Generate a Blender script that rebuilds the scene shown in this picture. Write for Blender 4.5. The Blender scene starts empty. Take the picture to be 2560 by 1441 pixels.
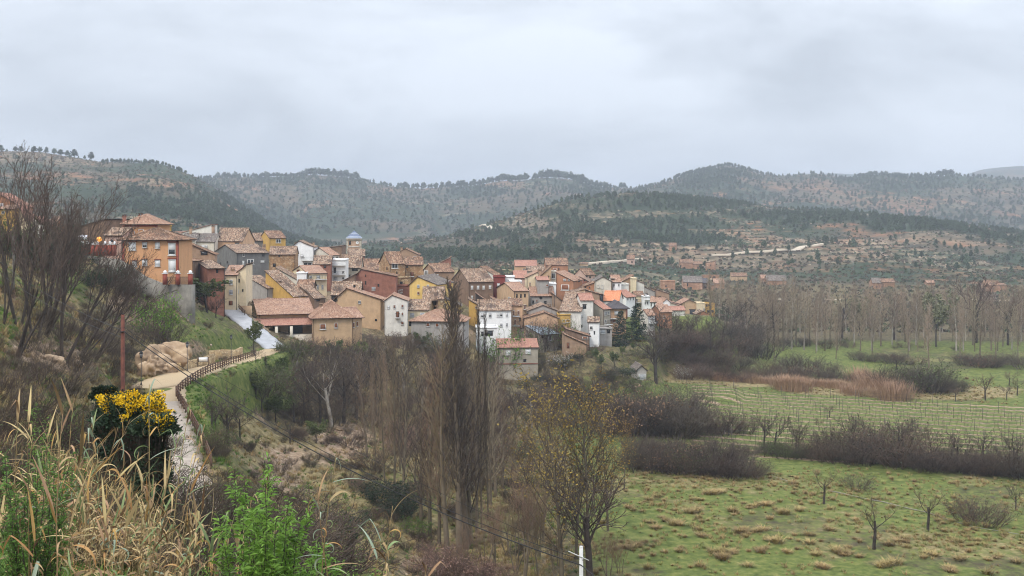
import bpy, math, random
import numpy as np
from mathutils import Vector, Euler, Matrix
F = 2745.0; HX = 1280.0; HY = 560.0
scene = bpy.context.scene
C = scene.collection
# ---------------------------------------------------------------- camera
cd = bpy.data.cameras.new('camera'); cam = bpy.data.objects.new('camera', cd); C.objects.link(cam)
cd.sensor_width = 36.0; cd.lens = 36.0 * F / 2560.0; cd.shift_y = -(720.5 - HY) / 2560.0
cd.clip_start = 0.3; cd.clip_end = 12000
cam.location = (0, 0, 0); cam.rotation_euler = (math.radians(90), 0, 0)
scene.camera = cam
# ---------------------------------------------------------------- world, sun, exposure
SUN_EL, SUN_AZ = math.radians(48), math.radians(215)      # soft light from behind, to one side
w = bpy.data.worlds.new("World"); scene.world = w; w.use_nodes = True
nt = w.node_tree; nt.nodes.clear()
def wn(t, **k):
    n = nt.nodes.new(t)
    for a, b in k.items(): setattr(n, a, b)
    return n
sky = wn('ShaderNodeTexSky', sky_type='NISHITA', sun_disc=False, sun_elevation=SUN_EL, sun_rotation=SUN_AZ)
tc = wn('ShaderNodeTexCoord'); mp = wn('ShaderNodeMapping')
mp.inputs['Scale'].default_value = (1.0, 1.0, 2.7); mp.inputs['Rotation'].default_value = (0.12, 0.25, 0.1)
nz = wn('ShaderNodeTexNoise'); nz.inputs['Scale'].default_value = 3.3; nz.inputs['Detail'].default_value = 7; nz.inputs['Roughness'].default_value = 0.56; nz.inputs['Distortion'].default_value = 0.35
cr = wn('ShaderNodeValToRGB')
cr.color_ramp.elements[0].position = 0.37; cr.color_ramp.elements[0].color = (0.49, 0.53, 0.587, 1)
cr.color_ramp.elements[1].position = 0.62; cr.color_ramp.elements[1].color = (0.74, 0.79, 0.865, 1)
L = nt.links.new
L(tc.outputs['Generated'], mp.inputs[0]); L(mp.outputs[0], nz.inputs['Vector']); L(nz.outputs['Fac'], cr.inputs[0])
sp = wn('ShaderNodeSeparateXYZ'); L(tc.outputs['Generated'], sp.inputs[0])
mr = wn('ShaderNodeMapRange', interpolation_type='SMOOTHSTEP'); L(sp.outputs['Z'], mr.inputs['Value'])
mr.inputs['From Min'].default_value = 0.0; mr.inputs['From Max'].default_value = 1.0
mr.inputs['To Min'].default_value = 6.3; mr.inputs['To Max'].default_value = 19.5     # an overcast dome is brighter towards the zenith
vm = wn('ShaderNodeVectorMath', operation='SCALE'); L(cr.outputs[0], vm.inputs[0]); L(mr.outputs[0], vm.inputs['Scale'])
mx = wn('ShaderNodeMixRGB'); mx.inputs[0].default_value = 0.95
L(sky.outputs[0], mx.inputs[1]); L(vm.outputs[0], mx.inputs[2])
bg = wn('ShaderNodeBackground'); bg.inputs['Strength'].default_value = 0.12
wo = wn('ShaderNodeOutputWorld'); L(mx.outputs[0], bg.inputs[0]); L(bg.outputs[0], wo.inputs[0])
sd = bpy.data.lights.new('sun', 'SUN'); sd.energy = 1.5; sd.angle = math.radians(14); sd.color = (1.0, 0.92, 0.81)
so = bpy.data.objects.new('sun', sd); C.objects.link(so)
so.rotation_euler = (math.radians(90) - SUN_EL, 0, -(SUN_AZ - math.radians(180)))
scene.view_settings.view_transform = 'Standard'; scene.view_settings.look = 'None'
scene.view_settings.exposure = 0.55; scene.view_settings.gamma = 1.0; scene.view_settings.use_curve_mapping = False
scene.cycles.max_bounces = 5; scene.cycles.diffuse_bounces = 2; scene.cycles.glossy_bounces = 2
scene.cycles.transparent_max_bounces = 4; scene.cycles.volume_bounces = 0; scene.cycles.caustics_reflective = False; scene.cycles.filter_width = 1.1
scene.cycles.use_denoising = True; scene.cycles.denoiser = 'OPENIMAGEDENOISE'; scene.cycles.denoising_input_passes = 'RGB_ALBEDO_NORMAL'; scene.cycles.denoising_prefilter = 'ACCURATE'

# ---------------------------------------------------------------- helpers
rng = np.random.default_rng(7); random.seed(7)
def tag(o, label=None, cat=None, group=None, kind=None):
    if label: o['label'] = label
    if cat: o['category'] = cat
    if group: o['group'] = group
    if kind: o['kind'] = kind
    return o
def empty(name, loc=(0,0,0), rot=(0,0,0), s=1.0):
    o = bpy.data.objects.new(name, None); o.empty_display_size = 0.5; C.objects.link(o)
    o.location = loc; o.rotation_euler = rot
    o.scale = (s, s, s) if not isinstance(s, tuple) else s
    return o
def put(name, me, parent=None, loc=(0,0,0), rot=(0,0,0), s=None, mat=None):
    o = bpy.data.objects.new(name, me); C.objects.link(o); o.parent = parent
    o.location = loc; o.rotation_euler = rot
    if s is not None: o.scale = s if isinstance(s, (tuple, list)) else (s, s, s)
    if mat is not None:
        ms = mat if isinstance(mat, (list, tuple)) else [mat]
        for i, m_ in enumerate(ms):
            if i < len(o.material_slots):
                o.material_slots[i].link = 'OBJECT'; o.material_slots[i].material = m_
    return o
def mk(name, V, faces, mats=(None,), midx=None, smooth=False, uv=None):
    """faces: list of int arrays (n,k)"""
    V = np.asarray(V, dtype=np.float32)
    me = bpy.data.meshes.new(name)
    fl = [np.asarray(f, dtype=np.int32) for f in faces if len(f)]
    tot = np.concatenate([np.full(len(f), f.shape[1]) for f in fl])
    loops = np.concatenate([f.ravel() for f in fl])
    start = np.concatenate([[0], np.cumsum(tot)[:-1]]).astype(np.int32)
    me.vertices.add(len(V)); me.vertices.foreach_set('co', V.ravel())
    me.loops.add(len(loops)); me.loops.foreach_set('vertex_index', loops)
    me.polygons.add(len(tot)); me.polygons.foreach_set('loop_start', start)
    for m_ in mats: me.materials.append(m_)
    if midx is not None: me.polygons.foreach_set('material_index', np.asarray(midx, dtype=np.int32))
    if smooth: me.polygons.foreach_set('use_smooth', np.ones(len(tot), dtype=bool))
    if uv is not None:
        l = me.uv_layers.new(name='UVMap'); l.data.foreach_set('uv', np.asarray(uv, dtype=np.float32)[loops].ravel())
    me.update(calc_edges=True)
    return me
BOXF = np.array([[0,1,2,3],[7,6,5,4],[0,4,5,1],[1,5,6,2],[2,6,7,3],[3,7,4,0]])
class MB:
    """collects simple shapes into one mesh"""
    def __init__(s): s.v = []; s.q = []; s.t = []; s.n = 0; s.mq = []; s.mt = []
    def quads(s, V, Q, m=0):
        s.v.append(np.asarray(V, float)); s.q.append(np.asarray(Q) + s.n); s.mq += [m] * len(Q); s.n += len(V)
    def tris(s, V, T, m=0):
        s.v.append(np.asarray(V, float)); s.t.append(np.asarray(T) + s.n); s.mt += [m] * len(T); s.n += len(V)
    def box(s, a, b, m=0):
        x0,y0,z0 = a; x1,y1,z1 = b
        s.quads([(x0,y0,z0),(x0,y1,z0),(x1,y1,z0),(x1,y0,z0),(x0,y0,z1),(x0,y1,z1),(x1,y1,z1),(x1,y0,z1)], BOXF, m)
    def tube(s, p, r, n=6, m=0, cap=True):
        p = [Vector(a) for a in p]; r = r if isinstance(r, (list, tuple)) else [r] * len(p)
        V = []
        for i, a in enumerate(p):
            d = (p[min(i+1, len(p)-1)] - p[max(i-1, 0)]).normalized()
            e = d.cross(Vector((0.3, 1, 0.1)) if abs(d.y) < .9 else Vector((1, 0, 0))).normalized(); g = d.cross(e)
            for k in range(n):
                t = 2 * math.pi * k / n; V.append(a + (e * math.cos(t) + g * math.sin(t)) * r[i])
        Q = [(i*n+k, i*n+(k+1)%n, (i+1)*n+(k+1)%n, (i+1)*n+k) for i in range(len(p)-1) for k in range(n)]
        T = []
        if cap:
            V += [p[0], p[-1]]; a, b = len(p)*n, len(p)*n+1
            T = [(a, (k+1)%n, k) for k in range(n)] + [(b, (len(p)-1)*n+k, (len(p)-1)*n+(k+1)%n) for k in range(n)]
        base = s.n; s.quads(V, Q, m)
        if T: s.t.append(np.array(T) + base); s.mt += [m] * len(T)
    def mesh(s, name, mats, smooth=False):
        return mk(name, np.concatenate(s.v), ([np.concatenate(s.q)] if s.q else []) + ([np.concatenate(s.t)] if s.t else []), mats, s.mq + s.mt, smooth)
def hsh(ix, iy, sd):
    h = (ix.astype(np.int64) * 374761393 + iy.astype(np.int64) * 668265263 + sd * 1442695041) & 0xffffffff
    h = ((h ^ (h >> 13)) * 1274126177) & 0xffffffff
    return ((h ^ (h >> 16)) & 0xffff) / 65535.0
def vn(x, y, sd=0):
    x = np.asarray(x, float); y = np.asarray(y, float)
    ix = np.floor(x); iy = np.floor(y); fx = x - ix; fy = y - iy
    fx = fx*fx*(3-2*fx); fy = fy*fy*(3-2*fy)
    a = hsh(ix, iy, sd); b = hsh(ix+1, iy, sd); c = hsh(ix, iy+1, sd); d = hsh(ix+1, iy+1, sd)
    return (a*(1-fx)+b*fx)*(1-fy) + (c*(1-fx)+d*fx)*fy
def fbm(x, y, sd=0, o=4):
    s = 0; a = 0.5
    for i in range(o): s = s + a * (vn(x*2**i, y*2**i, sd+i*17) - 0.5) * 2; a *= 0.5
    return s
def sm(a, b, x): t = np.clip((x-a)/(b-a), 0, 1); return t*t*(3-2*t)

# ---------------------------------------------------------------- materials
MATS = {}
def M(name, c1, c2=None, scale=1.0, rough=0.9, c3=None, bump=0.0, stretch=(1,1,1), detail=4, coord='Object', rnd=0.0, lo=0.35, hi=0.65, spec=0.25, c4=None, bscale=None, streak=0.0, trans=0.0, patch=0.0):
    if name in MATS: return MATS[name]
    m = bpy.data.materials.new(name); m.use_nodes = True; t = m.node_tree; N = t.nodes; N.clear(); l = t.links.new
    o = N.new('ShaderNodeOutputMaterial'); b = N.new('ShaderNodeBsdfPrincipled'); l(b.outputs[0], o.inputs[0])
    b.inputs['Roughness'].default_value = rough; b.inputs['Specular IOR Level'].default_value = spec
    c2 = c2 or tuple(v*0.75 for v in c1)
    cc = N.new('ShaderNodeTexCoord'); mpn = N.new('ShaderNodeMapping'); mpn.inputs['Scale'].default_value = stretch
    l(cc.outputs[coord], mpn.inputs[0])
    n = N.new('ShaderNodeTexNoise'); n.inputs['Scale'].default_value = scale; n.inputs['Detail'].default_value = detail; n.inputs['Roughness'].default_value = 0.6
    l(mpn.outputs[0], n.inputs['Vector'])
    r = N.new('ShaderNodeValToRGB'); e = r.color_ramp.elements
    e[0].position = lo; e[0].color = (*c2, 1); e[1].position = hi; e[1].color = (*c1, 1)
    if c3: x = e.new((lo+hi)/2); x.color = (*c3, 1)
    if c4: x = e.new(min(hi+0.1, 1)); x.color = (*c4, 1)
    l(n.outputs['Fac'], r.inputs[0]); col = r.outputs[0]
    if streak:
        mp2 = N.new('ShaderNodeMapping'); mp2.inputs['Scale'].default_value = (.55, .55, 0.22); l(cc.outputs['Object'], mp2.inputs[0])
        n2 = N.new('ShaderNodeTexNoise'); n2.inputs['Scale'].default_value = 1.4; n2.inputs['Detail'].default_value = 9; n2.inputs['Roughness'].default_value = .7; l(mp2.outputs[0], n2.inputs['Vector'])
        mr2 = N.new('ShaderNodeMapRange'); mr2.inputs['From Min'].default_value = 0.35; mr2.inputs['From Max'].default_value = 0.7
        mr2.inputs['To Min'].default_value = 1.0 - streak*.75; mr2.inputs['To Max'].default_value = 1.08; l(n2.outputs['Fac'], mr2.inputs['Value'])
        v2 = N.new('ShaderNodeVectorMath'); v2.operation = 'SCALE'; l(col, v2.inputs[0]); l(mr2.outputs[0], v2.inputs['Scale']); col = v2.outputs[0]
    if patch:
        n4 = N.new('ShaderNodeTexNoise'); n4.inputs['Scale'].default_value = .55; n4.inputs['Detail'].default_value = 8; n4.inputs['Roughness'].default_value = .7
        oi4 = N.new('ShaderNodeObjectInfo'); ad4 = N.new('ShaderNodeVectorMath'); ad4.operation = 'ADD'; sc4 = N.new('ShaderNodeMath'); sc4.operation = 'MULTIPLY'; sc4.inputs[1].default_value = 90; l(oi4.outputs['Random'], sc4.inputs[0]); l(cc.outputs['Object'], ad4.inputs[0]); l(sc4.outputs[0], ad4.inputs[1]); l(ad4.outputs[0], n4.inputs['Vector'])
        mr4 = N.new('ShaderNodeMapRange'); mr4.inputs['From Min'].default_value = .60; mr4.inputs['From Max'].default_value = .66; mr4.inputs['To Max'].default_value = patch; l(n4.outputs['Fac'], mr4.inputs['Value'])
        mx4 = N.new('ShaderNodeMixRGB'); l(mr4.outputs[0], mx4.inputs[0]); l(col, mx4.inputs[1]); mx4.inputs[2].default_value = (c1[0]*.35+.10, c1[1]*.35+.06, c1[2]*.35+.03, 1); col = mx4.outputs[0]
    if rnd:
        oi = N.new('ShaderNodeObjectInfo'); m1 = N.new('ShaderNodeMapRange')
        m1.inputs['To Min'].default_value = 1 - rnd; m1.inputs['To Max'].default_value = 1 + rnd; l(oi.outputs['Random'], m1.inputs['Value'])
        hs = N.new('ShaderNodeHueSaturation'); l(m1.outputs[0], hs.inputs['Value']); l(col, hs.inputs['Color'])
        m2 = N.new('ShaderNodeMapRange'); m2.inputs['To Min'].default_value = 0.5 - rnd*0.05; m2.inputs['To Max'].default_value = 0.5 + rnd*0.05
        ml = N.new('ShaderNodeMath'); ml.operation = 'FRACT'; mm = N.new('ShaderNodeMath'); mm.operation = 'MULTIPLY'; mm.inputs[1].default_value = 7.31
        l(oi.outputs['Random'], mm.inputs[0]); l(mm.outputs[0], ml.inputs[0]); l(ml.outputs[0], m2.inputs['Value']); l(m2.outputs[0], hs.inputs['Hue'])
        col = hs.outputs[0]
    l(col, b.inputs['Base Color'])
    if bump:
        bp = N.new('ShaderNodeBump'); bp.inputs['Strength'].default_value = bump; bp.inputs['Distance'].default_value = 0.1
        if bscale:
            n3 = N.new('ShaderNodeTexNoise'); n3.inputs['Scale'].default_value = bscale; n3.inputs['Detail'].default_value = 4; l(cc.outputs[coord], n3.inputs['Vector']); l(n3.outputs['Fac'], bp.inputs['Height'])
        else: l(n.outputs['Fac'], bp.inputs['Height'])
        l(bp.outputs[0], b.inputs['Normal'])
    if trans:
        tr = N.new('ShaderNodeBsdfTranslucent'); l(col, tr.inputs[0]); ms = N.new('ShaderNodeMixShader'); ms.inputs[0].default_value = trans
        l(b.outputs[0], ms.inputs[1]); l(tr.outputs[0], ms.inputs[2]); l(ms.outputs[0], o.inputs[0])
    MATS[name] = m; return m
def plaster(name, c, streak=0.22, var=0.86):
    return M(name, c, tuple(v*var for v in c), scale=0.9, rough=0.92, bump=0.15, streak=streak, detail=6, bscale=8, patch=min(.75, streak*3.2-.3) if streak > .13 else 0)
def stone(name, c1, c2, c3, mortar, scale=1.8, flat=1.6):
    m = bpy.data.materials.new(name); m.use_nodes = True; t = m.node_tree; N = t.nodes; l = t.links.new
    b = N['Principled BSDF']; b.inputs['Roughness'].default_value = 0.95; b.inputs['Specular IOR Level'].default_value = 0.15
    cc = N.new('ShaderNodeTexCoord'); mpn = N.new('ShaderNodeMapping'); mpn.inputs['Scale'].default_value = (1, 1, flat); l(cc.outputs['Object'], mpn.inputs[0])
    v = N.new('ShaderNodeTexVoronoi'); v.inputs['Scale'].default_value = scale; l(mpn.outputs[0], v.inputs['Vector'])
    ve = N.new('ShaderNodeTexVoronoi'); ve.feature = 'DISTANCE_TO_EDGE'; ve.inputs['Scale'].default_value = scale; l(mpn.outputs[0], ve.inputs['Vector'])
    sx = N.new('ShaderNodeSeparateXYZ'); l(v.outputs['Color'], sx.inputs[0])
    r = N.new('ShaderNodeValToRGB'); e = r.color_ramp.elements; e[0].color = (*c1, 1); e[1].color = (*c2, 1); x = e.new(0.5); x.color = (*c3, 1); l(sx.outputs[0], r.inputs[0])
    g = N.new('ShaderNodeMapRange'); g.inputs['From Max'].default_value = 0.08; l(ve.outputs['Distance'], g.inputs['Value'])
    mxx = N.new('ShaderNodeMixRGB'); l(g.outputs[0], mxx.inputs[0]); mxx.inputs[1].default_value = (*mortar, 1); l(r.outputs[0], mxx.inputs[2])
    n = N.new('ShaderNodeTexNoise'); n.inputs['Scale'].default_value = 0.5; n.inputs['Detail'].default_value = 5; l(cc.outputs['Object'], n.inputs['Vector'])
    mm = N.new('ShaderNodeMapRange'); mm.inputs['From Min'].default_value = .3; mm.inputs['From Max'].default_value = .7; mm.inputs['To Min'].default_value = 0.65; mm.inputs['To Max'].default_value = 1.15; l(n.outputs['Fac'], mm.inputs['Value'])
    vs = N.new('ShaderNodeVectorMath'); vs.operation = 'SCALE'; l(mxx.outputs[0], vs.inputs[0]); l(mm.outputs[0], vs.inputs['Scale']); l(vs.outputs[0], b.inputs['Base Color'])
    bp = N.new('ShaderNodeBump'); bp.inputs['Strength'].default_value = 0.6; bp.inputs['Distance'].default_value = 0.08; l(g.outputs[0], bp.inputs['Height']); l(bp.outputs[0], b.inputs['Normal'])
    MATS[name] = m; return m
def tiles(name, cols, moss, grime=0.3):
    """clay tiles: each tile (a UV cell) has its own colour; lichen and dirt over it"""
    m = bpy.data.materials.new(name); m.use_nodes = True; t = m.node_tree; N = t.nodes; l = t.links.new
    b = N['Principled BSDF']; b.inputs['Roughness'].default_value = 0.85; b.inputs['Specular IOR Level'].default_value = 0.2
    uv = N.new('ShaderNodeUVMap'); mpn = N.new('ShaderNodeMapping'); mpn.inputs['Scale'].default_value = (4.6, 2.6, 1); l(uv.outputs[0], mpn.inputs[0])
    fl = N.new('ShaderNodeVectorMath'); fl.operation = 'FLOOR'; l(mpn.outputs[0], fl.inputs[0])
    oi = N.new('ShaderNodeObjectInfo'); ad = N.new('ShaderNodeVectorMath'); ad.operation = 'ADD'; l(fl.outputs[0], ad.inputs[0])
    mo = N.new('ShaderNodeMath'); mo.operation = 'MULTIPLY'; mo.inputs[1].default_value = 517.3; l(oi.outputs['Random'], mo.inputs[0]); l(mo.outputs[0], ad.inputs[1])
    wnn = N.new('ShaderNodeTexWhiteNoise'); wnn.noise_dimensions = '2D'; l(ad.outputs[0], wnn.inputs['Vector'])
    r = N.new('ShaderNodeValToRGB'); e = r.color_ramp.elements; k = len(cols)
    e[0].color = (*cols[0], 1); e[1].color = (*cols[-1], 1)
    for i in range(1, k-1): x = e.new(i/(k-1)); x.color = (*cols[i], 1)
    l(wnn.outputs['Value'], r.inputs[0])
    cc = N.new('ShaderNodeTexCoord'); n = N.new('ShaderNodeTexNoise'); n.inputs['Scale'].default_value = 0.45; n.inputs['Detail'].default_value = 7; n.inputs['Roughness'].default_value = .65; l(cc.outputs['Object'], n.inputs['Vector'])
    rr = N.new('ShaderNodeMapRange'); rr.inputs['From Min'].default_value = .5; rr.inputs['From Max'].default_value = .72; rr.inputs['To Max'].default_value = grime*2; l(n.outputs['Fac'], rr.inputs['Value'])
    mxx = N.new('ShaderNodeMixRGB'); l(rr.outputs[0], mxx.inputs[0]); l(r.outputs[0], mxx.inputs[1]); mxx.inputs[2].default_value = (*moss, 1)
    l(mxx.outputs[0], b.inputs['Base Color'])
    MATS[name] = m; return m
TOLD = tiles('old_tiles', [(.06,.04,.03),(.14,.085,.055),(.21,.13,.085),(.29,.18,.12),(.36,.25,.17),(.19,.13,.10),(.50,.40,.30)], (.07,.055,.045), .4)
TBRN = tiles('brown_tiles', [(.07,.045,.035),(.15,.08,.05),(.22,.12,.075),(.28,.16,.10),(.40,.29,.20)], (.08,.06,.045), .45)
TPNK = tiles('pink_tiles', [(.19,.105,.07),(.29,.165,.11),(.37,.225,.155),(.27,.16,.11),(.44,.31,.235)], (.15,.09,.075), .3)
TRED = tiles('red_tiles', [(.24,.11,.08),(.34,.165,.12),(.40,.22,.16),(.29,.15,.11)], (.22,.12,.09), .35)
TORG = tiles('orange_tiles', [(.48,.17,.08),(.55,.22,.11),(.58,.25,.14)], (.35,.15,.08), .15)
TGRY = tiles('grey_tiles', [(.07,.06,.055),(.14,.115,.10),(.20,.17,.145),(.11,.085,.075),(.32,.28,.24)], (.09,.085,.075), .4)
TSLT = tiles('slate_tiles', [(.07,.065,.07),(.10,.09,.095),(.085,.075,.08)], (.12,.09,.08), .2)
METAL = M('blue_grey_metal', (.30,.37,.43), (.26,.33,.39), scale=.6, rough=.45, spec=.5)
WALLS = {
 'orange': plaster('wall_orange', (.61,.33,.17), .12, .92), 'white': plaster('wall_white', (.82,.82,.81), .12, .93), 'cream': plaster('wall_cream', (.76,.63,.43)),
 'pale': plaster('wall_pale', (.68,.62,.52)), 'tan': plaster('wall_tan', (.56,.385,.235), .22), 'brown': plaster('wall_brown', (.40,.265,.175), .3, .78), 'umber': plaster('wall_umber', (.27,.175,.12), .35, .7),
 'grey': plaster('wall_grey', (.19,.185,.18), .4, .75), 'lgrey': plaster('wall_light_grey', (.40,.37,.34), .3, .8), 'beige': plaster('wall_beige', (.44,.39,.31), .3, .85),
 'yellow': plaster('wall_yellow', (.72,.50,.17), .15), 'ochre': plaster('wall_ochre', (.58,.36,.10), .25), 'peach': plaster('wall_peach', (.62,.39,.24), .2), 'pink': plaster('wall_pink', (.56,.38,.31), .2),
 'red': M('wall_red_brick', (.35,.155,.105), (.24,.10,.07), scale=1.2, bump=.2, streak=.3, detail=7), 'dred': plaster('wall_dark_red', (.22,.05,.04), .15), 'rust': plaster('wall_rust', (.42,.20,.11), .22),
 'stone': stone('wall_stone', (.34,.20,.10), (.52,.38,.24), (.42,.24,.12), (.20,.13,.08)), 'rubble': stone('wall_rubble', (.42,.30,.16), (.62,.50,.32), (.30,.19,.10), (.16,.12,.08), 1.3),
 'adobe': stone('wall_adobe', (.46,.27,.17), (.55,.36,.25), (.40,.22,.14), (.36,.22,.15), .8), 'dark': plaster('wall_dark', (.07,.055,.05), .3, .7), 'palew': plaster('wall_off_white', (.74,.71,.65)),
}
ROOFS = {'old': TOLD, 'brn': TBRN, 'pnk': TPNK, 'red': TRED, 'org': TORG, 'gry': TGRY, 'slt': TSLT, 'met': METAL}
TRIMR = M('trim_red', (.30,.075,.045), (.24,.06,.04), scale=2, rough=.8)
DARKW = M('dark_wood', (.06,.04,.03), (.035,.025,.02), scale=2, stretch=(1,1,.2)); BRWN = M('brown_wood', (.26,.10,.05), (.18,.07,.035), scale=2)
GLASS = M('window_glass', (.035,.04,.045), (.02,.022,.026), scale=1, rough=.12, spec=.6)
SHUT = M('white_shutter', (.72,.72,.72), (.66,.66,.67), scale=3, rough=.6, stretch=(.1,.1,14)); FRM = M('window_frame_white', (.7,.69,.66), rough=.6)
GSHUT = M('grey_shutter', (.40,.41,.42), (.33,.34,.36), scale=3, rough=.6, stretch=(.1,.1,14)); BLK = M('black_iron', (.025,.025,.027), rough=.5)
CONC = M('concrete', (.27,.25,.215), (.15,.14,.12), scale=.5, streak=.35, detail=7, bump=.2); EAVE = M('eave_dark', (.09,.055,.04), (.06,.04,.03), scale=2)
BARK = M('grey_bark', (.17,.14,.12), (.07,.055,.05), scale=3, rnd=.25, stretch=(1,1,.3)); 
# ---------------------------------------------------------------- terrain
def cols_interp(xs, vals, q): return np.interp(q, xs, vals)
PROF = {   # at each azimuth column: (distance, picture row of the ground) ; a negative second value is a height
 -900: [(1,-1.7),(6,-2.2),(15,-3.5),(32,-4),(60,-3),(100,-.5),(150,-.2),(250,-1),(350,-3),(450,-12),(560,-20)],
 -300: [(1,-1.7),(6,-2.4),(15,-4.6),(32,-5.8),(60,-7),(80,-6),(100,-4),(130,-2),(160,-1.5),(250,-1.5),(350,-3.4),(450,-12),(560,-21)],
 0:    [(1,-1.7),(6,-2.8),(15,-5.2),(25,-6.3),(32,-6.9),(42,-9),(60,-11),(80,-10),(100,-7),(130,-4.7),(160,-3),(200,590),(250,588),(350,592),(450,-12),(560,-22)],
 150:  [(1,-1.7),(6,-3),(15,-5.4),(25,-6.6),(32,-7.3),(45,-11),(60,-13),(80,-14),(100,-13),(120,-11),(150,-8.5),(175,-5),(190,-4),(250,603),(350,603),(450,-13),(560,-22)],
 300:  [(1,-1.7),(6,-3),(15,-5.6),(25,-6.9),(32,-7.7),(45,-12),(60,-15.3),(80,-16.8),(100,-17.8),(115,-18),(130,-18.3),(145,-18.8),(156,-15.5),(170,-11.8),(183,-9.2),(190,-7.5),(250,630),(330,620),(430,-13),(560,-22)],
 430:  [(1,-1.7),(6,-3),(15,-6),(32,-9),(50,-14),(65,-16.6),(80,-17.6),(100,-18),(118,-18.5),(140,-19.8),(156,-20.3),(163,-17),(175,-14),(185,-12.6),(192,-10),(230,-10),(260,645),(330,622),(430,-14),(560,-22)],
 520:  [(1,-1.7),(6,-3),(15,-6.3),(32,-10.3),(50,-15.5),(68,-19),(84,-20),(100,-23),(120,-24),(140,-23.5),(152,-20.6),(165,-20.6),(176,-17.8),(195,-16.9),(215,-16.9),(245,-16.3),(270,-13),(310,-9.5),(350,-10),(430,-16),(560,-22)],
 600:  [(1,-1.7),(6,-3),(15,-6.5),(32,-11.5),(50,-17),(68,-21.8),(88,-25.3),(110,-27.7),(130,-27.9),(150,-26.8),(163,-24),(171,-21.4),(180,-21),(195,-19.6),(215,-18.3),(240,-17),(270,-15.5),(310,-13),(350,-11.5),(420,-16),(560,-22)],
 690:  [(1,-1.7),(6,-3),(15,-6.6),(32,-12),(50,-18),(70,-23),(92,-27),(115,-30),(140,-31),(170,-30.5),(190,-27.5),(203,-23),(215,-22.6),(240,-20.5),(280,-18.5),(330,-15),(380,-13.5),(450,-17),(560,-22)],
 780:  [(1,-1.7),(6,-3),(15,-6.7),(32,-12.4),(50,-18.4),(75,-24.6),(98,-28.8),(123,-31.4),(150,-32.4),(180,-32),(203,-28.5),(216,-23.4),(240,-21.6),(280,-19.6),(330,-17.5),(400,-15),(470,-17),(560,-22)],
 900:  [(1,-1.7),(6,-3),(15,-6.8),(32,-13),(50,-19),(70,-24.8),(90,-29),(112,-32.2),(135,-33.9),(160,-34.4),(190,-33.5),(212,-29.8),(228,-26),(260,-23.5),(300,-21.5),(350,-19.5),(410,-16.5),(470,-17),(560,-23)],
 1100: [(1,-1.7),(6,-3),(15,-7),(32,-14.5),(50,-21),(75,-29),(100,-35),(115,-36.3),(150,-36.6),(190,-36),(220,-33.5),(245,-29.5),(265,-26.5),(300,-24),(350,-21),(420,-18.5),(480,-18),(560,-23)],
 1300: [(1,-1.7),(6,-3),(15,-7.2),(32,-15.5),(50,-22.5),(80,-31.5),(100,-36),(120,-36.9),(200,-36.9),(245,-35.5),(275,-31.8),(300,-29.2),(340,-26.5),(400,-23.5),(480,-21.5),(560,-21)],
 1500: [(1,-1.7),(6,-3),(15,-7.2),(32,-15.5),(50,-22.5),(80,-32),(100,-36.6),(120,-37.2),(255,-37.2),(285,-36),(310,-32.6),(350,-29.2),(410,-27),(470,-26),(540,-24.5),(560,-24)],
 1700: [(1,-1.7),(6,-3),(15,-7.2),(32,-15.5),(50,-22.5),(80,-32),(100,-36.8),(120,-37.5),(300,-37.5),(340,-37),(370,-35.8),(420,-34.5),(480,-33),(530,-31.5),(560,-31)],
 1900: [(1,-1.7),(6,-3),(15,-7.2),(32,-15.5),(50,-22.5),(80,-32),(100,-36.8),(120,-37.8),(400,-38),(450,-37),(500,-34.5),(560,-31)],
 2560: [(1,-1.7),(6,-3),(15,-7.2),(32,-15.5),(50,-22.5),(80,-32),(100,-36.8),(120,-38),(400,-38.2),(450,-37.2),(500,-35),(560,-31)],
 3500: [(1,-1.7),(6,-3),(15,-7.2),(32,-15.5),(50,-22.5),(80,-32),(100,-36.8),(120,-38),(400,-38.2),(450,-37.2),(500,-35),(560,-31)],
}
pxs = np.arange(-900, 3501, 8.0)
Ds = np.unique(np.concatenate([np.geomspace(1, 20, 30), np.geomspace(20, 80, 60), np.arange(80, 260, 1.0), np.geomspace(260, 560, 110)]))
def colprof(p, D):
    d = [a for a, b in p]; z = [b if b < 0 else (HY - b) * a / F for a, b in p]
    return np.interp(np.log(D), np.log(d), z)
keys = sorted(PROF); KZ = np.array([colprof(PROF[k], Ds) for k in keys])
def blur(a, n, ax):
    k = np.hanning(n + 2)[1:-1]; k /= k.sum()
    pad = [(0, 0), (0, 0)]; pad[ax] = (n // 2, n // 2); a = np.pad(a, pad, mode='edge')
    return np.apply_along_axis(lambda v: np.convolve(v, k, 'valid'), ax, a)
ZN = np.array([np.interp(pxs, keys, KZ[:, j]) for j in range(len(Ds))]).T      # (px, D)
ZN = blur(ZN, 9, 0)
ZN[:, 60:] = blur(ZN, 5, 1)[:, 60:]
PX, DD = np.meshgrid(pxs, Ds, indexing='ij'); XX = (PX - HX) / F * DD
amp = np.clip((DD - 6) / 60, 0, 1) * np.where(PX > 1350, np.where(DD > 110, .10, .5), 1.0)
ZN = ZN + amp * (fbm(XX/9, DD/9, 3, 4) * 0.7 + fbm(XX/2.2, DD/2.2, 9, 2) * 0.22)
def zat(px, D, Z=None):
    Z = ZN if Z is None else Z
    i = np.clip((px + 900) / 8.0, 0, len(pxs) - 1.001); j = np.clip(np.interp(D, Ds, np.arange(len(Ds))), 0, len(Ds) - 1.001)
    a = int(i); b = int(j); u = i - a; v = j - b
    return (Z[a,b]*(1-u)+Z[a+1,b]*u)*(1-v) + (Z[a,b+1]*(1-u)+Z[a+1,b+1]*u)*v
def W(px, py, D): return Vector(((px - HX) / F * D, D, (HY - py) / F * D))
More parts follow.
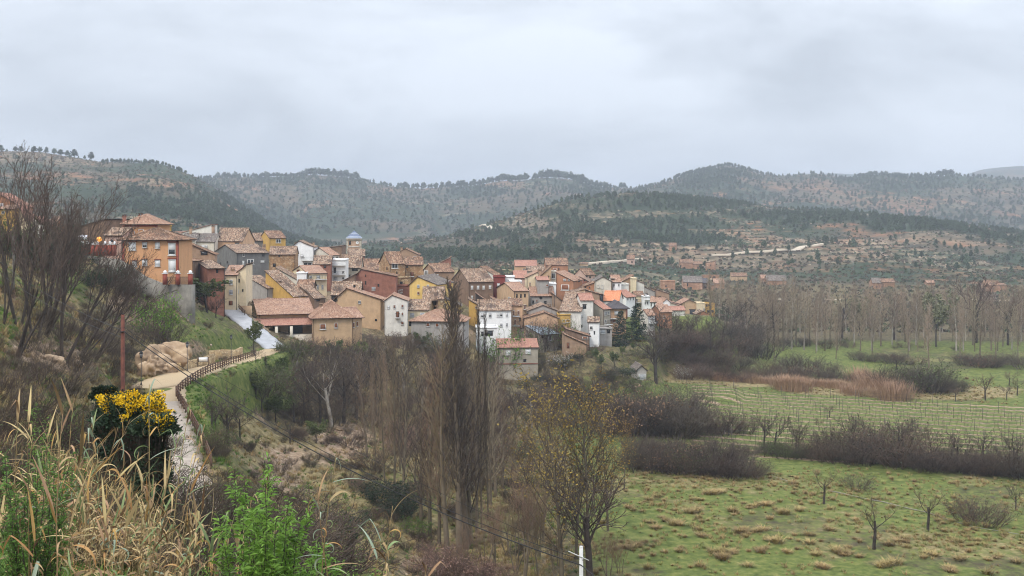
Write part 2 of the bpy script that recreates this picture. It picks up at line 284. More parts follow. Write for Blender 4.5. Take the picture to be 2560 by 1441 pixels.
# the village ground steps down from street to street: street levels at the foot of each house (px, distance, height)
CON = [(576,229,-18.6),(604,231,-15.5),(632,294,-13.2),(706,294,-13.6),(572,310,-10.3),(607,329,-9.1),(640,329,-8.5),(694,324,-9.7),(686,250,-20.0),(750,247,-21.5),(716,272,-16.3),(754,266,-17.5),(793,275,-17.6),(762,260,-18.3),(799,247,-22.1),(700,238,-19.8),(756,310,-11.9),(828,354,-13.4),(836,306,-14.1),(845,294,-17.7),(804,289,-17.5),(891,350,-15.7),(877,305,-17.5),(932,315,-18.4),(993,290,-15.9),(1034,294,-16.4),(1008,274,-19.0),(1014,340,-15.0),(939,266,-18.1),(1006,270,-18.8),(864,252,-19.3),(859,262,-20.2),(1058,264,-19.8),(1112,305,-18.7),(1108,334,-18.0),(1202,287,-20.4),(1242,323,-20.3),(1248,289,-19.5),(1275,293,-19.7),(1290,285,-18.5),(1303,276,-26.5),(894,250,-25.0),(990,244,-25.4),(1045,248,-22.7),(1079,256,-22.3),(1102,250,-22.3),(1130,252,-22.3),(1183,262,-23.4),(1236,254,-27.3),(1206,272,-22.6),(1253,268,-23.5),(1292,260,-28.1),(1216,243,-28.4),(1094,232,-25.8),(1330,286,-21.8),(1302,300,-20.1),(1365,304,-19.7),(1383,305,-18.8),(1358,280,-19.8),(1376,284,-21.0),(1412,295,-18.4),(1392,434,-21.6),(1315,430,-21.9),(1340,404,-20.8),(1476,353,-21.8),(1472,319,-21.2),(1467,296,-22.7),(1508,310,-21.5),(1542,312,-21.9),(1568,339,-23.3),(1562,315,-20.9),(1587,331,-22.5),(1600,342,-23.1),(1623,368,-26.4),(1656,376,-27.7),(1448,276,-22.4),(1488,279,-22.2),(1468,262,-23.5),(1356,280,-23.6),(1402,274,-23.0),(1426,268,-25.9),(1357,263,-26.1),(1354,257,-27.3),(1411,258,-26.8),(1374,252,-30.5),(1295,239,-34.0),(1440,239,-28.4),(1445,246,-27.9),(1484,251,-27.7),(1517,265,-29.3),(1546,272,-26.2),(1576,303,-25.6),(1528,280,-24.8),(1599,308,-25.5),(1618,303,-27.1),(1632,322,-28.2),(1648,328,-27.4),(1666,339,-29.5),(1692,354,-30.6),(1648,370,-30.1),(1683,404,-33.5),(1724,404,-34.6),(1692,333,-29.6),(1753,402,-34.5),(1776,406,-34.9),(1628,277,-31.0),(1666,303,-29.7),(1757,375,-36.1),(1514,257,-29.9),(715,231,-23.0),(832,224,-24.9),(892,230,-25.8),(1604,239,-34.4)]
CON += [(690,250,-19.2),(650,262,-17.5),(750,246,-20.6),(700,240,-20.8),(790,268,-17.3),(715,268,-16.4),(755,262,-17.8),(760,250,-20),(800,246,-20.8)]
def streets():
    global ZN
    K = np.array([((p-HX)/F*d, d, z) for p, d, z in CON])
    sel = (PX > 540) & (PX < 1850) & (DD > 190) & (DD < 440); X = XX[sel]; Y = DD[sel]
    d = np.hypot(X[:, None] - K[None, :, 0], Y[:, None] - K[None, :, 1]); wk = 1/(d**3 + 8)
    dy = Y[:, None] - K[None, :, 1]; da = np.hypot(X[:, None] - K[None, :, 0], np.where(dy < 0, dy*2.0, dy))
    z = (wk*K[None, :, 2]).sum(1)/wk.sum(1); f = 1 - sm(9, 26, da.min(1))
    # at the valley side the bank falls quickly
    ZN[sel] = ZN[sel]*(1-f) + z*f
streets()
# gardens in front of the lowest houses lie on the valley side
for a_, b_, d0_, d1_, zc in ((1225,1350,185,234,-33.8),(1480,1600,185,226,-31.5),(1350,1480,185,205,-33),(1655,1950,185,264,-36.6),(1585,1640,185,228,-34.6),(1040,1235,190,222,-33)):
    m_ = sm(a_-25, a_+5, PX)*(1-sm(b_-5, b_+25, PX))*sm(d0_-8, d0_, DD)*(1-sm(d1_-1, d1_+5, DD)); ZN = np.where(m_ > 0, ZN*(1-m_) + np.minimum(ZN, zc)*m_, ZN)
_v = (PX > 1000)*(DD > 185)*(DD < 300)*1.0; ZN = ZN*(1-_v) + blur(blur(ZN, 5, 0), 5, 1)*_v
# path, plaza and ramp: centre line (px, D, z, half width)
PATH = [(500, 66, -18.2, 1.5), (470, 76, -17.9, 1.5), (455, 82, -17.7, 1.5), (446, 92, -17.9, 1.4), (434, 104, -18.1, 1.5), (416, 117, -18.5, 1.9), (412, 128, -18.9, 2.4), (440, 139, -19.3, 2.5), (478, 147, -19.9, 2.3), (520, 156, -20.5, 2.2), (565, 165, -21.1, 2.1), (610, 176, -21.8, 2.1), (650, 190, -22.6, 2.1), (688, 203, -23.2, 2.0)]
RAMP = [(692, 204, -23.2, 2.3), (668, 207, -22.2, 2.2), (642, 211, -20.9, 2.1), (612, 216, -19.3, 2.0), (582, 223, -18.0, 2.0), (548, 232, -16.9, 1.9), (515, 240, -16.5, 1.7), (490, 248, -16.3, 1.6), (470, 258, -15.8, 1.5)]
def polyw(P):
    return np.array([((p - HX) / F * d, d, z, h) for p, d, z, h in P])
def resample(P, n):
    P = polyw(P); s = np.concatenate([[0], np.cumsum(np.hypot(np.diff(P[:,0]), np.diff(P[:,1])))]); t = np.linspace(0, s[-1], n)
    Q = np.array([np.interp(t, s, P[:, k]) for k in range(4)]).T
    k = np.array([1,2,3,2,1.]); k /= k.sum()
    for c in range(4): Q[2:-2, c] = np.convolve(Q[:, c], k, 'valid')
    return Q
PA = resample(PATH, 120); RA = resample(RAMP, 60)
def carve(Q, margin=1.2, fade=3.0):
    global ZN
    sel = (PX > 200) & (PX < 900) & (DD > 60) & (DD < 265); idx = np.argwhere(sel)
    X = XX[sel]; Y = DD[sel]; z = ZN[sel]
    d = np.hypot(X[:, None] - Q[None, :, 0], Y[:, None] - Q[None, :, 1]); j = d.argmin(1); dm = d[np.arange(len(j)), j]
    wgt = 1 - sm(0, fade, dm - Q[j, 3] - margin)
    ZN[sel] = z * (1 - wgt) + (Q[j, 2] - 0.06) * wgt
carve(PA); carve(RA, .6, 2.0)
q = resample([(352,122,-18.4,1.2),(385,127,-18.8,2.6),(425,134,-19.1,3.0),(470,143,-19.6,3.0),(520,154,-20.3,2.6),(560,162,-20.9,2.0)], 40); q[:,2] += .01
carve(q, .6, 2.0)
def gz(px, D): return float(zat(px, D))
def hit(px, py, dmin=20, dmax=555):
    """where the line of sight first meets the ground"""
    D = dmin
    while D < dmax:
        if HY - gz(px, D) * F / D <= py + 1e-3:
            return Vector(((px - HX) / F * D, D, gz(px, D)))
        D *= 1.006
    return Vector(((px - HX) / F * dmax, dmax, gz(px, dmax)))
def ground(px, D): return Vector(((px - HX) / F * D, D, gz(px, D)))
# far hills
CR1 = [(-900,400),(0,376),(100,377),(200,392),(250,402),(400,405),(450,424),(500,447),(560,485),(650,545),(720,590),(800,612),(900,617),(1000,612),(1100,598),(1200,575),(1280,558),(1350,532),(1450,503),(1550,490),(1620,487),(1750,498),(1900,513),(2100,530),(2200,545),(2400,562),(2560,580),(3500,600)]
CR2 = [(-900,430),(400,455),(500,447),(560,444),(700,441),(760,437),(800,437),(870,442),(920,452),(980,465),(1050,470),(1130,464),(1200,460),(1250,450),(1320,448),(1370,442),(1430,448),(1480,462),(1540,470),(1600,470),(1660,456),(1720,436),(1780,421),(1822,413),(1860,421),(1900,436),(1960,442),(2040,434),(2080,440),(2115,449),(2150,441),(2190,435),(2260,440),(2340,439),(2420,441),(2480,446),(2560,452),(3500,450)]
CR3 = [(-900,470),(1800,470),(1900,445),(1960,433),(2010,431),(2090,429),(2160,434),(2240,448),(2380,445),(2450,421),(2520,414),(2600,412),(3500,420)]
hp = np.arange(-900, 3501, 10.0)
hD = np.unique(np.concatenate([np.linspace(560, 1260, 210), np.linspace(1260, 1500, 14), np.linspace(1500, 2150, 90), np.geomspace(2150, 6500, 30)]))
HP, HDD = np.meshgrid(hp, hD, indexing='ij'); HXX = (HP - HX) / F * HDD
c1 = np.interp(hp, *zip(*CR1)); c2 = np.interp(hp, *zip(*CR2)); c3 = np.interp(hp, *zip(*CR3))
z0 = np.interp(hp, pxs, ZN[:, -1]); D1 = np.interp(hp, [-900, 500, 900, 3500], [1250, 1230, 1120, 1150])
HZ = np.zeros_like(HP)
for i in range(len(hp)):
    zc1 = (HY - c1[i]) * D1[i] / F; zc2 = (HY - c2[i]) * 2100 / F; zc3 = (HY - c3[i]) * 4600 / F
    dip = min(zc1 - 12, (HY - (c1[i] + 45)) * 1480 / F) if c1[i] < 600 else zc1 + 3
    xs = [560, 700, 850, D1[i]-120, D1[i], 1480, 1800, 2100, 2500, 3600, 4600, 6500]
    s = zc1 - z0[i]
    zs = [z0[i], z0[i] + s*.12, z0[i] + s*.36, z0[i] + s*.86, zc1, dip, dip*.45 + zc2*.55, zc2, zc2 - 60, zc3 - 70, zc3, zc3 - 150]
    HZ[i] = np.interp(hD, xs, zs)
HZ = blur(HZ, 5, 0); HZ[:, 2:] = blur(HZ, 5, 1)[:, 2:]
rel = np.clip((HDD - 570) / 160, 0, 1)
hn = fbm(HXX/110, HDD/110, 21, 5) * 9 + fbm(HXX/420, HDD/300, 5, 3) * 10
crw = 1 - 0.75*np.exp(-((HDD - D1[:, None]) / 70)**2) - 0.8*np.exp(-((HDD - 2100) / 130)**2) - .7*np.exp(-((HDD - 4600)/900)**2)
HZ = HZ + hn * rel * crw
# terraces cut into the slope
per = 2.3; ph = (HZ + fbm(HXX/60, HDD/60, 44, 3) * 1.1) / per; fr = ph - np.floor(ph)
tm = sm(.22, .5, vn(HXX/130, HDD/90, 66)) * (HDD < 1400) * rel
HZ = HZ + tm * per * (sm(.72, 1.0, fr) - fr) * .75
def hz(px, D):
    i = np.clip((px + 900) / 10.0, 0, len(hp) - 1.001); j = np.clip(np.interp(D, hD, np.arange(len(hD))), 0, len(hD) - 1.001)
    i = np.asarray(i); j = np.asarray(j); a = i.astype(int); b = j.astype(int); u = i - a; v = j - b
    return (HZ[a,b]*(1-u)+HZ[a+1,b]*u)*(1-v) + (HZ[a,b+1]*(1-u)+HZ[a+1,b+1]*u)*v
def grid_faces(n, m):
    I = np.arange(n*m).reshape(n, m)
    return np.stack([I[:-1,:-1], I[1:,:-1], I[1:,1:], I[:-1,1:]], -1).reshape(-1, 4)
# --- colour zones of the near ground, r = lush grass, g = dry grass, b = bare soil or scree
PY = HY - ZN * F / DD
def blob(px, py, rx, ry, soft=.45, n=.35):
    d = np.hypot((PX - px) / rx, (PY - py) / ry) + fbm(XX/5, DD/5, 31, 3) * n
    return 1 - sm(1 - soft, 1 + soft, d)
nA = fbm(XX/14, DD/14, 51, 4); nB = fbm(XX/6, DD/6, 71, 4)
gr = 0.22 + .35 * sm(-.1, .4, nA); dry = 0.45 + .4 * sm(-.2, .3, nB); bare = .15 + .5 * sm(.15, .5, fbm(XX/8, DD/8, 91, 4))
val = sm(1380, 1480, PX) * (DD > 105)
gr = gr*(1-val) + val*(.50 + .5*sm(-.35,.25,nA)); dry = dry*(1-val) + val*(.25+.45*sm(-.2,.4,nB)); bare = bare*(1-val) + val*.04
def paint(lst, k):
    global gr, dry, bare
    for b in lst:
        m_ = blob(*b[:4]) * (b[4] if len(b) > 4 else 1) * (DD < 480)
        g_, d_, r_ = k
        gr = gr*(1-m_) + m_*g_; dry = dry*(1-m_) + m_*d_; bare = bare*(1-m_) + m_*r_
paint([(560,985,120,50),(640,935,80,50),(690,900,60,30),(500,1060,50,60),(720,960,40,60),(520,800,90,28),(570,850,70,30),(470,830,50,30),(400,745,60,20,.7),(180,700,60,30,.5),(1700,985,90,22),(1950,880,200,12),(2300,850,300,18),(1320,1120,40,20)], (1.0,.1,.0))
paint([(430,760,60,25,.6),(360,790,60,30,.7),(300,760,50,25,.7),(90,870,60,30,.8),(190,890,50,30,.6),(480,870,40,20,.5),(150,900,80,30,.8),(450,1190,60,60,.7),(860,1110,70,55,.75),(820,1320,50,45,.8),(700,1190,60,60,.6),(740,1130,60,30,.5),(1050,1430,90,40,.4),(900,1000,40,25,.3)], (.1,.35,.9))
paint([(950,1250,120,120,.7),(1180,1300,90,120,.6),(1300,1250,120,70,.6),(1700,1190,260,26,.75),(1900,1212,250,24,.75),(2200,1255,260,34,.65),(2450,1350,220,50,.7),(2050,1330,170,26,.3),(1650,1340,40,18,.5),(1830,1110,120,28,.5),(1500,1330,70,60,.4)], (.5,.95,.03))
paint([(1900,955,190,14),(2180,975,200,22),(2400,985,150,14),(1700,948,60,8)], (.15,1.0,.12))
paint([(900,800,620,55,.6)], (.25,.3,.6))
paint([(1830,1115,110,22,.6)], (.75,.7,0))
paint([(1520,905,170,75,.85),(1330,950,120,60,.8)], (.3,.42,.35))
far_ = sm(338, 372, DD)*(PX > 1500); gr = gr*(1-.85*far_); dry = dry*(1-far_)+.45*far_; bare = bare*(1-far_)+.25*far_
ROWA = math.radians(-17)
ru = XX*math.sin(-ROWA) + DD*math.cos(ROWA)     # distance across the vine rows
vine = sm(1722, 1745, PX) * sm(172, 178, DD) * (1 - sm(250, 254, DD + .33*(XX-40)))
st = np.abs(((ru / 4.4) % 1) - .5) * 2
gr = np.where(vine > .3, np.clip(.8 + .5*sm(.0,.5,st) + .35*nA, 0, 1), gr); bare = np.where(vine > .3, (1 - sm(.1, .5, st)) * 1.0, bare); dry = np.where(vine > .3, .22 + .3*sm(0,.4,nB), dry)
def ground_mat(name, hills=False):
    m = bpy.data.materials.new(name); m.use_nodes = True; t = m.node_tree; N = t.nodes; l = t.links.new
    b = N['Principled BSDF']; b.inputs['Roughness'].default_value = .95; b.inputs['Specular IOR Level'].default_value = .12
    at = N.new('ShaderNodeAttribute'); at.attribute_name = 'zone'; sx = N.new('ShaderNodeSeparateXYZ'); l(at.outputs['Vector'], sx.inputs[0])
    geo = N.new('ShaderNodeNewGeometry')
    def noise(s, d=6, st=(1,1,1)):
        mpn = N.new('ShaderNodeMapping'); mpn.inputs['Scale'].default_value = st; l(geo.outputs['Position'], mpn.inputs[0])
        n = N.new('ShaderNodeTexNoise'); n.inputs['Scale'].default_value = s; n.inputs['Detail'].default_value = d; n.inputs['Roughness'].default_value = .65; l(mpn.outputs[0], n.inputs['Vector']); return n.outputs['Fac']
    def ramp(f, *st):
        r = N.new('ShaderNodeValToRGB'); e = r.color_ramp.elements; e[0].position = st[0][0]; e[0].color = (*st[0][1], 1); e[1].position = st[-1][0]; e[1].color = (*st[-1][1], 1)
        for p, c in st[1:-1]: x = e.new(p); x.color = (*c, 1)
        l(f, r.inputs[0]); return r.outputs[0]
    def mix(f, a, c):
        x = N.new('ShaderNodeMixRGB'); l(f, x.inputs[0]); l(a, x.inputs[1]); l(c, x.inputs[2]); return x.outputs[0]
    def mask(src, nf, gain=1.0):     # zone weight broken up by noise
        a = N.new('ShaderNodeMath'); a.operation = 'ADD'; l(src, a.inputs[0]); l(nf, a.inputs[1])
        r = N.new('ShaderNodeMapRange'); r.inputs['From Min'].default_value = .88; r.inputs['From Max'].default_value = 1.15; l(a.outputs[0], r.inputs['Value']); return r.outputs[0]
    if not hills:
        base = ramp(noise(.35), (.3, (.04,.036,.022)), (.5, (.075,.062,.036)), (.7, (.13,.10,.06)))
        g = ramp(noise(.9), (.3, (.05,.068,.018)), (.5, (.105,.13,.033)), (.68, (.19,.19,.06)))
        dr = ramp(noise(1.2), (.32, (.10,.085,.04)), (.5, (.22,.175,.085)), (.7, (.34,.27,.14)))
        so = ramp(noise(1.6), (.32, (.17,.11,.07)), (.52, (.30,.21,.14)), (.68, (.42,.34,.25)))
        c = mix(mask(sx.outputs['Y'], noise(1.1)), base, dr); c = mix(mask(sx.outputs['X'], noise(.7)), c, g); c = mix(mask(sx.outputs['Z'], noise(1.7)), c, so)
        bn = noise(2.2)
    else:
        base = ramp(noise(.035, 8), (.32, (.042,.043,.028)), (.48, (.075,.064,.042)), (.62, (.125,.095,.06)))
        g = ramp(noise(.05, 8), (.35, (.02,.032,.018)), (.6, (.045,.06,.032)))
        rd = ramp(noise(.08, 7), (.35, (.19,.08,.042)), (.6, (.34,.17,.09)))
        ro = ramp(noise(.11, 7), (.35, (.14,.105,.07)), (.6, (.30,.23,.15)))
        c = mix(mask(sx.outputs['X'], noise(.03, 8)), base, g); c = mix(mask(sx.outputs['Y'], noise(.06, 8)), c, rd); c = mix(mask(sx.outputs['Z'], noise(.09, 8, (1,1,3))), c, ro)
        bn = noise(.25, 8)
    l(c, b.inputs['Base Color'])
    bp = N.new('ShaderNodeBump'); bp.inputs['Strength'].default_value = .5; bp.inputs['Distance'].default_value = .25 if not hills else 1.5; l(bn, bp.inputs['Height']); l(bp.outputs[0], b.inputs['Normal'])
    return m
def terrain_obj(name, X, Y, Z, zones, mat):
    me = mk(name, np.stack([X, Y, Z], -1).reshape(-1, 3), [grid_faces(*X.shape)], (mat,), smooth=True)
    a = me.attributes.new('zone', 'FLOAT_VECTOR', 'POINT'); a.data.foreach_set('vector', np.stack(zones, -1).reshape(-1).astype(np.float32))
    o = put(name, me); o['kind'] = 'structure'; return o
terrain_obj('terrain', XX, DD, ZN, (gr, dry, bare), ground_mat('ground_soil_and_grass'))
# hill zones: r forest floor, g red soil, b pale rock
HPY = HY - HZ * F / HDD
def hblob(px, py, rx, ry, n=.4): return 1 - sm(.6, 1.4, np.hypot((HP-px)/rx, (HPY-py)/ry) + fbm(HXX/60, HDD/60, 12, 3)*n)
hg = .35 + .5*sm(-.2,.3,fbm(HXX/160, HDD/120, 101, 4)); hr = .12 + .42*sm(.05,.4,fbm(HXX/120, HDD/60, 111, 4)); hk = .1 + .45*sm(.0,.4,fbm(HXX/90, HDD/45, 131, 4))
hk = np.maximum(hk, tm * (fr > .72) * .70)
hr = np.maximum(hr, tm * (fr < .25) * .62 * (vn(HXX/70, HDD/50, 5) > .42))
for b in [(2450,690,200,40),(2150,640,160,22),(2300,670,160,20),(1700,640,200,25),(2000,665,120,22),(1950,620,100,10),(1300,665,100,12)]: hr = np.maximum(hr, hblob(*b)*.44); hk = np.maximum(hk, hblob(*b)*.3)
for b in [(2050,465,70,22),(1980,470,80,10),(2150,500,60,16),(2280,495,40,12),(1850,440,60,20),(1280,460,40,18),(430,465,70,9),(150,455,90,14)]: hr = np.maximum(hr, hblob(*b)*.5); hk = np.maximum(hk, hblob(*b)*.3)
for b in [(2430,490,55,45),(2400,530,40,20),(930,480,90,30),(850,500,120,35),(300,440,230,30),(1000,500,100,30),(1400,590,90,25),(1520,510,40,12),(150,420,120,25),(1900,660,130,30)]: hk = np.maximum(hk, hblob(*b)*.40)
hk = hk*.82; hr = hr*.9
FOREST = [(430,540,230,50),(600,570,150,50),(330,500,110,30),(760,600,90,18),(1650,508,250,16),(1450,535,120,16),(1300,600,120,22),(1230,640,150,14),(1560,570,150,20),(1720,560,130,14),(1450,620,110,14),(2000,545,180,16),(2250,560,200,18),(2450,600,120,25),(2500,560,100,12),(700,450,80,12),(870,460,90,14),(1180,480,80,14),(1450,470,60,14),(1800,450,90,26),(2250,455,150,20),(2150,570,250,12),(1120,640,130,15),(980,640,80,14),(1680,600,140,14)]
fo = np.zeros_like(HP)
for b in FOREST: fo = np.maximum(fo, hblob(*b))
fo = fo*sm(-.32, .05, fbm(HXX/70, HDD/40, 205, 4) + (fr > .35)*.12); hg = np.maximum(hg, fo); hr = hr*(1-.8*fo); hk = hk*(1-.8*fo)
terrain_obj('hills', HXX, HDD, HZ, (hg, hr, hk), ground_mat('hill_soil_and_rock', True))
def ribbon(name, Q, mat, lift=.05, cross=6, z_off=0.0, h=.12):
    V = []; n = len(Q)
    for i in range(n):
        a = Q[max(i-1,0)]; b = Q[min(i+1,n-1)]; d = np.array([b[0]-a[0], b[1]-a[1]]); d /= np.hypot(*d)+1e-9; nn = np.array([-d[1], d[0]])
        wv = Q[i,3] * (1 + .05*math.sin(i*1.7))
        for k in range(cross+1):
            s = k/cross*2-1; p = Q[i,:2] + nn*wv*s; V.append((p[0], p[1], Q[i,2] + lift + .05*(1-s*s)))
        V.append((V[-1][0], V[-1][1], V[-1][2]-h)); V.append((V[-cross-2][0], V[-cross-2][1], V[-cross-2][2]-h))
    m_ = cross + 3; Fq = []
    for i in range(n-1):
        for k in range(cross): Fq.append((i*m_+k, (i+1)*m_+k, (i+1)*m_+k+1, i*m_+k+1))
        Fq.append((i*m_+cross, (i+1)*m_+cross, (i+1)*m_+cross+1, i*m_+cross+1)); Fq.append((i*m_, i*m_+cross+2, (i+1)*m_+cross+2, (i+1)*m_))
    return put(name, mk(name, V, [Fq], (mat,), smooth=True))
PAVE = M('path_gravel', (.46,.34,.20), (.34,.25,.15), scale=.8, rough=.75, detail=8, bump=.15, spec=.3, coord='Generated')
WET = M('path_wet_concrete', (.42,.34,.26), (.26,.20,.145), scale=1.6, rough=.35, detail=8, bump=.1, spec=.5)
def rampmat():
    m = M('ramp_concrete', (.43,.43,.44), (.31,.31,.32), scale=.6, rough=.5, detail=7, spec=.4); return m
k = int(np.argmin(np.abs(PA[:,1]-113)))
ribbon('ramp', RA, rampmat(), lift=.10)['kind'] = 'structure'
ribbon('path', PA[:k+1], WET)['kind'] = 'structure'
ribbon('path', PA[k:], PAVE)['kind'] = 'structure'
def crv(Pn, n=60): return resample(Pn, n)
# plaza widening of tan gravel
ribbon('path', q, PAVE, lift=.075)['kind'] = 'structure'
# ---------------------------------------------------------------- buildings
def uframe(name, bars=False):
    b = MB(); t = .09
    b.box((-.5,-.12,-.5), (-.5+t,0,.5)); b.box((.5-t,-.12,-.5), (.5,0,.5)); b.box((-.5+t,-.12,-.5), (.5-t,0,-.5+t)); b.box((-.5+t,-.12,.5-t), (.5-t,0,.5))
    if bars: b.box((-.03,-.09,-.5+t), (.03,0,.5-t))
    b.box((-.58,-.2,-.56), (.58,0,-.5))
    return b.mesh(name, (FRM,))
U_FR = uframe('window_frame'); U_FB = uframe('window_frame_barred', True)
def ubox(name, mats, parts):
    b = MB()
    for a, c, m_ in parts: b.box(a, c, m_)
    return b.mesh(name, mats)
U_PD = ubox('pane_dark', (GLASS,), [((-.42,-.05,-.42), (.42,0,.42), 0)])
U_PW = ubox('pane_shutter', (SHUT,), [((-.42,-.07,-.42), (.42,0,.42), 0)])
U_PG = ubox('pane_grey_shutter', (GSHUT,), [((-.42,-.07,-.42), (.42,0,.42), 0)])
U_PH = ubox('pane_half', (SHUT, GLASS), [((-.42,-.07,-.05), (.42,0,.42), 0), ((-.42,-.04,-.42), (.42,0,-.05), 1)])
U_PB = ubox('pane_brown', (BRWN,), [((-.46,-.09,-.46), (.46,0,.46), 0)])
U_OP = ubox('opening_shade_plate', (DARKW, GLASS), [((-.5,-.03,-.5), (.5,0,.5), 1), ((-.6,-.1,.5), (.6,0,.62), 0), ((-.5,-.07,-.5), (-.42,0,.5), 0), ((.42,-.07,-.5), (.5,0,.5), 0)])  # shade inside the opening is painted as a dark plate on the uncut wall
U_DR = ubox('door_leaf', (BRWN, DARKW), [((-.44,-.06,-.5), (.44,0,.45), 0), ((-.52,-.1,-.5), (-.44,0,.5), 1), ((.44,-.1,-.5), (.52,0,.5), 1), ((-.44,-.1,.45), (.44,0,.5), 1)])
U_LIN = ubox('lintel', (TRIMR,), [((-.62,-.2,.52), (.62,0,.62), 0)])
U_SLAB = ubox('balcony_slab', (FRM,), [((-.5,-.9,-.08), (.5,0,.08), 0)])
def urail():
    b = MB()
    for k in range(13): b.box((-.5+k/12-.006, -.9, .08), (-.5+k/12+.006, -.88, 1.0))
    b.box((-.51,-.91,1.0), (.51,-.87,1.05)); b.box((-.5,-.9,1.0), (-.48,0,1.05)); b.box((.48,-.9,1.0), (.5,0,1.05))
    return b.mesh('railing', (BLK,))
U_RAIL = urail()
def chimney_mesh(name, mat):
    b = MB(); b.box((-.35,-.35,-1.2), (.35,.35,1.3)); b.box((-.45,-.45,1.3), (.45,.45,1.42)); b.box((-.3,-.3,1.42), (-.2,.3,1.7)); b.box((.2,-.3,1.42), (.3,.3,1.7)); b.box((-.42,-.42,1.7), (.42,.42,1.78), 1)
    return b.mesh(name, (mat, TOLD))
CHB = chimney_mesh('chimney', WALLS['brown']); CHO = chimney_mesh('chimney_orange', WALLS['red']); CHW = chimney_mesh('chimney_white', WALLS['pale'])
def dish_mesh():
    b = MB(); n = 14; V = [(0,-.05,0)]; T = []
    for k in range(n): t = 2*math.pi*k/n; V.append((.45*math.cos(t), -.2, .45*math.sin(t)))
    T = [(0, 1+k, 1+(k+1)%n) for k in range(n)] + [(0, 1+(k+1)%n, 1+k) for k in range(n)]
    b.tris(V, T); b.tube([(0,-.05,-.1),(0,.3,-.5)], .03); b.tube([(0,-.1,-.3),(0,-.55,0)], .015); return b.mesh('satellite_dish', (FRM,))
DISH = dish_mesh()
def antenna_mesh():
    b = MB(); b.tube([(0,0,-.5),(0,0,2.6)], .035, 5); b.tube([(-.7,0,2.3),(.7,0,2.3)], .02, 4)
    for k in range(5): b.tube([(-.6+k*.3,-.3,2.3),(-.6+k*.3,.3,2.3)], .012, 3)
    return b.mesh('antenna', (BLK,))
ANT = antenna_mesh()
def panel(V, Q, TQ, UV, c, pitch, old, seed):
    """corrugated tiled slope: c = eave a, eave b, top b, top a"""
    A, B, Ct, Dt = [Vector(p) for p in c]
    Le = max((B-A).length, (Ct-Dt).length); n = max(2, int(Le / pitch)) * 2; rows = 5
    nrm = (B-A).cross(Dt-A); 
    if nrm.length < 1e-6: nrm = (B-A).cross(Ct-A)
    nrm.normalize(); Ls = ((Dt-A).length + (Ct-B).length) / 2; base = len(V); r = random.Random(seed)
    ph = r.random()*9
    for j in range(n+1):
        s = j / n; lo = A.lerp(B, s); hi = Dt.lerp(Ct, s); off = .05 if j % 2 else -.05
        e = (r.random()-.5)*.16*old
        for i in range(rows+1):
            t = i / rows; p = lo.lerp(hi, t)
            if i == 0: p = lo + (lo - hi).normalized() * e if (lo-hi).length > .2 else lo
            sag = -math.sin(t*math.pi) * .10 * old * (1 + math.sin(s*6+ph)) + (r.random()-.5)*.05*old
            V.append(p + nrm * (off + sag)); UV.append((s*Le, t*Ls))
    R = rows + 1
    for j in range(n):
        for i in range(rows): Q.append((base+j*R+i, base+(j+1)*R+i, base+(j+1)*R+i+1, base+j*R+i+1))
    b2 = len(V); V += [A - nrm*.16, B - nrm*.16, Ct - nrm*.16, Dt - nrm*.16, A - nrm*.02, B - nrm*.02, Ct - nrm*.02, Dt - nrm*.02]; UV += [(0,0)]*8
    TQ += [(b2+3, b2+2, b2+1, b2), (b2, b2+1, b2+5, b2+4), (b2+1, b2+2, b2+6, b2+5), (b2+3, b2, b2+4, b2+7)]
HCOUNT = 0; REPORT = []
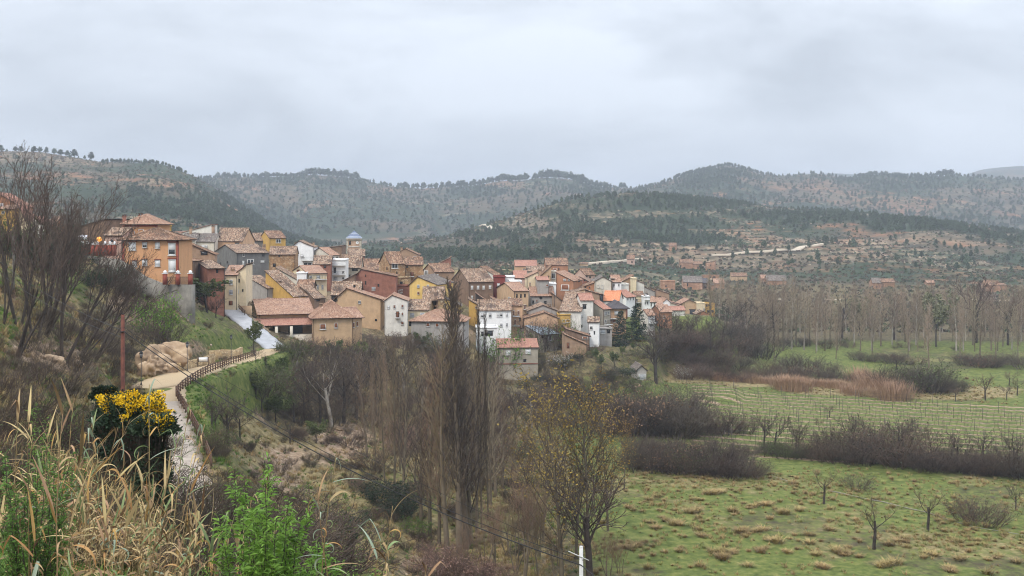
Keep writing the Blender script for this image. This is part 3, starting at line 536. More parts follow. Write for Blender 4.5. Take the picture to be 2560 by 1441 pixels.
def house(label, xa, xb, D, a, ye, dep, kind, rise, wall='tan', roof='old', wins='', af=.5, ch=(), name='house', base=None, over=.35, extra=None, wallm=None, group=None, cat='house'):
    global HCOUNT; HCOUNT += 1
    A = math.radians(a); ca, sa = math.cos(A), math.sin(A)
    if a >= 0 or True:
        Lx, Ly = (xa - HX) / F * D, D
        kx = (xb - HX) / F; tt = (kx*Ly - Lx) / (ca - kx*sa); w = tt
    zE = (HY - ye) / F * D
    if isinstance(dep, tuple):      # depth from the picture column of the far end of the side face
        kx = (dep[0] - HX) / F
        if a >= 0: d = (kx*Ly - Lx) / (-sa - kx*ca)
        else:
            Rx, Ry = Lx + w*ca, Ly + w*sa; d = (kx*Ry - Rx) / (-sa - kx*ca)
        if not (1.5 < d < 40): REPORT.append(('depth', label, round(d,1))); d = 8
    else: d = dep
    o3 = Vector((Lx, Ly, 0)); u3 = Vector((ca, sa, 0)); v3 = Vector((-sa, ca, 0))
    if base is None:
        zs = []
        for uu, vv in ((0,0),(w,0),(0,d),(w,d)):
            p = o3 + u3*uu + v3*vv; zs.append(gz(p.x/p.y*F + HX, min(p.y, 558)))
        zg = min(zs) - .8; REPORT.append(('h', label[:40], round(zE - max(zs), 1), round(w,1), round(d,1), round((xa+xb)/2), round(D+d/2), round(zE,1)))
    else: zg = (HY - base) / F * D
    h = max(zE - zg, 2.2)
    root = empty(name, (Lx, Ly, zg), (0, 0, A)); tag(root, label, cat, group)
    r = rise; k = kind
    if k == 'E': m = d*af; top = [(0,0,h),(w,0,h),(w,m,h+r),(w,d,h),(0,d,h),(0,m,h+r)]; faces = [[0,1],[1,2,3],[3,4],[4,5,0]]; rid = (0,0)
    elif k == 'G': m = w*af; hr_ = h + (rid2 if False else 0); top = [(0,0,h),(m,0,h+r),(w,0,h),(w,d,h),(m,d,h+r),(0,d,h)]; faces = [[0,1,2],[2,3],[3,4,5],[5,0]]
    elif k == 'S': top = [(0,0,h),(w,0,h),(w,d,h+r),(0,d,h+r)]; faces = [[0,1],[1,2],[2,3],[3,0]]
    elif k == 'B': top = [(0,0,h),(w,0,h),(w,d,h-r),(0,d,h-r)]; faces = [[0,1],[1,2],[2,3],[3,0]]
    elif k == 'L': top = [(0,0,h),(w,0,h-r),(w,d,h-r),(0,d,h)]; faces = [[0,1],[1,2],[2,3],[3,0]]
    elif k == 'R': top = [(0,0,h),(w,0,h+r),(w,d,h+r),(0,d,h)]; faces = [[0,1],[1,2],[2,3],[3,0]]
    else: top = [(0,0,h),(w,0,h),(w,d,h),(0,d,h)]; faces = [[0,1],[1,2],[2,3],[3,0]]
    if k == 'G' and isinstance(rise, tuple): pass
    nT = len(top); V = list(top) + [(x, y, 0) for x, y, z in top]; bm_faces = []
    for f in faces: bm_faces.append(f + [i + nT for i in reversed(f)])
    if k in 'EG':
        cap = []
    else: cap = [list(range(nT))] if k == 'F' else []
    me = bpy.data.meshes.new('wall'); me.from_pydata(V, [], [list(reversed(f)) for f in bm_faces] + cap); me.materials.append(wallm or WALLS[wall]); me.update()
    wo_ = put('wall', me, root)
    g, e = over*.6, over
    RV, RQ, RT, RUV = [], [], [], []; pitch = .30 if D < 320 else .42; old = {'old':1, 'brn':.9, 'gry':.8}.get(roof, .15); P = []
    def sl(dz, dx): return dz/dx if dx else 0
    if k == 'E':
        s1, s2 = sl(r, m), sl(r, d-m)
        P = [((-g,-e,h-e*s1),(w+g,-e,h-e*s1),(w+g,m,h+r),(-g,m,h+r)), ((w+g,d+e,h-e*s2),(-g,d+e,h-e*s2),(-g,m,h+r),(w+g,m,h+r))]; RG = [((-g,m,h+r),(w+g,m,h+r))]
    elif k == 'G':
        s1, s2 = sl(r, m), sl(r, w-m)
        P = [((-e,d+g,h-e*s1),(-e,-g,h-e*s1),(m,-g,h+r),(m,d+g,h+r)), ((w+e,-g,h-e*s2),(w+e,d+g,h-e*s2),(m,d+g,h+r),(m,-g,h+r))]; RG = [((m,-g,h+r),(m,d+g,h+r))]
    elif k == 'S': s1 = sl(r,d); P = [((-g,-e,h-e*s1),(w+g,-e,h-e*s1),(w+g,d+e,h+r+e*s1),(-g,d+e,h+r+e*s1))]; RG = []
    elif k == 'B': s1 = sl(r,d); P = [((w+g,d+e,h-r-e*s1),(-g,d+e,h-r-e*s1),(-g,-g,h+g*s1),(w+g,-g,h+g*s1))]; RG = []
    elif k == 'L': s1 = sl(r,w); P = [((w+e,-g,h-r-e*s1),(w+e,d+g,h-r-e*s1),(-g,d+g,h+g*s1),(-g,-g,h+g*s1))]; RG = []
    elif k == 'R': s1 = sl(r,w); P = [((-e,d+g,h-e*s1),(-e,-g,h-e*s1),(w+g,-g,h+r+g*s1),(w+g,d+g,h+r+g*s1))]; RG = []
    elif k == 'H':
        if w >= d: r1, r2 = (d/2, d/2), (max(w-d/2, d/2+.3), d/2)
        else: r1, r2 = (w/2, w/2), (w/2, d-w/2)
        t1, t2 = (*r1, h+r), (*r2, h+r); a0, a1, a2, a3 = (-e,-e,h-.1), (w+e,-e,h-.1), (w+e,d+e,h-.1), (-e,d+e,h-.1)
        if w >= d: P = [(a0,a1,t2,t1), (a1,a2,t2,t2), (a2,a3,t1,t2), (a3,a0,t1,t1)]; RG = [(a0,t1),(a1,t2),(t1,t2)]
        else: P = [(a0,a1,t1,t1), (a1,a2,t2,t1), (a2,a3,t2,t2), (a3,a0,t1,t2)]; RG = [(a0,t1),(a1,t1),(t1,t2)]
    else: RG = []
    if P:
        for i, c in enumerate(P):
            c = [(x, y, z + .17) for x, y, z in c]; panel(RV, RQ, RT, RUV, c, pitch if roof != 'met' else .5, old, HCOUNT*7+i)
        nq = len(RQ); base_i = len(RV)
        for a_, b_ in RG:      # ridge tiles
            a_, b_ = Vector(a_) + Vector((0,0,.22)), Vector(b_) + Vector((0,0,.22)); dd = (b_-a_).normalized(); sd_ = dd.cross(Vector((0,0,1))).normalized()*.16
            o_ = len(RV); RV += [a_-sd_-Vector((0,0,.08)), a_+Vector((0,0,.09)), a_+sd_-Vector((0,0,.08)), b_-sd_-Vector((0,0,.08)), b_+Vector((0,0,.09)), b_+sd_-Vector((0,0,.08))]; RUV += [(0,0),(0,.2),(0,.4),((b_-a_).length,0),((b_-a_).length,.2),((b_-a_).length,.4)]
            RQ += [(o_, o_+1, o_+4, o_+3), (o_+1, o_+2, o_+5, o_+4)]
        rm = mk('roof', [tuple(p) for p in RV], [RQ + RT], (ROOFS[roof], EAVE), [0]*len(RQ) + [1]*len(RT), uv=RUV)
        ro = put('roof', rm, root)
    else:      # flat roof with a parapet
        b = MB(); b.box((-.12,-.12,h+.003), (w+.12,.14,h+.35)); b.box((-.12,d-.14,h+.003), (w+.12,d+.12,h+.35)); b.box((-.12,.14,h+.003), (.14,d-.14,h+.35)); b.box((w-.14,.14,h+.003), (w+.12,d-.14,h+.35))
        ro = put('roof', b.mesh('roof', (wallm or WALLS[wall],)), root)
    R0 = Vector((Lx, Ly, 0)) + u3*w
    planes = {'f': (o3, Vector((sa, -ca, 0)), A), 'l': (o3 + v3*d, Vector((-ca, -sa, 0)), A - math.pi/2), 'r': (R0, Vector((ca, sa, 0)), A + math.pi/2)}
    def onplane(fc, px, py):
        p0, nn, rz = planes[fc]; dr = Vector(((px-HX)/F, 1, (HY-py)/F)); t = p0.dot(nn) / dr.dot(nn); return dr * t, rz, t
    for it in wins.split():
        fc, ty, nums = it.split(':'); px, py, pw, ph_ = [float(x) for x in nums.split(',')]
        P3, rz, t = onplane(fc, px, py); 
        q1, _, _ = onplane(fc, px - pw/2, py); q2, _, _ = onplane(fc, px + pw/2, py); ww = min((q2-q1).length, 6); hh = ph_ / F * t
        loc = root.matrix_basis.inverted() @ Vector((P3.x, P3.y, P3.z)) if False else None
        dl = P3 - Vector((Lx, Ly, 0)); lx = dl.x*ca + dl.y*sa; ly = -dl.x*sa + dl.y*ca; lz = P3.z - zg; rot = (0, 0, rz - A); lc = (lx, ly, lz)
        if ty in 'wdhbgW':
            fr = put('window', U_FB if ty in 'dW' else U_FR, root, lc, rot, (ww, 1, hh)); fr['kind2'] = ty
            put('pane', {'w': U_PW, 'd': U_PD, 'h': U_PH, 'b': U_PB, 'g': U_PG, 'W': U_PD}[ty], fr)
            if wall == 'orange' and ty in 'wh': put('lintel', U_LIN, fr)
            del fr['kind2']
        elif ty == 'k': put('window', U_OP, root, lc, rot, (ww, 1, hh))
        elif ty == 'D': put('door', U_DR, root, lc, rot, (ww, 1, hh))
        elif ty == 'G': put('garage_door', U_PG, root, lc, rot, (ww*1.15, 1, hh*1.15))
        elif ty == 'B': b_ = put('balcony', U_SLAB, root, lc, rot, (ww, 1, 1)); put('railing', U_RAIL, b_)
        elif ty == 's': put('satellite_dish', DISH, root, lc, rot, (ww, ww, ww))
    rr_ = random.Random(HCOUNT*13)
    if base is None and w > 2.2 and k != 'F':      # gutter and drain pipe
        px0 = rr_.choice((.06, w-.14)); b = MB(); b.box((px0, -.09, 0), (px0+.08, -.01, h-.15)); put('drain_pipe', b.mesh('drain_pipe', (BLK if rr_.random() < .5 else EAVE,)), root)
    if base is None and name == 'house':      # small openings on the visible side wall and on bare fronts
        if a >= 14 and k != 'F' and 'l:' not in wins:
            for i in range(rr_.choice((1,2,2,3))): put('window', U_OP, root, (-.01, d*rr_.uniform(.2,.8), h - rr_.uniform(1.2,4.2)), (0,0,-math.pi/2), (rr_.uniform(.4,.8),1,rr_.uniform(.5,1.0)))
        if not wins and w > 2.5 and k not in 'LR':
            for i in range(rr_.choice((1,2,3))): put('window', U_OP if rr_.random() < .6 else U_FR, root, (w*rr_.uniform(.2,.8), -.005, h - rr_.uniform(1.0,1.6) - 2.6*(i//2)), (0,0,0), (rr_.uniform(.5,.9),1,rr_.uniform(.6,1.1)))
        elif not wins and w > 2.5:
            for i in range(rr_.choice((1,2))): put('window', U_OP, root, (w*rr_.uniform(.25,.6), -.005, h - abs(r)*.8 - rr_.uniform(1.0,2.4)), (0,0,0), (rr_.uniform(.5,.8),1,rr_.uniform(.6,1.0)))
    for c in ch:
        cx, cy, ck = c[:3]; sc_ = c[3] if len(c) > 3 else 1.0
        Dq = D + (d*.5 if kind in 'EGH' else d*.4); P3 = W(cx, cy, Dq); dl = P3 - Vector((Lx, Ly, 0)); lx = dl.x*ca + dl.y*sa; ly = -dl.x*sa + dl.y*ca
        if ck == 'a': put('antenna', ANT, ro, (lx, ly, P3.z - zg - 2.4))
        else: put('chimney', {'b': CHB, 'o': CHO, 'w': CHW}[ck], ro, (lx, ly, P3.z - zg - 1.7*sc_), (0,0,0), sc_)
    return root, ro, dict(w=w, d=d, h=h, A=A, Lx=Lx, Ly=Ly, zg=zg)
H = house
# ---- upper quarter
Ro, Rr, I = H('large orange three storey house with red corner trim and white shutters above concrete wall', 305, 447, 186, 2, 601, 9, 'H', 1.9, 'orange', 'brn', 'f:w:331,616,18,20 f:h:362,613,12,14 f:w:393.5,614,12,15 f:h:430,623,18,31 f:w:337,660,12,16 f:w:362,657,13,16 f:w:394,658,13,16 f:w:430.5,664,18,31', over=.7)
b = MB(); hh = I['h']; ww = I['w']
for x in (0, ww-.42): b = MB(); b.box((x, -.07, .0), (x+.42, .2, hh-.02)); put('corner_trim', b.mesh('corner_trim', (TRIMR,)), Ro)
b = MB(); b.box((ww-4.0, -1.6, hh-8.6), (ww-.5, 0, hh-8.45)); put('awning', b.mesh('awning', (M('green_awning', (.03,.12,.08)),)), Ro)
R2, _, I2 = H('upper orange block with hipped roof and two red chimneys behind the large orange house', 312, 394, 197, 2, 562, 8, 'H', 1.7, 'orange', 'pnk', ch=((311,538,'o',.8),(352,535,'o',1.0)), over=.7)
for x in (0, I2['w']-.4): b = MB(); b.box((x, -.07, .0), (x+.4, .2, I2['h']-.02)); put('corner_trim', b.mesh('corner_trim', (TRIMR,)), R2)
b = MB(); b.box((0.4,-.07,I2['h']-.35),(I2['w']-.4,.1,I2['h']-.02)); put('eave_band', b.mesh('eave_band', (TRIMR,)), R2)
H('small orange rooftop room beside the hipped orange block', 396, 412, 206, 0, 567, 4, 'F', 0, 'ochre', 'pnk', 'f:d:400,574,5,8')
H('brown stone house under a long pale sloping roof beyond the red fence', 184, 262, 205, -12, 572, 8, 'R', 1.6, 'umber', 'gry', 'f:k:193,577,8,5')
H('weathered pinkish house with rough tiled roof beside the upper orange block', 262, 306, 192, 0, 590, 8, 'E', 1.2, 'pink', 'old', 'f:k:280,603,6,6')
H('brown gable end house with red verge at the hamlet top above dark bush', -60, 50, 225, 8, 516, 9, 'G', 2.6, 'rust', 'red', 'f:w:5,512,8,7', ch=())
H('yellow ochre annex under a pale eave beside dark evergreen bush', -10, 38, 215, 4, 524, 6, 'S', .8, 'ochre', 'pnk', 'f:d:8,532,7,7')
H('cream pillared house corner seen through the bare trunks', 48, 62, 212, 10, 520, 8, 'L', 2, 'cream', 'red')
H('white plastered house with sloping gable among the leaning trees', 84, 110, 214, 8, 545, 8, 'L', 1.5, 'palew', 'red')
H('small brick annex with pink tiled roof next to white plastered house', 111, 133, 206, 5, 561, 6, 'S', 1.3, 'rust', 'pnk')
H('long brown wall house falling away from the orange house with one dark window', 449, 537, 222, 12, 601, 9, 'L', 3.0, 'brown', 'brn', 'f:k:510.5,634,17,9')
H('red plastered house with tiled lean roof below the long brown wall', 519, 562, 212, 28, 673, (480,), 'S', 1.6, 'red', 'old', 'f:k:543,679,5,8')
H('old brown storehouse wedged between orange house and red plastered house', 452, 482, 214, 0, 648, 6, 'L', .5, 'umber', 'brn', 'f:k:459,668,5,14')
H('tall cream house with two grey windows beside the olive tree', 560, 593, 225, 6, 689, 8, 'S', 1.6, 'cream', 'pnk', 'f:g:577.5,706,9,13 f:g:577.5,731,10,12 f:D:577,758,9,11', ch=((582,670,'b'),))
H('narrow cream stair house with tiny slit windows beside grey gable', 593, 615, 227, 4, 681, 8, 'R', 1.4, 'cream', 'old', 'f:k:598,703,3,8 f:w:595,729,5,9 f:k:607,727,3,6', ch=())
H('tan lower house corner with garage at the top of the ramp', 533, 560, 224, 4, 700, 7, 'E', 1.2, 'ochre', 'old')
H('dark cement house with white loggia under long speckled roof', 592, 672, 285, 33, 634, (537,), 'E', 2.0, 'grey', 'old', 'f:d:609,638,5,8 f:W:626,655,17,12 f:k:658,639,6,5 f:w:656,654,9,5 f:w:608,657,5,9', ch=((660,612,'b'),))
H('orange stone house attached to the dark cement house', 673, 738, 290, 6, 637, 9, 'E', 1.9, 'stone', 'old', 'f:k:698,641,4,4 f:k:686,664,7,8')
H('cream house with grey ribbed roof and skylights on the ridge street', 487, 537, 300, 4, 605, 9, 'E', 2.0, 'pale', 'gry', 'f:w:508,617,8,9 f:w:516,616,5,7', ch=((475,560,'a'),(497,589,'o',.6)))
H('grey ribbed roof wing next to the ridge street cream house', 454, 487, 298, 4, 602, 9, 'E', 1.8, 'pale', 'gry', ch=((477,567,'b'),))
H('white gabled house with red brick verges behind the ribbed roofs', 455, 529, 330, 3, 583, 8, 'R', 2.4, 'palew', 'red', 'f:k:487,584,6,4')
H('broad brown roofed house with dormer on the ridge street', 537, 606, 305, -6, 603, 10, 'E', 3.4, 'peach', 'old', 'f:k:593,611,11,7', ch=((533,563,'b'),(544,592,'o',.6)))
H('narrow orange wall house beyond the broad brown roof', 597, 617, 325, -10, 590, 8, 'L', 1.8, 'ochre', 'brn')
H('low dark grey house with brown tiled roof beside the yellow house', 616, 663, 325, 4, 602, 8, 'E', 2.0, 'grey', 'old', 'f:d:635,610,6,5', ch=((614,594,'b',.7),))
H('bright yellow house with tall dark window and cream side', 674, 714, 318, 26, 596, (650,), 'E', 1.9, 'ochre', 'brn', 'f:d:696,603,13,10 f:w:691,618,4,3')
H('pale plastered shed house under a broad speckled roof above the arcade house', 668, 703, 246, 48, 722, (617,), 'S', 2.4, 'lgrey', 'old', 'f:k:696,726,6,5 f:k:684,736,3,9')
H('long ochre sided house with steep speckled roof beside the pale plastered shed house', 733, 767, 242, 48, 742, (664,), 'S', 5.2, 'ochre', 'old', 'f:b:749,748,5,8', ch=((700,703,'b',.9),))
H('cream walled lean house with torn verge behind the speckled roofs', 690, 742, 268, 3, 671, 8, 'L', 2.9, 'pale', 'old')
H('small white rooftop box house amid the speckled roofs', 742, 765, 264, 3, 685, 5, 'F', 0, 'white', 'gry')
H('cream and peach house with white cornice and two pairs of windows', 769, 817, 266, 22, 685, (733,), 'E', 1.5, 'cream', 'pnk', 'f:g:777,693,7,6 f:g:796,693,9,8 f:g:794,718,5,11 f:g:806,718,5,11 f:B:793,699,46,2', ch=((745,673,'o',.8),))
H('low orange brown roofed store below the cream and peach house', 742, 782, 256, 4, 719, 7, 'E', 1.4, 'umber', 'brn')
H('dark stone barn with mottled roof touching the ochre sided house', 786, 812, 244, 44, 747, (752,), 'S', 2.4, 'umber', 'old', 'f:k:795,752,8,4')
H('low black shed with red wall behind the arcade house', 664, 736, 236, 6, 750, 5, 'L', .6, 'red', 'brn')
# ---- middle, tower quarter
H('white patched house with bluish balcony window below the ridge', 729, 784, 305, 3, 618, 9, 'G', 1.6, 'white', 'old', 'f:d:743,637,6,4 f:w:755,640,8,8 f:W:769,662,22,10 f:B:769,652,28,4', af=.35, ch=((739,606,'b',.7),(784,605,'b',.7)))
H('dark brown house with slanted top beside the bell tower', 800, 855, 350, 0, 622, 8, 'R', .8, 'umber', 'brn')
H('cream gabled house with pink tiled roof and little upper windows', 825, 848, 300, 38, 639, (774,), 'E', 1.9, 'pale', 'pnk', 'f:d:833,647,6,9 f:k:843,650,4,11', ch=((840,630,'w',.7),))
H('tall white balcony house in three steps below the pink roof', 826, 864, 290, 3, 652, 8, 'F', 0, 'white', 'gry', 'f:k:837,677,6,13 f:B:845,688,36,5 f:g:839,697,10,10 f:d:858,696,5,5 f:B:846,664,34,4 f:d:858,681,5,5')
H('red brick house with dark tiled roof beside the white balcony house', 783, 826, 285, 4, 661, 8, 'E', 1.9, 'red', 'old', 'f:k:812,668,6,6')
H('red walled church nave below the bell tower', 870, 912, 345, 8, 641, 10, 'E', 1.9, 'red', 'old', ch=())
H('old low house with wide attic opening beneath the church', 852, 902, 300, 4, 670, 10, 'E', 3.2, 'beige', 'old', 'f:k:887,675,15,6 f:k:872,690,7,5')
H('cream cottage with long brown roof near the half timbered house', 902, 961, 310, 4, 674, 10, 'E', 2.6, 'beige', 'brn', 'f:k:936,680,4,6 f:k:950,679,3,5')
H('half timbered stone house with dark blue loggia window', 974, 1012, 285, 24, 660, (948,), 'E', 2.8, 'stone', 'brn', 'f:W:987,665,16,13 f:k:992,683,3,6')
H('half timbered annex with iron balcony window and stone base', 1012, 1057, 290, 6, 663, 8, 'E', 1.8, 'stone', 'brn', 'f:D:1030,687,7,14 f:B:1030,692,11,3 f:k:1018,668,4,4')
H('rubble ruin wall of pale stones beside the yellow gable house', 992, 1024, 272, 2, 696, 4, 'F', 0, 'rubble', 'brn')
H('big brown gabled house with television aerial and red patch', 982, 1046, 335, 2, 638, 10, 'G', 1.8, 'brown', 'brn', 'f:b:1037,646,8,11', ch=((1004,617,'b',.9),))
H('long red walled barn with tan gable corner and slit windows', 888, 990, 262, 3, 692, 8, 'G', 1.7, 'red', 'brn', 'f:k:914,690,2,5 f:k:946,714,4,6 f:g:934,722,9,8 f:k:914,708,3,8', af=.14)
H('low red garden wall building ending at the yellow gable', 988, 1025, 268, 4, 717, 4, 'F', 0, 'red', 'brn')
H('sunken dark roofed cottages in front of the red barn', 828, 900, 248, 4, 738, 9, 'E', 2.6, 'dark', 'old', 'f:s:886,716,8,8')
H('brown lean roof shed propped against the red barn', 832, 886, 258, 2, 716, 9, 'R', 2.6, 'umber', 'old', ch=())
H('yellow gabled house with peach side and grey tiled roof', 1024, 1093, 258, -14, 712, (1133,), 'G', 1.8, 'yellow', 'gry', 'f:g:1046,716,6,8 f:g:1070,716,6,8 f:b:1046,733,5,7 r:k:1110,721,4,4', af=.3, ch=((1125,703,'o',.6),))
H('tan house with glazed side loggia above the yellow gable', 1087, 1136, 300, 22, 681, (1058,), 'E', 2.0, 'brown', 'brn', 'f:w:1094,689,4,7 l:d:1066,683,9,13')
H('red triangular brick gable rising behind the tan house', 1088, 1127, 330, 3, 664, 7, 'R', 2.3, 'red', 'brn')
H('wide brown house with four white shuttered windows', 1172, 1233, 280, 20, 706, (1131,), 'E', 2.9, 'umber', 'old', 'f:w:1180,719,6,9 f:w:1195,719,6,9 f:w:1209,719,6,9 f:w:1225,718,6,9 f:w:1180,743,5,7', ch=((1206,680,'b',.8),(1181,690,'w',.5),(1152,670,'s')) if False else ((1206,680,'b',.8),(1181,690,'w',.5)))
H('white gabled house with orange tiled roof on the skyline street', 1234, 1251, 318, 52, 688, (1168,), 'E', 2.2, 'palew', 'brn', ch=((1248,664,'a'),))
H('dark red parapet house with pale doorway', 1234, 1263, 286, 2, 694, 6, 'F', 0, 'dred', 'gry', 'f:w:1246,713,7,9')
H('white flat roofed house next to the dark red parapet', 1264, 1286, 290, 2, 694, 6, 'F', 0, 'white', 'gry', 'f:w:1274,710,7,5')
H('low white terrace block above the tan tower house', 1276, 1304, 282, 4, 706, 6, 'F', 0, 'white', 'gry')
H('tall tan tower house with three slit windows in a row', 1285, 1321, 268, 16, 729, (1242,), 'E', 1.6, 'tan', 'pnk', 'f:k:1292,741,4,8 f:k:1302,741,4,8 f:k:1312,740,4,8 f:b:1301,765,5,9 f:b:1312,768,5,12 f:B:1312,774,8,2 f:k:1312,790,4,6 l:d:1274,747,6,8')
H('big tan gable house with satellite dish behind the arcade house', 838, 951, 248, -7, 748, (962,), 'G', 2.4, 'tan', 'pnk', 'f:d:899,756,7,8 f:s:840,750,9,9 f:k:940,801,5,5', af=.26, over=.6)
H('cream gabled house with red brown shutters and upper door', 961, 1018, 240, 3, 753, 9, 'G', 1.2, 'palew', 'pnk', 'f:w:971,768,6,8 f:b:986,767,5,8 f:b:1006,766,5,8 f:D:994,787,7,16 f:B:994,795,12,2 f:b:1006,785,4,7 f:b:1006,808,7,9', af=.34)
H('low cream house with two grey garage shutters beside the cream gable', 1019, 1071, 244, -4, 776, 9, 'E', 1.9, 'cream', 'old', 'f:g:1030,788,11,10 f:g:1056,787,11,10')
H('ruined barn with sagging roof and dark open front', 1060, 1098, 252, 3, 748, 7, 'E', 2.4, 'brown', 'old', 'f:k:1080,756,22,14 f:k:1058,757,5,12 f:k:1080,776,20,14', over=.7)
H('brick and rubble house between ruined barn and yellow lane house', 1095, 1110, 246, 2, 748, 8, 'E', 2.4, 'rubble', 'old')
H('yellow lane house seen behind the tall bare poplars', 1108, 1152, 248, 3, 746, 8, 'L', 1.8, 'yellow', 'gry', 'f:b:1113,763,5,8 f:k:1109,780,4,7')
H('thin ochre wall house beside the large white house', 1172, 1194, 258, 2, 750, 8, 'L', 1.2, 'ochre', 'old', 'f:b:1190,769,4,5')
H('large white house with a row of shuttered windows above bare poplars', 1195, 1278, 250, 2, 777, 9, 'E', 1.9, 'white', 'old', 'f:h:1206,789,7,11 f:h:1225,788,7,11 f:w:1245,787,6,10 f:h:1253,787,6,10 f:w:1267,786,5,10 f:w:1207,816,8,10 f:w:1225,816,6,9 f:g:1253,813,6,8 f:g:1267,812,4,8', af=.55)
H('dark sided roof terraces behind the large white house', 1190, 1222, 268, 3, 735, 8, 'L', 2.2, 'dark', 'brn', ch=())
H('white lane house with steep falling roof behind the large white house', 1228, 1278, 264, 3, 747, 8, 'L', 2.0, 'palew', 'brn', 'f:d:1242,758,7,12', ch=((1262,745,'b',.6),))
H('narrow orange facade with stacked balconies in the steep lane', 1277, 1306, 256, 4, 765, 8, 'E', 1.2, 'peach', 'brn', 'f:b:1284,783,4,14 f:b:1296,782,4,12 f:B:1290,791,18,2 f:b:1288,806,4,14 f:B:1290,815,18,2 f:k:1300,800,3,8')
H('white porch building with pillars under the large white house', 1190, 1243, 240, 2, 822, 6, 'F', 0, 'white', 'gry', 'f:k:1222,834,20,12 f:k:1206,836,6,10 f:w:1232,850,5,8')
H('long grey plastered barn with ribbed pink roof and two dark windows', 1028, 1160, 228, -4, 804, 9, 'H', 2.0, 'lgrey', 'pnk', 'f:b:1070,812,9,9 f:b:1093,813,8,10 f:k:1025,811,6,9', over=.5)
# ---- lower right quarter
H('tall yellow plastered wall house with curved lower step', 1317, 1344, 282, 3, 694, 8, 'R', 1.3, 'cream', 'pnk', 'f:b:1325,712,3,12', af=.5)
H('pink roofed house with stone wall beside the yellow plastered wall', 1286, 1318, 295, 3, 696, 9, 'E', 1.6, 'pink', 'red', ch=((1303,684,'w',.5),))
H('brown shed with high pointed wall and square chimney', 1352, 1378, 300, 3, 690, 7, 'R', 2.5, 'tan', 'brn', 'f:s:1371,691,4,5', ch=((1350,672,'b',1.2),))
H('glass fronted stair house beside the rust coloured house', 1376, 1390, 302, 2, 681, 6, 'F', 0, 'pale', 'gry', 'f:W:1383,690,9,14')
H('white yard house with grey side and salmon canopy', 1344, 1372, 276, 4, 702, 8, 'E', .6, 'lgrey', 'red', 'f:b:1368,714,6,6')
H('white workshop with wide glazed window under dark red wall', 1362, 1390, 280, 2, 712, 7, 'F', 0, 'white', 'gry', 'f:b:1377,718,14,8')
H('rust coloured house with recessed loggia and falling tiled roof', 1390, 1433, 290, -18, 682, (1455,), 'L', 2.2, 'rust', 'pnk', 'f:g:1412,700,7,6 f:g:1422,700,5,6 f:b:1413,719,20,14 r:k:1447,702,4,7')
H('distant orange farmhouse with long flat roof above the town', 1365, 1420, 430, 3, 663, 9, 'E', 2.4, 'rust', 'brn', 'f:b:1387,674,9,5 f:k:1397,674,3,5 f:k:1380,665,3,2')
H('long low orange roofed shed at the town edge', 1288, 1342, 425, 2, 666, 9, 'E', 2.0, 'peach', 'red', )
H('low brown sheds with pale verge at the town edge', 1318, 1362, 400, 2, 679, 8, 'E', 1.6, 'beige', 'old', 'f:k:1345,684,5,4')
H('pink brick cottage with dark windows near the terraced bank', 1463, 1488, 350, 30, 688, (1437,), 'E', 1.8, 'pink', 'brn', 'f:k:1467,692,4,3 f:k:1475,694,4,4')
H('red brick shed with falling pink roof behind the orange yard wall', 1457, 1486, 315, 3, 697, 8, 'L', 1.8, 'red', 'pnk', 'f:k:1462,701,3,5')
H('orange yard wall house with a small white dish', 1448, 1486, 292, 3, 722, 7, 'R', 1.5, 'rust', 'brn', 'f:s:1474,720,4,4 f:k:1464,719,3,3')
H('twin pale plastered gable house with dark chimney stack', 1487, 1528, 305, 2, 704, 9, 'G', 1.2, 'pale', 'gry', '', ch=((1531,697,'b',1.6),))
H('white square house with two slit windows under flat tiled roof', 1532, 1553, 308, 3, 706, 9, 'E', 1.6, 'white', 'pnk', 'f:d:1535,713,3,8 f:d:1547,713,3,7')
H('brown gabled shed with ochre corner on the town crest', 1553, 1584, 335, 3, 706, 8, 'R', 1.9, 'brown', 'brn', 'f:k:1577,719,5,7')
H('low white laundry house below the brown crest shed', 1553, 1572, 312, 3, 713, 6, 'F', 0, 'palew', 'pnk')
H('thin cream tower house with drain pipe at the town crest', 1583, 1591, 328, 2, 698, 6, 'F', 0, 'cream', 'gry', )
H('pale stepped gable house at the eastern town crest', 1591, 1610, 338, 3, 703, 8, 'L', .8, 'palew', 'pnk')
H('grey rubble sided shed stepping down the crest', 1608, 1638, 365, 2, 717, 7, 'L', 1.8, 'lgrey', 'brn')
H('brown long shed furthest down the crest', 1638, 1673, 372, 2, 724, 7, 'L', 1.5, 'brown', 'brn')
H('brown walled house rising to a dark drainpipe corner', 1433, 1463, 272, 2, 731, 7, 'R', .6, 'tan', 'old', 'f:k:1455,735,3,4')
H('wide brown walled house with dark balcony slot', 1467, 1508, 275, 2, 727, 8, 'L', 1.2, 'brown', 'brn', 'f:k:1503,748,8,20')
H('pink roofed workshop with white skylight strip', 1452, 1484, 258, 6, 752, 7, 'E', 1.3, 'palew', 'red', ch=())
H('curved tile roof house with grey front and satellite dish', 1327, 1385, 275, 4, 741, 9, 'E', 1.9, 'lgrey', 'pnk', 'f:k:1363,759,6,10 f:s:1352,744,8,8 f:b:1342,752,4,7 f:k:1333,756,4,7')
H('brown gable wall house under the big speckled roof', 1385, 1420, 270, 3, 738, 9, 'L', 2.6, 'brown', 'brn', ch=())
H('big speckled roofed house with white gable above the ochre annex', 1399, 1452, 256, -10, 779, (1479,), 'E', 3.6, 'palew', 'old', 'r:d:1454,792,3,11 r:d:1459,792,3,11 r:d:1464,791,3,11 r:k:1473,784,4,8 r:k:1454,817,3,6')
H('pale grey gable house with chimney on its verge', 1321, 1393, 259, 2, 778, 8, 'G', 1.3, 'lgrey', 'old', '', ch=((1373,761,'b',1.2),), af=.5)
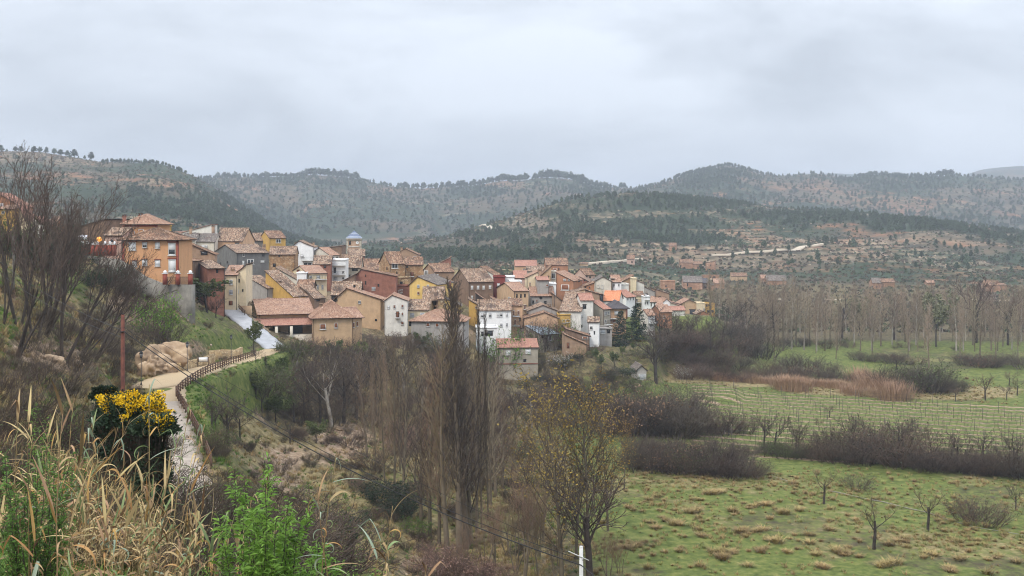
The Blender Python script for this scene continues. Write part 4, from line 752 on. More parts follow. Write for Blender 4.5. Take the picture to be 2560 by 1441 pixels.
H('peach gabled garage house beside the purple tree', 1311, 1396, 253, 2, 797, 8, 'G', 1.3, 'peach', 'brn', '', af=.6)
H('ochre annex wall under the big speckled roof', 1396, 1426, 255, 2, 789, 7, 'F', 0, 'ochre', 'brn', )
H('cement house with flat blue grey metal roof', 1353, 1396, 247, 30, 838, (1292,), 'E', 1.4, 'beige', 'met', 'f:d:1374,846,8,12 f:k:1356,842,4,9', af=.6)
Rb, _, Ib = H('cement block house with bright red roof and white windows above the grove', 1245, 1345, 235, 5, 870, 8, 'E', 1.3, 'beige', 'red', 'f:w:1270,882,12,12 f:w:1320,879,13,12 f:k:1312,902,7,6', ch=((1293,848,'b',1.2),))
b = MB(); b.box((0,-.05,Ib['h']-3.6), (Ib['w'],0,Ib['h']-3.35)); put('brick_band', b.mesh('brick_band', (WALLS['red'],)), Rb)
H('long brown shed with tiled roof sloping to the gardens', 1412, 1468, 236, 3, 838, 6, 'L', 2.2, 'brown', 'brn', 'f:D:1420,864,6,14')
H('umber store wall with red end above the garden shed', 1416, 1474, 243, 2, 824, 6, 'L', 1.6, 'umber', 'brn', 'f:b:1463,845,14,6')
H('white house with navy awning and tiny tiled porch', 1470, 1497, 248, -6, 806, 6, 'E', .8, 'white', 'old', 'f:d:1478,820,7,8 f:d:1474,835,3,6 f:k:1486,833,3,8')
H('big beige apartment house with pink roof and three slim windows', 1508, 1526, 261, 44, 774, (1452,), 'E', 1.7, 'pale', 'red', 'f:d:1512,784,3,9 f:d:1516,784,3,9 f:d:1521,783,3,9 f:d:1513,804,5,8 f:B:1517,812,17,3 f:W:1517,828,14,9', wallm=WALLS['beige'])
H('peach balcony house with hipped slate roof behind the firs', 1526, 1565, 268, 2, 772, 9, 'H', 1.5, 'peach', 'slt', 'f:w:1541,783,10,10 f:B:1534,797,18,3 f:b:1536,802,8,8', ch=((1565,768,'o',1),), over=.8)
H('long cream house with pink roof and white window front', 1565, 1588, 300, 50, 744, (1520,), 'E', 1.6, 'white', 'red', 'f:d:1569,748,3,8 f:d:1576,748,3,8 f:d:1583,747,3,8 l:k:1529,735,5,5')
H('bright orange roofed house amid the lower lanes', 1508, 1547, 276, -12, 752, 9, 'E', 2.0, 'palew', 'org', ch=((1534,745,'b',.7),))
H('yellow lane house with corner balcony beside white tower house', 1588, 1610, 305, 2, 740, 7, 'E', .9, 'cream', 'brn', 'f:d:1592,750,4,6 f:B:1596,757,12,3 f:k:1603,763,3,12')
H('white tower house with dark balcony band', 1611, 1625, 300, 3, 744, 6, 'F', 0, 'white', 'gry', 'f:d:1613,758,3,8 f:d:1619,758,3,8 f:B:1618,750,13,3 f:d:1619,774,3,7')
H('white gable house with slim dark windows in the eastern row', 1625, 1640, 318, 3, 756, 7, 'E', 1.3, 'white', 'pnk', 'f:d:1628,762,3,10 f:d:1636,762,3,10')
H('low white eastern row house with brown eave', 1640, 1657, 325, 3, 762, 7, 'E', 1.6, 'palew', 'pnk', 'f:d:1645,766,3,3')
H('white eastern row house with grey window bay', 1657, 1676, 335, 3, 757, 8, 'G', 1.0, 'white', 'pnk', 'f:d:1668,765,4,7')
H('cream gabled house with falling pink roof in eastern row', 1673, 1712, 350, 3, 757, 8, 'L', 1.6, 'pale', 'pnk', 'f:k:1694,771,3,3')
H('pink roofed long house behind the eastern row', 1620, 1676, 365, 2, 745, 9, 'L', 2.6, 'pink', 'pnk', ch=((1660,743,'b',.6),))
H('pink roofed back house furthest behind the eastern row', 1664, 1702, 400, 2, 752, 9, 'L', 1.4, 'pink', 'pnk')
H('broad brown gable barn at the east end of town', 1703, 1745, 400, 2, 760, 9, 'G', 1.5, 'tan', 'pnk', 'f:k:1731,784,14,17', af=.45, over=.6)
H('low red roofed row with white wall beneath the cream gable', 1672, 1713, 330, 2, 777, 6, 'E', .9, 'palew', 'red', )
H('cream cube house near the east end of town', 1743, 1763, 398, 3, 760, 7, 'F', 0, 'cream', 'gry', 'f:g:1748,777,6,7 f:d:1760,774,3,7')
H('orange yellow house with twin dark openings at the east tip', 1764, 1787, 402, 2, 761, 7, 'F', 0, 'ochre', 'gry', 'f:k:1767,765,4,5 f:k:1773,764,4,4 f:k:1771,779,6,6 f:k:1781,779,6,6')
H('white valley side house with pinkish roof and small balcony', 1619, 1638, 276, 34, 789, (1600,), 'E', 1.2, 'palew', 'pnk', 'f:w:1623,800,6,14 f:d:1631,797,4,7 f:B:1630,808,20,3 f:d:1626,815,4,7')
H('brick sided house with dark open store at the valley edge', 1652, 1680, 300, 20, 781, (1626,), 'E', 1.6, 'dark', 'pnk', wallm=WALLS['rust'])
H('reddish stone cottage under yellow house at the valley edge', 1742, 1772, 372, 2, 786, 6, 'G', 1.0, 'rust', 'old', 'f:k:1757,794,4,5')
H('grey rubble ground floor below the beige apartment house', 1498, 1530, 254, 2, 824, 6, 'F', 0, 'lgrey', 'gry', 'f:g:1507,830,12,9 f:k:1521,829,8,9')
# grey tool shed in the orchard
H('small grey tool shed with blue door beneath the big dark tree', 1592, 1616, 236, 6, 926, 6, 'G', .9, 'lgrey', 'gry', 'f:g:1605,943,17,16', name='shed', cat='shed')
# ---- hamlet on the far hillside
def hillD(px, py, lo=500, hi=1180):
    D = lo
    while D < hi:
        z = gz(px, D) if D < 558 else float(hz(px, D))
        if HY - z * F / D <= py: return D
        D += 3
    return hi
def far(label, xa, xb, yb, a, ye, dep, kind, rise, wall='adobe', roof='brn', wins=''):
    D = hillD((xa + xb)/2, yb + 1)
    return H(label, xa, xb, D, a, ye, dep, kind, rise, wall, roof, wins, name='farmhouse', base=yb + 6, cat='farmhouse')
far('lone orange hillside barn with single slope roof above the track', 1672, 1690, 627, -14, 615, 7, 'E', 1.8, 'adobe', 'brn', 'f:k:1681,622,2,3')
far('small grey hillside hut with dark doorway below the white track', 1567, 1586, 661, -8, 648, 7, 'E', 2.0, 'pink', 'brn', 'f:k:1580,656,3,5')
far('long pinkish hillside farm wing with two small windows', 1700, 1732, 671, -6, 657, 7, 'E', 1.8, 'adobe', 'brn', 'f:k:1702,666,3,4 f:k:1720,658,2,2')
far('low pinkish hillside farm wing attached to the longer wing', 1733, 1756, 673, -6, 661, 6, 'E', 1.4, 'adobe', 'brn', 'f:k:1745,670,3,5')
far('tall orange hillside barn with slanted roof beside the farm wings', 1764, 1787, 676, -16, 658, 7, 'R', 1.2, 'adobe', 'brn', 'f:k:1777,664,2,4 f:k:1772,674,9,3')
far('grey roofed valley farmhouse with dark door and window', 1708, 1756, 724, -4, 706, 9, 'E', 2.6, 'adobe', 'gry', 'f:k:1719,713,3,7 f:k:1727,721,5,5')
far('dark middle farm building with slate coloured roof', 1757, 1772, 722, 0, 708, 8, 'E', 2.0, 'umber', 'slt', 'f:k:1765,717,8,8')
far('pale farm porch tower with dark doorway', 1771, 1784, 727, 0, 713, 5, 'E', .8, 'adobe', 'gry', 'f:k:1775,721,3,7')
far('pink roofed farm wing at the end of the valley farm', 1785, 1811, 722, -4, 709, 8, 'E', 2.0, 'adobe', 'pnk')
far('roofless ruin with gaping windows above the valley farm', 1759, 1798, 699, 2, 690, 5, 'F', 0, 'adobe', 'brn', 'f:k:1777,693,2,6 f:k:1786,694,5,4')
far('flat tan roofed barn just above the poplar tops', 1828, 1868, 702, -6, 691, 8, 'E', 1.5, 'tan', 'brn')
far('long pinkish barn half hidden by the poplar tops', 1918, 1966, 712, -4, 702, 8, 'E', 2.4, 'adobe', 'gry')
far('small adobe gable stub beside the long pinkish barn', 1904, 1919, 709, 0, 697, 6, 'E', 1.6, 'adobe', 'pnk')
far('small pale farmhouse with grey roof near tall grey poplars', 2182, 2203, 722, -5, 708, 8, 'E', 2.2, 'adobe', 'gry', 'f:k:2192,718,3,4')
far('long adobe farmhouse wing near tall grey poplars', 2204, 2238, 718, -5, 706, 7, 'E', 1.4, 'adobe', 'brn')
far('tiny pink roofed hut on the orange bank', 2318, 2338, 714, -5, 708, 6, 'E', 1.0, 'adobe', 'pnk')
far('adobe farmhouse with dark door under bare tree crowns', 2464, 2500, 730, -8, 714, 8, 'E', 2.0, 'adobe', 'brn', 'f:k:2483,722,2,3')
far('low brick annex of the farmhouse under bare crowns', 2500, 2517, 726, -8, 713, 5, 'S', .6, 'adobe', 'brn')
far('grey roofed stone barn sunk among poplars at the far right edge'.replace(' at the far right edge',' below the adobe farmhouse'), 2462, 2492, 760, -6, 748, 7, 'E', 1.8, 'beige', 'gry')
far('flat roofed pale shed by the white hillside track', 1449, 1470, 665, -6, 660, 5, 'S', .5, 'tan', 'brn')
far('roofless clay ruin behind the eastern town rooftops', 1653, 1688, 724, 0, 704, 5, 'F', 0, 'adobe', 'brn', 'f:k:1665,716,3,4')
# ---- long arcade house at the foot of the ramp
Rl, RRl, Il = H('long tan house with arcade porch and two level pink tiled roof', 647, 783, 222, 18, 787, (628,), 'E', 2.3, 'tan', 'pnk', 'l:b:637,788,4,11', ch=((749,762,'b',1.0),), over=.7)
Rm, _, Im = H('lower wing of the arcade house with hipped pink roof and dark windows', 783, 880, 219, 14, 797, 9.5, 'H', 3.2, 'tan', 'pnk', 'f:b:807,817,15,14 f:b:840,814,9,13 f:b:840,814,1,1', ch=((803,760,'b',.9),), over=.7)
H('angled end block of the arcade house with white quoins', 879, 905, 226, 30, 794, 8, 'E', 1.6, 'tan', 'pnk', 'f:b:884,813,4,13 f:b:893,810,4,12', over=.6)
def porch():
    w = Il['w'] + .9; h = Il['h']; dpt = 3.0; rt = empty('porch_root', (0,0,0)); C.objects.unlink(rt); bpy.data.objects.remove(rt)
    zf = h - 4.3; RV=[];RQ=[];RT=[];RUV=[]
    panel(RV, RQ, RT, RUV, [(-.7,-dpt-.3,h-2.0),(w,-dpt-.3,h-2.0),(w,-.02,h-.75),(-.7,-.02,h-.75)], .32, .2, 5)
    put('porch_roof', mk('porch_roof', [tuple(p) for p in RV], [RQ+RT], (TRED, EAVE), [0]*len(RQ)+[1]*len(RT), uv=RUV), Rl)
    cm = ubox('porch_column', (WALLS['pale'],), [((-.28,-.28,-3.9),(.28,.28,0),0)])
    for x in (-.3, w*.27, w*.52, w-.6): put('porch_column', cm, Rl, (x, -dpt, h-2.25))
    b = MB(); b.box((-.5,-dpt,zf-4.5),(w-.3,-.05,zf+.3)); put('porch_base', b.mesh('porch_base', (WALLS['pale'],)), Rl)
    b = MB(); b.box((.3,-.12,zf+.32),(w*.16,-.03,h-1.9)); put('door', b.mesh('door', (GLASS,)), Rl)
    b = MB(); b.box((w*.24,-.12,zf+.32),(w*.33,-.03,h-1.9)); put('door', b.mesh('door', (DARKW,)), Rl)
    b = MB(); b.box((w*.50,-.12,zf+.32),(w*.74,-.03,h-1.9)); put('door', b.mesh('door', (GLASS,)), Rl)
porch()
# ---------------------------------------------------------------- walls, fences, poles
def wallrun(name, label, cat, pts, mat, thick=.4, hh=None, down=1.0):
    """pts: (px, D, ztop); a wall following the ground"""
    V = []; Q = []
    P3 = [Vector(((p-HX)/F*d, d, z)) for p, d, z in pts]
    for i, p in enumerate(P3):
        dd = (P3[min(i+1,len(P3)-1)] - P3[max(i-1,0)]); dd.z = 0; dd.normalize(); nn = Vector((-dd.y, dd.x, 0)) * thick/2
        zb = min(gz(pts[i][0], pts[i][1]), p.z - .3) - down
        for q_ in (p-nn, p+nn): V += [(q_.x, q_.y, zb), (q_.x, q_.y, p.z)]
    for i in range(len(P3)-1):
        a = i*4; b = a+4; Q += [(a,b,b+1,a+1), (a+1,b+1,b+3,a+3), (a+3,b+3,b+2,a+2), (a+2,b+2,b,a)]
    Q += [(0,1,3,2), (len(V)-4, len(V)-2, len(V)-1, len(V)-3)]
    o = put(name, mk(name, V, [Q], (mat,))); tag(o, label, cat); return o
zz = lambda py, D: (HY - py) * D / F
wallrun('retaining_wall', 'grey concrete retaining wall stepping down below the large orange house', 'wall', [(196,190,zz(636,190)),(300,182,zz(650,182)),(330,180,zz(668,180)),(365,179,zz(692,179)),(400,179,zz(706,179)),(426,179,zz(714,179))], CONC, .4, down=3)
wallrun('retaining_wall', 'stained concrete terrace wall under red posts beside the olive tree', 'wall', [(424,178,zz(712,178)),(482,176,zz(712,176))], CONC, 1.2, down=4)
STW = stone('dry_stone_wall', (.50,.36,.19), (.66,.52,.32), (.40,.27,.14), (.20,.14,.08), 2.2, 1.8)
wallrun('stone_wall', 'tan dry stone wall curving behind the path near the info board', 'wall', [(446,147,zz(908,147)),(462,151,zz(905,151)),(480,155,zz(901,155)),(500,160,zz(896,160)),(520,164,zz(890,164)),(534,167,zz(884,167))], STW, .5)
wallrun('stone_wall', 'higher tan dry stone wall behind the lamp at the ramp foot', 'wall', [(526,172,zz(877,172)),(560,176,zz(874,176)),(590,181,zz(875,181)),(604,183,zz(868,183))], STW, .5)
def stack_top(): pass
# terrace fence of the orange house: brick posts with ball caps, red brown panels
def ball(name):
    b = MB(); b.box((-.27,-.27,0),(.27,.27,1.9), 0); b.box((-.36,-.36,1.9),(.36,.36,2.0), 1)
    n=8; rr=[(.16,2.0),(.26,2.14),(.26,2.28),(.14,2.42)]; V=[(r_*math.cos(2*math.pi*k/n), r_*math.sin(2*math.pi*k/n), z) for r_,z in rr for k in range(n)]+[(0,0,2.46)]
    Q=[(i*n+k, i*n+(k+1)%n, (i+1)*n+(k+1)%n, (i+1)*n+k) for i in range(3) for k in range(n)]; b.quads(V,Q,1); b.t.append(np.array([(3*n+k,3*n+(k+1)%n,4*n) for k in range(n)])+b.n-len(V)); b.mt+=[1]*n
    return b.mesh(name, (TRIMR, WALLS['white']))
POST = ball('post')
tf = empty('terrace_fence', ground(240, 184)); tag(tf, 'red brown terrace fence with white ball capped posts beside the large orange house', 'fence')
loc0 = tf.location
zt = zz(640, 184)
fx = [187, 206, 219, 231, 243, 262, 275, 286]
for x in fx:
    P3 = W(x, 640, 185); put('post', POST, tf, P3 - loc0)
pl = MB()
for i in range(len(fx)-1):
    a = W(fx[i], 640, 185) - loc0; c = W(fx[i+1], 640, 185) - loc0
    b = MB(); nn = 8
    for k in range(nn):
        x0 = a.x + .27 + (c.x-a.x-.54)*k/nn; x1 = a.x + .27 + (c.x-a.x-.54)*(k+.86)/nn; b.box((x0,-.03+a.y,a.z+.1),(x1,.03+a.y,a.z+1.7))
    put('fence_panel', b.mesh('fence_panel', (TRIMR,)), tf)
tg = empty('gate_terrace_fence'.replace('gate_',''), W(430, 712, 177)); tag(tg, 'three red brick posts with white ball caps along the concrete terrace wall', 'fence')
for x in (412.5, 444.8, 476): put('post', POST, tg, W(x, 712, 176.4) - tg.location, s=(1.1,1.1,.93))
for xa_, xb_ in ((412.5,444.8),(444.8,476)):
    a = W(xa_, 712, 176.4) - tg.location; c = W(xb_, 712, 176.4) - tg.location; b = MB()
    for k in range(14): x = a.x + .3 + (c.x-a.x-.6)*k/13; b.box((x-.02,a.y-.02,a.z),(x+.02,a.y+.02,a.z+1.2))
    b.box((a.x+.2,a.y-.03,a.z+1.2),(c.x-.2,a.y+.03,a.z+1.26)); put('railing', b.mesh('railing', (BLK,)), tg)
# wooden rail fence along the path
FW = M('fence_wood', (.13,.075,.05), (.07,.045,.03), scale=4, rnd=.2)
def rail_fence(label, pts, gap=2.0, hgt=1.15):
    Q = polyw([(p, d, 0, 0) for p, d in pts]); s = np.concatenate([[0], np.cumsum(np.hypot(np.diff(Q[:,0]), np.diff(Q[:,1])))]); n = int(s[-1]/gap) + 1; t = np.linspace(0, s[-1], n)
    X = np.interp(t, s, Q[:,0]); Y = np.interp(t, s, Q[:,1]); P3 = [Vector((x, y, gz(x/y*F+HX, y))) for x, y in zip(X, Y)]
    rt = empty('rail_fence', P3[0]); tag(rt, label, 'fence')
    pm = ubox('post', (FW,), [((-.075,-.075,-.5),(.075,.075,hgt),0)])
    for i, p in enumerate(P3):
        put('post', pm, rt, p - P3[0], (random.uniform(-.03,.03), random.uniform(-.03,.03), random.random()))
        if i < n-1:
            for z in (.42, .75, 1.05):
                b = MB(); a = p - P3[0] + Vector((0,0,z)); c = P3[i+1] - P3[0] + Vector((0,0,z)); dd = (c-a)
                rm = ubox('rail', (FW,), [((0,-.04,-.05),(1,.04,.05),0)]) if 'rail_u' not in MATS else MATS['rail_u']; MATS['rail_u'] = rm
                o = put('rail', rm, rt, a); o.rotation_euler = dd.to_track_quat('X', 'Z').to_euler(); o.scale = (dd.length, 1, 1)
E0 = [(528,80),(512,86),(497,92),(480,99),(463,106),(450,112),(441,117)]
E1 = [(441,118),(452,122.5),(470,128),(492,135),(520,144),(548,153),(575,163),(602,172),(625,180),(640,186)]
rail_fence('dark wooden rail fence dropping steeply beside the wet lower path', E0)
rail_fence('dark wooden rail fence following the tan upper path', E1)
rail_fence('short wooden fence section below the concrete ramp', [(692,197.5),(702,200),(714,201)], 2.2)
rail_fence('small wooden handrail at the ramp bend by the cream house', [(588,229),(600,225),(612,221)], 2.2)
# wall kerb beside ramp top
wallrun('ramp_parapet', 'low white kerb wall edging the upper ramp', 'wall', [(569,233,-16.1),(585,228.5,-16.9),(601,224,-17.7)], WALLS['palew'], .3)
wallrun('yard_wall', 'ochre yard wall joining the arcade house at the ramp', 'wall', [(603,224.5,zz(765,224.5)),(628,223.5,zz(765,223.5))], WALLS['tan'], .4, down=2)
# lamps
def lamp_mesh():
    b = MB(); b.tube([(0,0,-.3),(0,0,.5),(0,0,.52),(0,0,3.5)], [.09,.09,.05,.04], 8); p = b.mesh('lamp_post', (BLK,))
    h = MB(); h.tube([(0,0,3.5),(0,0,3.62)], [.1,.16], 6); 
    for k in range(6): t = math.pi*2*k/6; h.tube([(.13*math.cos(t),.13*math.sin(t),3.6),(.22*math.cos(t),.22*math.sin(t),4.05)], .018, 3)
    h.tube([(0,0,4.05),(0,0,4.1),(0,0,4.28),(0,0,4.42)], [.26,.27,.1,.02], 6); hd = h.mesh('lantern', (BLK,))
    g = MB(); g.tube([(0,0,3.62),(0,0,4.04)], [.12,.2], 6); return p, hd, g.mesh('lantern_glass', (M('lantern_glass', (.30,.31,.33), rough=.25, spec=.6),))
LP, LH, LG = lamp_mesh()
for x, d, lb, sc_ in ((578,175,'black lantern street lamp in front of the higher stone wall',.95),(468,146.5,'black lantern street lamp between boulder and curved stone wall',.95),(353,127,'black lantern street lamp at the gravel end of the path',.95)):
    g_ = ground(x, d); r_ = empty('street_lamp', g_, s=sc_); tag(r_, lb, 'street lamp', 'lantern street lamps along the path'); put('lamp_post', LP, r_); h_ = put('lantern', LH, r_); put('lantern_glass', LG, h_)
# info board
g_ = ground(508, 157.5); r_ = empty('information_board', g_, (0,0,.25)); tag(r_, 'small wooden information board with white panel on the path', 'sign')
pm = ubox('post', (FW,), [((-.06,-.06,-.3),(.06,.06,1.5),0)])
put('post', pm, r_, (-.75,0,0)); put('post', pm, r_, (.75,0,0)); put('panel', ubox('panel', (WALLS['white'], FW), [((-.6,-.05,.85),(.6,-.01,1.45),0),((-.68,-.01,.78),(.68,.03,1.52),1)]), r_)
# rusty steel pole and white concrete pole with cables
RUST = M('rusty_steel', (.16,.06,.04), (.09,.035,.028), scale=5, rough=.8)
D_ = 62; g_ = ground(307, D_); top = zz(787, D_)
r_ = empty('utility_pole', g_); tag(r_, 'rusty reddish brown steel pole standing behind the yellow gorse', 'pole')
b = MB(); b.tube([(0,0,-1),(0,0,top-g_.z)], [.14,.105], 8); put('pole', b.mesh('pole', (RUST,), True), r_)
b = MB(); b.box((-.1,-.16,top-g_.z-1.0),(.1,.16,top-g_.z-.93)); b.box((-.05,-.05,top-g_.z),(.05,.05,top-g_.z+.06)); put('bracket', b.mesh('bracket', (BLK,)), r_)
D2 = 52; g2 = ground(1453, D2); t2 = zz(1367, D2); POLEW = M('white_concrete_pole', (.62,.62,.60), (.50,.50,.48), scale=3, streak=.2)
r2 = empty('utility_pole', g2); tag(r2, 'white concrete cable pole with thin crossbar below the bare trees', 'pole')
b = MB(); b.tube([(0,0,-1),(0,0,t2-g2.z)], [.14,.09], 10); b.tube([(0,0,t2-g2.z),(0,0,t2-g2.z+.02)], [.095,.095], 10); put('pole', b.mesh('pole', (POLEW,), True), r2)
b = MB(); b.tube([(-.62,-.12,t2-g2.z-.18),(.36,-.12,t2-g2.z-.62)], .022, 5); put('crossbar', b.mesh('crossbar', (POLEW,)), r2)
def cable(label, A, B, sag, r=.014, name='cable'):
    A, B = Vector(A), Vector(B); n = 36; pts = [A.lerp(B, i/n) - Vector((0,0,sag*4*(i/n)*(1-i/n))) for i in range(n+1)]
    b = MB(); b.tube(pts, r, 4, cap=False); o = put(name, b.mesh(name, (BLK,))); tag(o, label, 'cable')
pt = Vector((g2.x, D2-.1, t2)); p1_ = Vector((g_.x, D_, top-.9))
cable('thick dark overhead cable running from the rusty pole to the white pole', p1_, pt - Vector((0,0,.85)), 1.2, .03)
cable('second overhead cable just above the thick dark one', p1_ + Vector((0,0,.25)), pt + Vector((.1,0,-.62)), 1.2, .018)
cable('thin upper overhead wire reaching the tilted crossbar', p1_ + Vector((0,0,.6)), pt + Vector((-.5,0,-.28)), .5, .010)
cable('thick cable continuing from the white pole into the meadow', pt - Vector((0,0,.85)), W(1700, 1560, 45), .3, .026)
PU = W(-60, 600, 105)
cable('thin wire climbing the slope from the rusty pole', p1_, PU, .8, .018)
cable('lower thin wire climbing the slope from the rusty pole', p1_ - Vector((0,0,.4)), PU - Vector((0,0,1.2)), .8, .018)
# pale small pole in the trees
g_ = ground(34, 110); r_ = tag(put('cable_pole', (lambda b: (b.tube([(0,0,-1),(0,0,zz(590,110)-g_.z)], [.12,.09], 6), b.mesh('cable_pole', (CONC,)))[1])(MB()), None, g_), 'small pale cable pole among the bare slope trees', 'pole')
# amber lamp
LGT = bpy.data.materials.new('amber_lamp'); LGT.use_nodes = True; bs = LGT.node_tree.nodes['Principled BSDF']; bs.inputs['Base Color'].default_value = (.8,.3,.03,1); bs.inputs['Emission Color'].default_value = (1,.42,.06,1); bs.inputs['Emission Strength'].default_value = .7
P3 = W(248, 638, 184); r_ = empty('garden_lamp', P3); tag(r_, 'amber globe lamp glowing above the red brown terrace fence', 'lamp')
b = MB(); b.tube([(0,0,0),(0,0,2.3)], .06, 6); put('lamp_post', b.mesh('lamp_post', (TRIMR,)), r_)
b = MB(); b.tube([(0,0,2.25),(0,0,2.35),(0,0,2.6),(0,0,2.95),(0,0,3.05)], [.1,.32,.42,.32,.1], 10); put('globe', b.mesh('globe', (LGT,), True), r_)
# white garden table frame
P3 = ground(143, 177); r_ = empty('garden_table', P3); tag(r_, 'white garden table frame on the grassy terrace below dark evergreen', 'table')
wm = WALLS['white']; put('table_top', ubox('table_top', (wm,), [((-.75,-.4,.85),(.75,.4,.92),0)]), r_)
lg = ubox('leg', (wm,), [((-.05,-.05,0),(.05,.05,.85),0)])
for x in (-.65,.65):
    for y in (-.33,.33): put('leg', lg, r_, (x,y,0))
P3 = W(207, 600, 196); o = put('laundry_sheet', (lambda b: (b.box((-.85,-.03,-.0),(-.02,.03,.9)), b.box((.02,-.05,0),(.8,.01,.85)), b.mesh('laundry_sheet', (M('white_cloth', (.80,.82,.88)),)))[2])(MB()), None, P3); tag(o, 'white sheets hanging above the red brown terrace fence', 'laundry')
# ---- bell tower
D_ = 400; g_ = W(867, 632, D_); tw = (902-867)/F*D_; zr = zz(597, D_) - g_.z
r_ = empty('bell_tower', g_, (0,0,math.radians(6))); tag(r_, 'square church bell tower with clock and blue white banded pyramid roof', 'tower')
b = MB(); b.box((0,0,-6),(tw,tw,zr)); put('shaft', b.mesh('shaft', (WALLS['brown'],)), r_)
b = MB()
for x in (-.1, tw-.5):
    for y in (-.1, tw-.5): b.box((x,y,-6),(x+.6,y+.6,zr-.05))
b.box((-.2,-.2,zr-.75),(tw+.2,tw+.2,zr-.35)); b.box((-.1,-.1,zr-3.0),(tw+.1,-.003,zr-2.8)); put('corner_stones', b.mesh('corner_stones', (WALLS['beige'],)), r_)
b = MB(); b.box((-.35,-.35,zr),(tw+.35,tw+.35,zr+.18)); b.box((.8,-.12,zr-3.1),(tw-.8,-.0,zr-2.95),0); put('cornice', b.mesh('cornice', (WALLS['white'],)), r_)
BLU = M('blue_roof_tile', (.05,.085,.18), (.04,.06,.13), scale=3, rough=.7, spec=.2); WHT = M('white_roof_tile', (.36,.39,.44), (.28,.31,.37), scale=3, rough=.7, spec=.2)
nb = 11; e = tw/2+.35; hh = zz(577, D_) - zz(596, D_)
for k in range(nb):
    t0, t1 = k/nb, (k+1)/nb; a_, c_ = e*(1-t0)+.02, e*(1-t1)+.02; z0_, z1_ = zr+.18+hh*t0, zr+.18+hh*t1; b = MB()
    b.quads([(tw/2-a_,tw/2-a_,z0_),(tw/2+a_,tw/2-a_,z0_),(tw/2+a_,tw/2+a_,z0_),(tw/2-a_,tw/2+a_,z0_),(tw/2-c_,tw/2-c_,z1_),(tw/2+c_,tw/2-c_,z1_),(tw/2+c_,tw/2+c_,z1_),(tw/2-c_,tw/2+c_,z1_)], [(0,1,5,4),(1,2,6,5),(2,3,7,6),(3,0,4,7)]); put('roof_band', b.mesh('roof_band', (WHT if k % 2 == 0 else BLU,)), r_)
b = MB(); b.tube([(tw/2,tw/2,zr+.1+hh),(tw/2,tw/2,zr+1.3+hh)], .05, 5); b.tube([(tw/2-.3,tw/2,zr+.95+hh),(tw/2+.3,tw/2,zr+.95+hh)], .04, 4); put('cross', b.mesh('cross', (BLK,)), r_)
b = MB(); n=16; b.tris([(tw*.74,-.14,zr-1.5)]+[(tw*.74+.55*math.cos(2*math.pi*k/n),-.13,zr-1.5+.55*math.sin(2*math.pi*k/n)) for k in range(n)], [(0,1+k,1+(k+1)%n) for k in range(n)]); cf = put('clock_face', b.mesh('clock_face', (WALLS['white'],)), r_)
b = MB(); b.box((tw*.74-.04,-.2,zr-1.5),(tw*.74+.04,-.16,zr-1.05)); b.box((tw*.74,-.2,zr-1.54),(tw*.74+.32,-.16,zr-1.46)); put('clock_hand', b.mesh('clock_hand', (BLK,)), cf)
put('belfry_opening', U_OP, r_, (tw*.22,-.01,zr-1.55), s=(.65,1,1.4))
# ---------------------------------------------------------------- plant generators
def grow(seed, levels, r0, L0, d0=(0,0,1), stems=1, spread=0.0, p0r=0.0):
    r_ = random.Random(seed); out = [[] for _ in levels]; tips = []
    def rv(): return Vector((r_.uniform(-1,1), r_.uniform(-1,1), r_.uniform(-1,1)))
    def branch(p, d, L, r, lv):
        S = levels[lv]; n = S['seg']; pts = [(p.copy(), d.copy())]; ra = r
        for i in range(n):
            d = (d + rv()*S.get('w', .15) + Vector((0,0,S.get('up', 0)))).normalized(); q = p + d*(L/n)
            if q.z < .01: q.z = .01
            rb = r * (1 - (i+1)/n*(1 - S.get('tip', .3))); out[lv].append((*p, *q, ra, rb)); p, ra = q, rb; pts.append((p.copy(), d.copy()))
        if lv + 1 < len(levels):
            C_ = levels[lv+1]; m = C_['n']; st = C_.get('st', .2); en = C_.get('en', 1.0); az = r_.random()*6.28
            for k in range(m):
                t = st + (en-st)*(k + r_.random()*.8)/m; f = min(t, .999)*n; i = int(f); u = f - i
                pp = pts[i][0].lerp(pts[i+1][0], u); dd = pts[i+1][1]
                a = math.radians(C_['ang'] * r_.uniform(.7, 1.3)); az += 2.4 + r_.uniform(-.5,.5)
                e = dd.orthogonal().normalized(); g = dd.cross(e); cd_ = dd*math.cos(a) + (e*math.cos(az) + g*math.sin(az))*math.sin(a)
                LL = (C_['L'] if C_.get('abs') else L*C_['L']) * (1 - C_.get('fall', .5)*t) * r_.uniform(.7, 1.25)
                branch(pp, cd_, LL, max(r*(1-t*.7)*C_.get('r', .5), C_.get('rmin', .0005)), lv+1)
    for s in range(stems):
        a = r_.random()*6.28; d = (Vector(d0) + Vector((math.cos(a), math.sin(a), 0))*spread*r_.uniform(.3,1)).normalized()
        branch(Vector((math.cos(a)*p0r*r_.random(), math.sin(a)*p0r*r_.random(), 0)), d, L0*r_.uniform(.8,1.1) if stems > 1 else L0, r0*(r_.uniform(.6,1) if stems > 1 else 1), 0)
    return [np.array(o) if o else np.zeros((0,8)) for o in out]
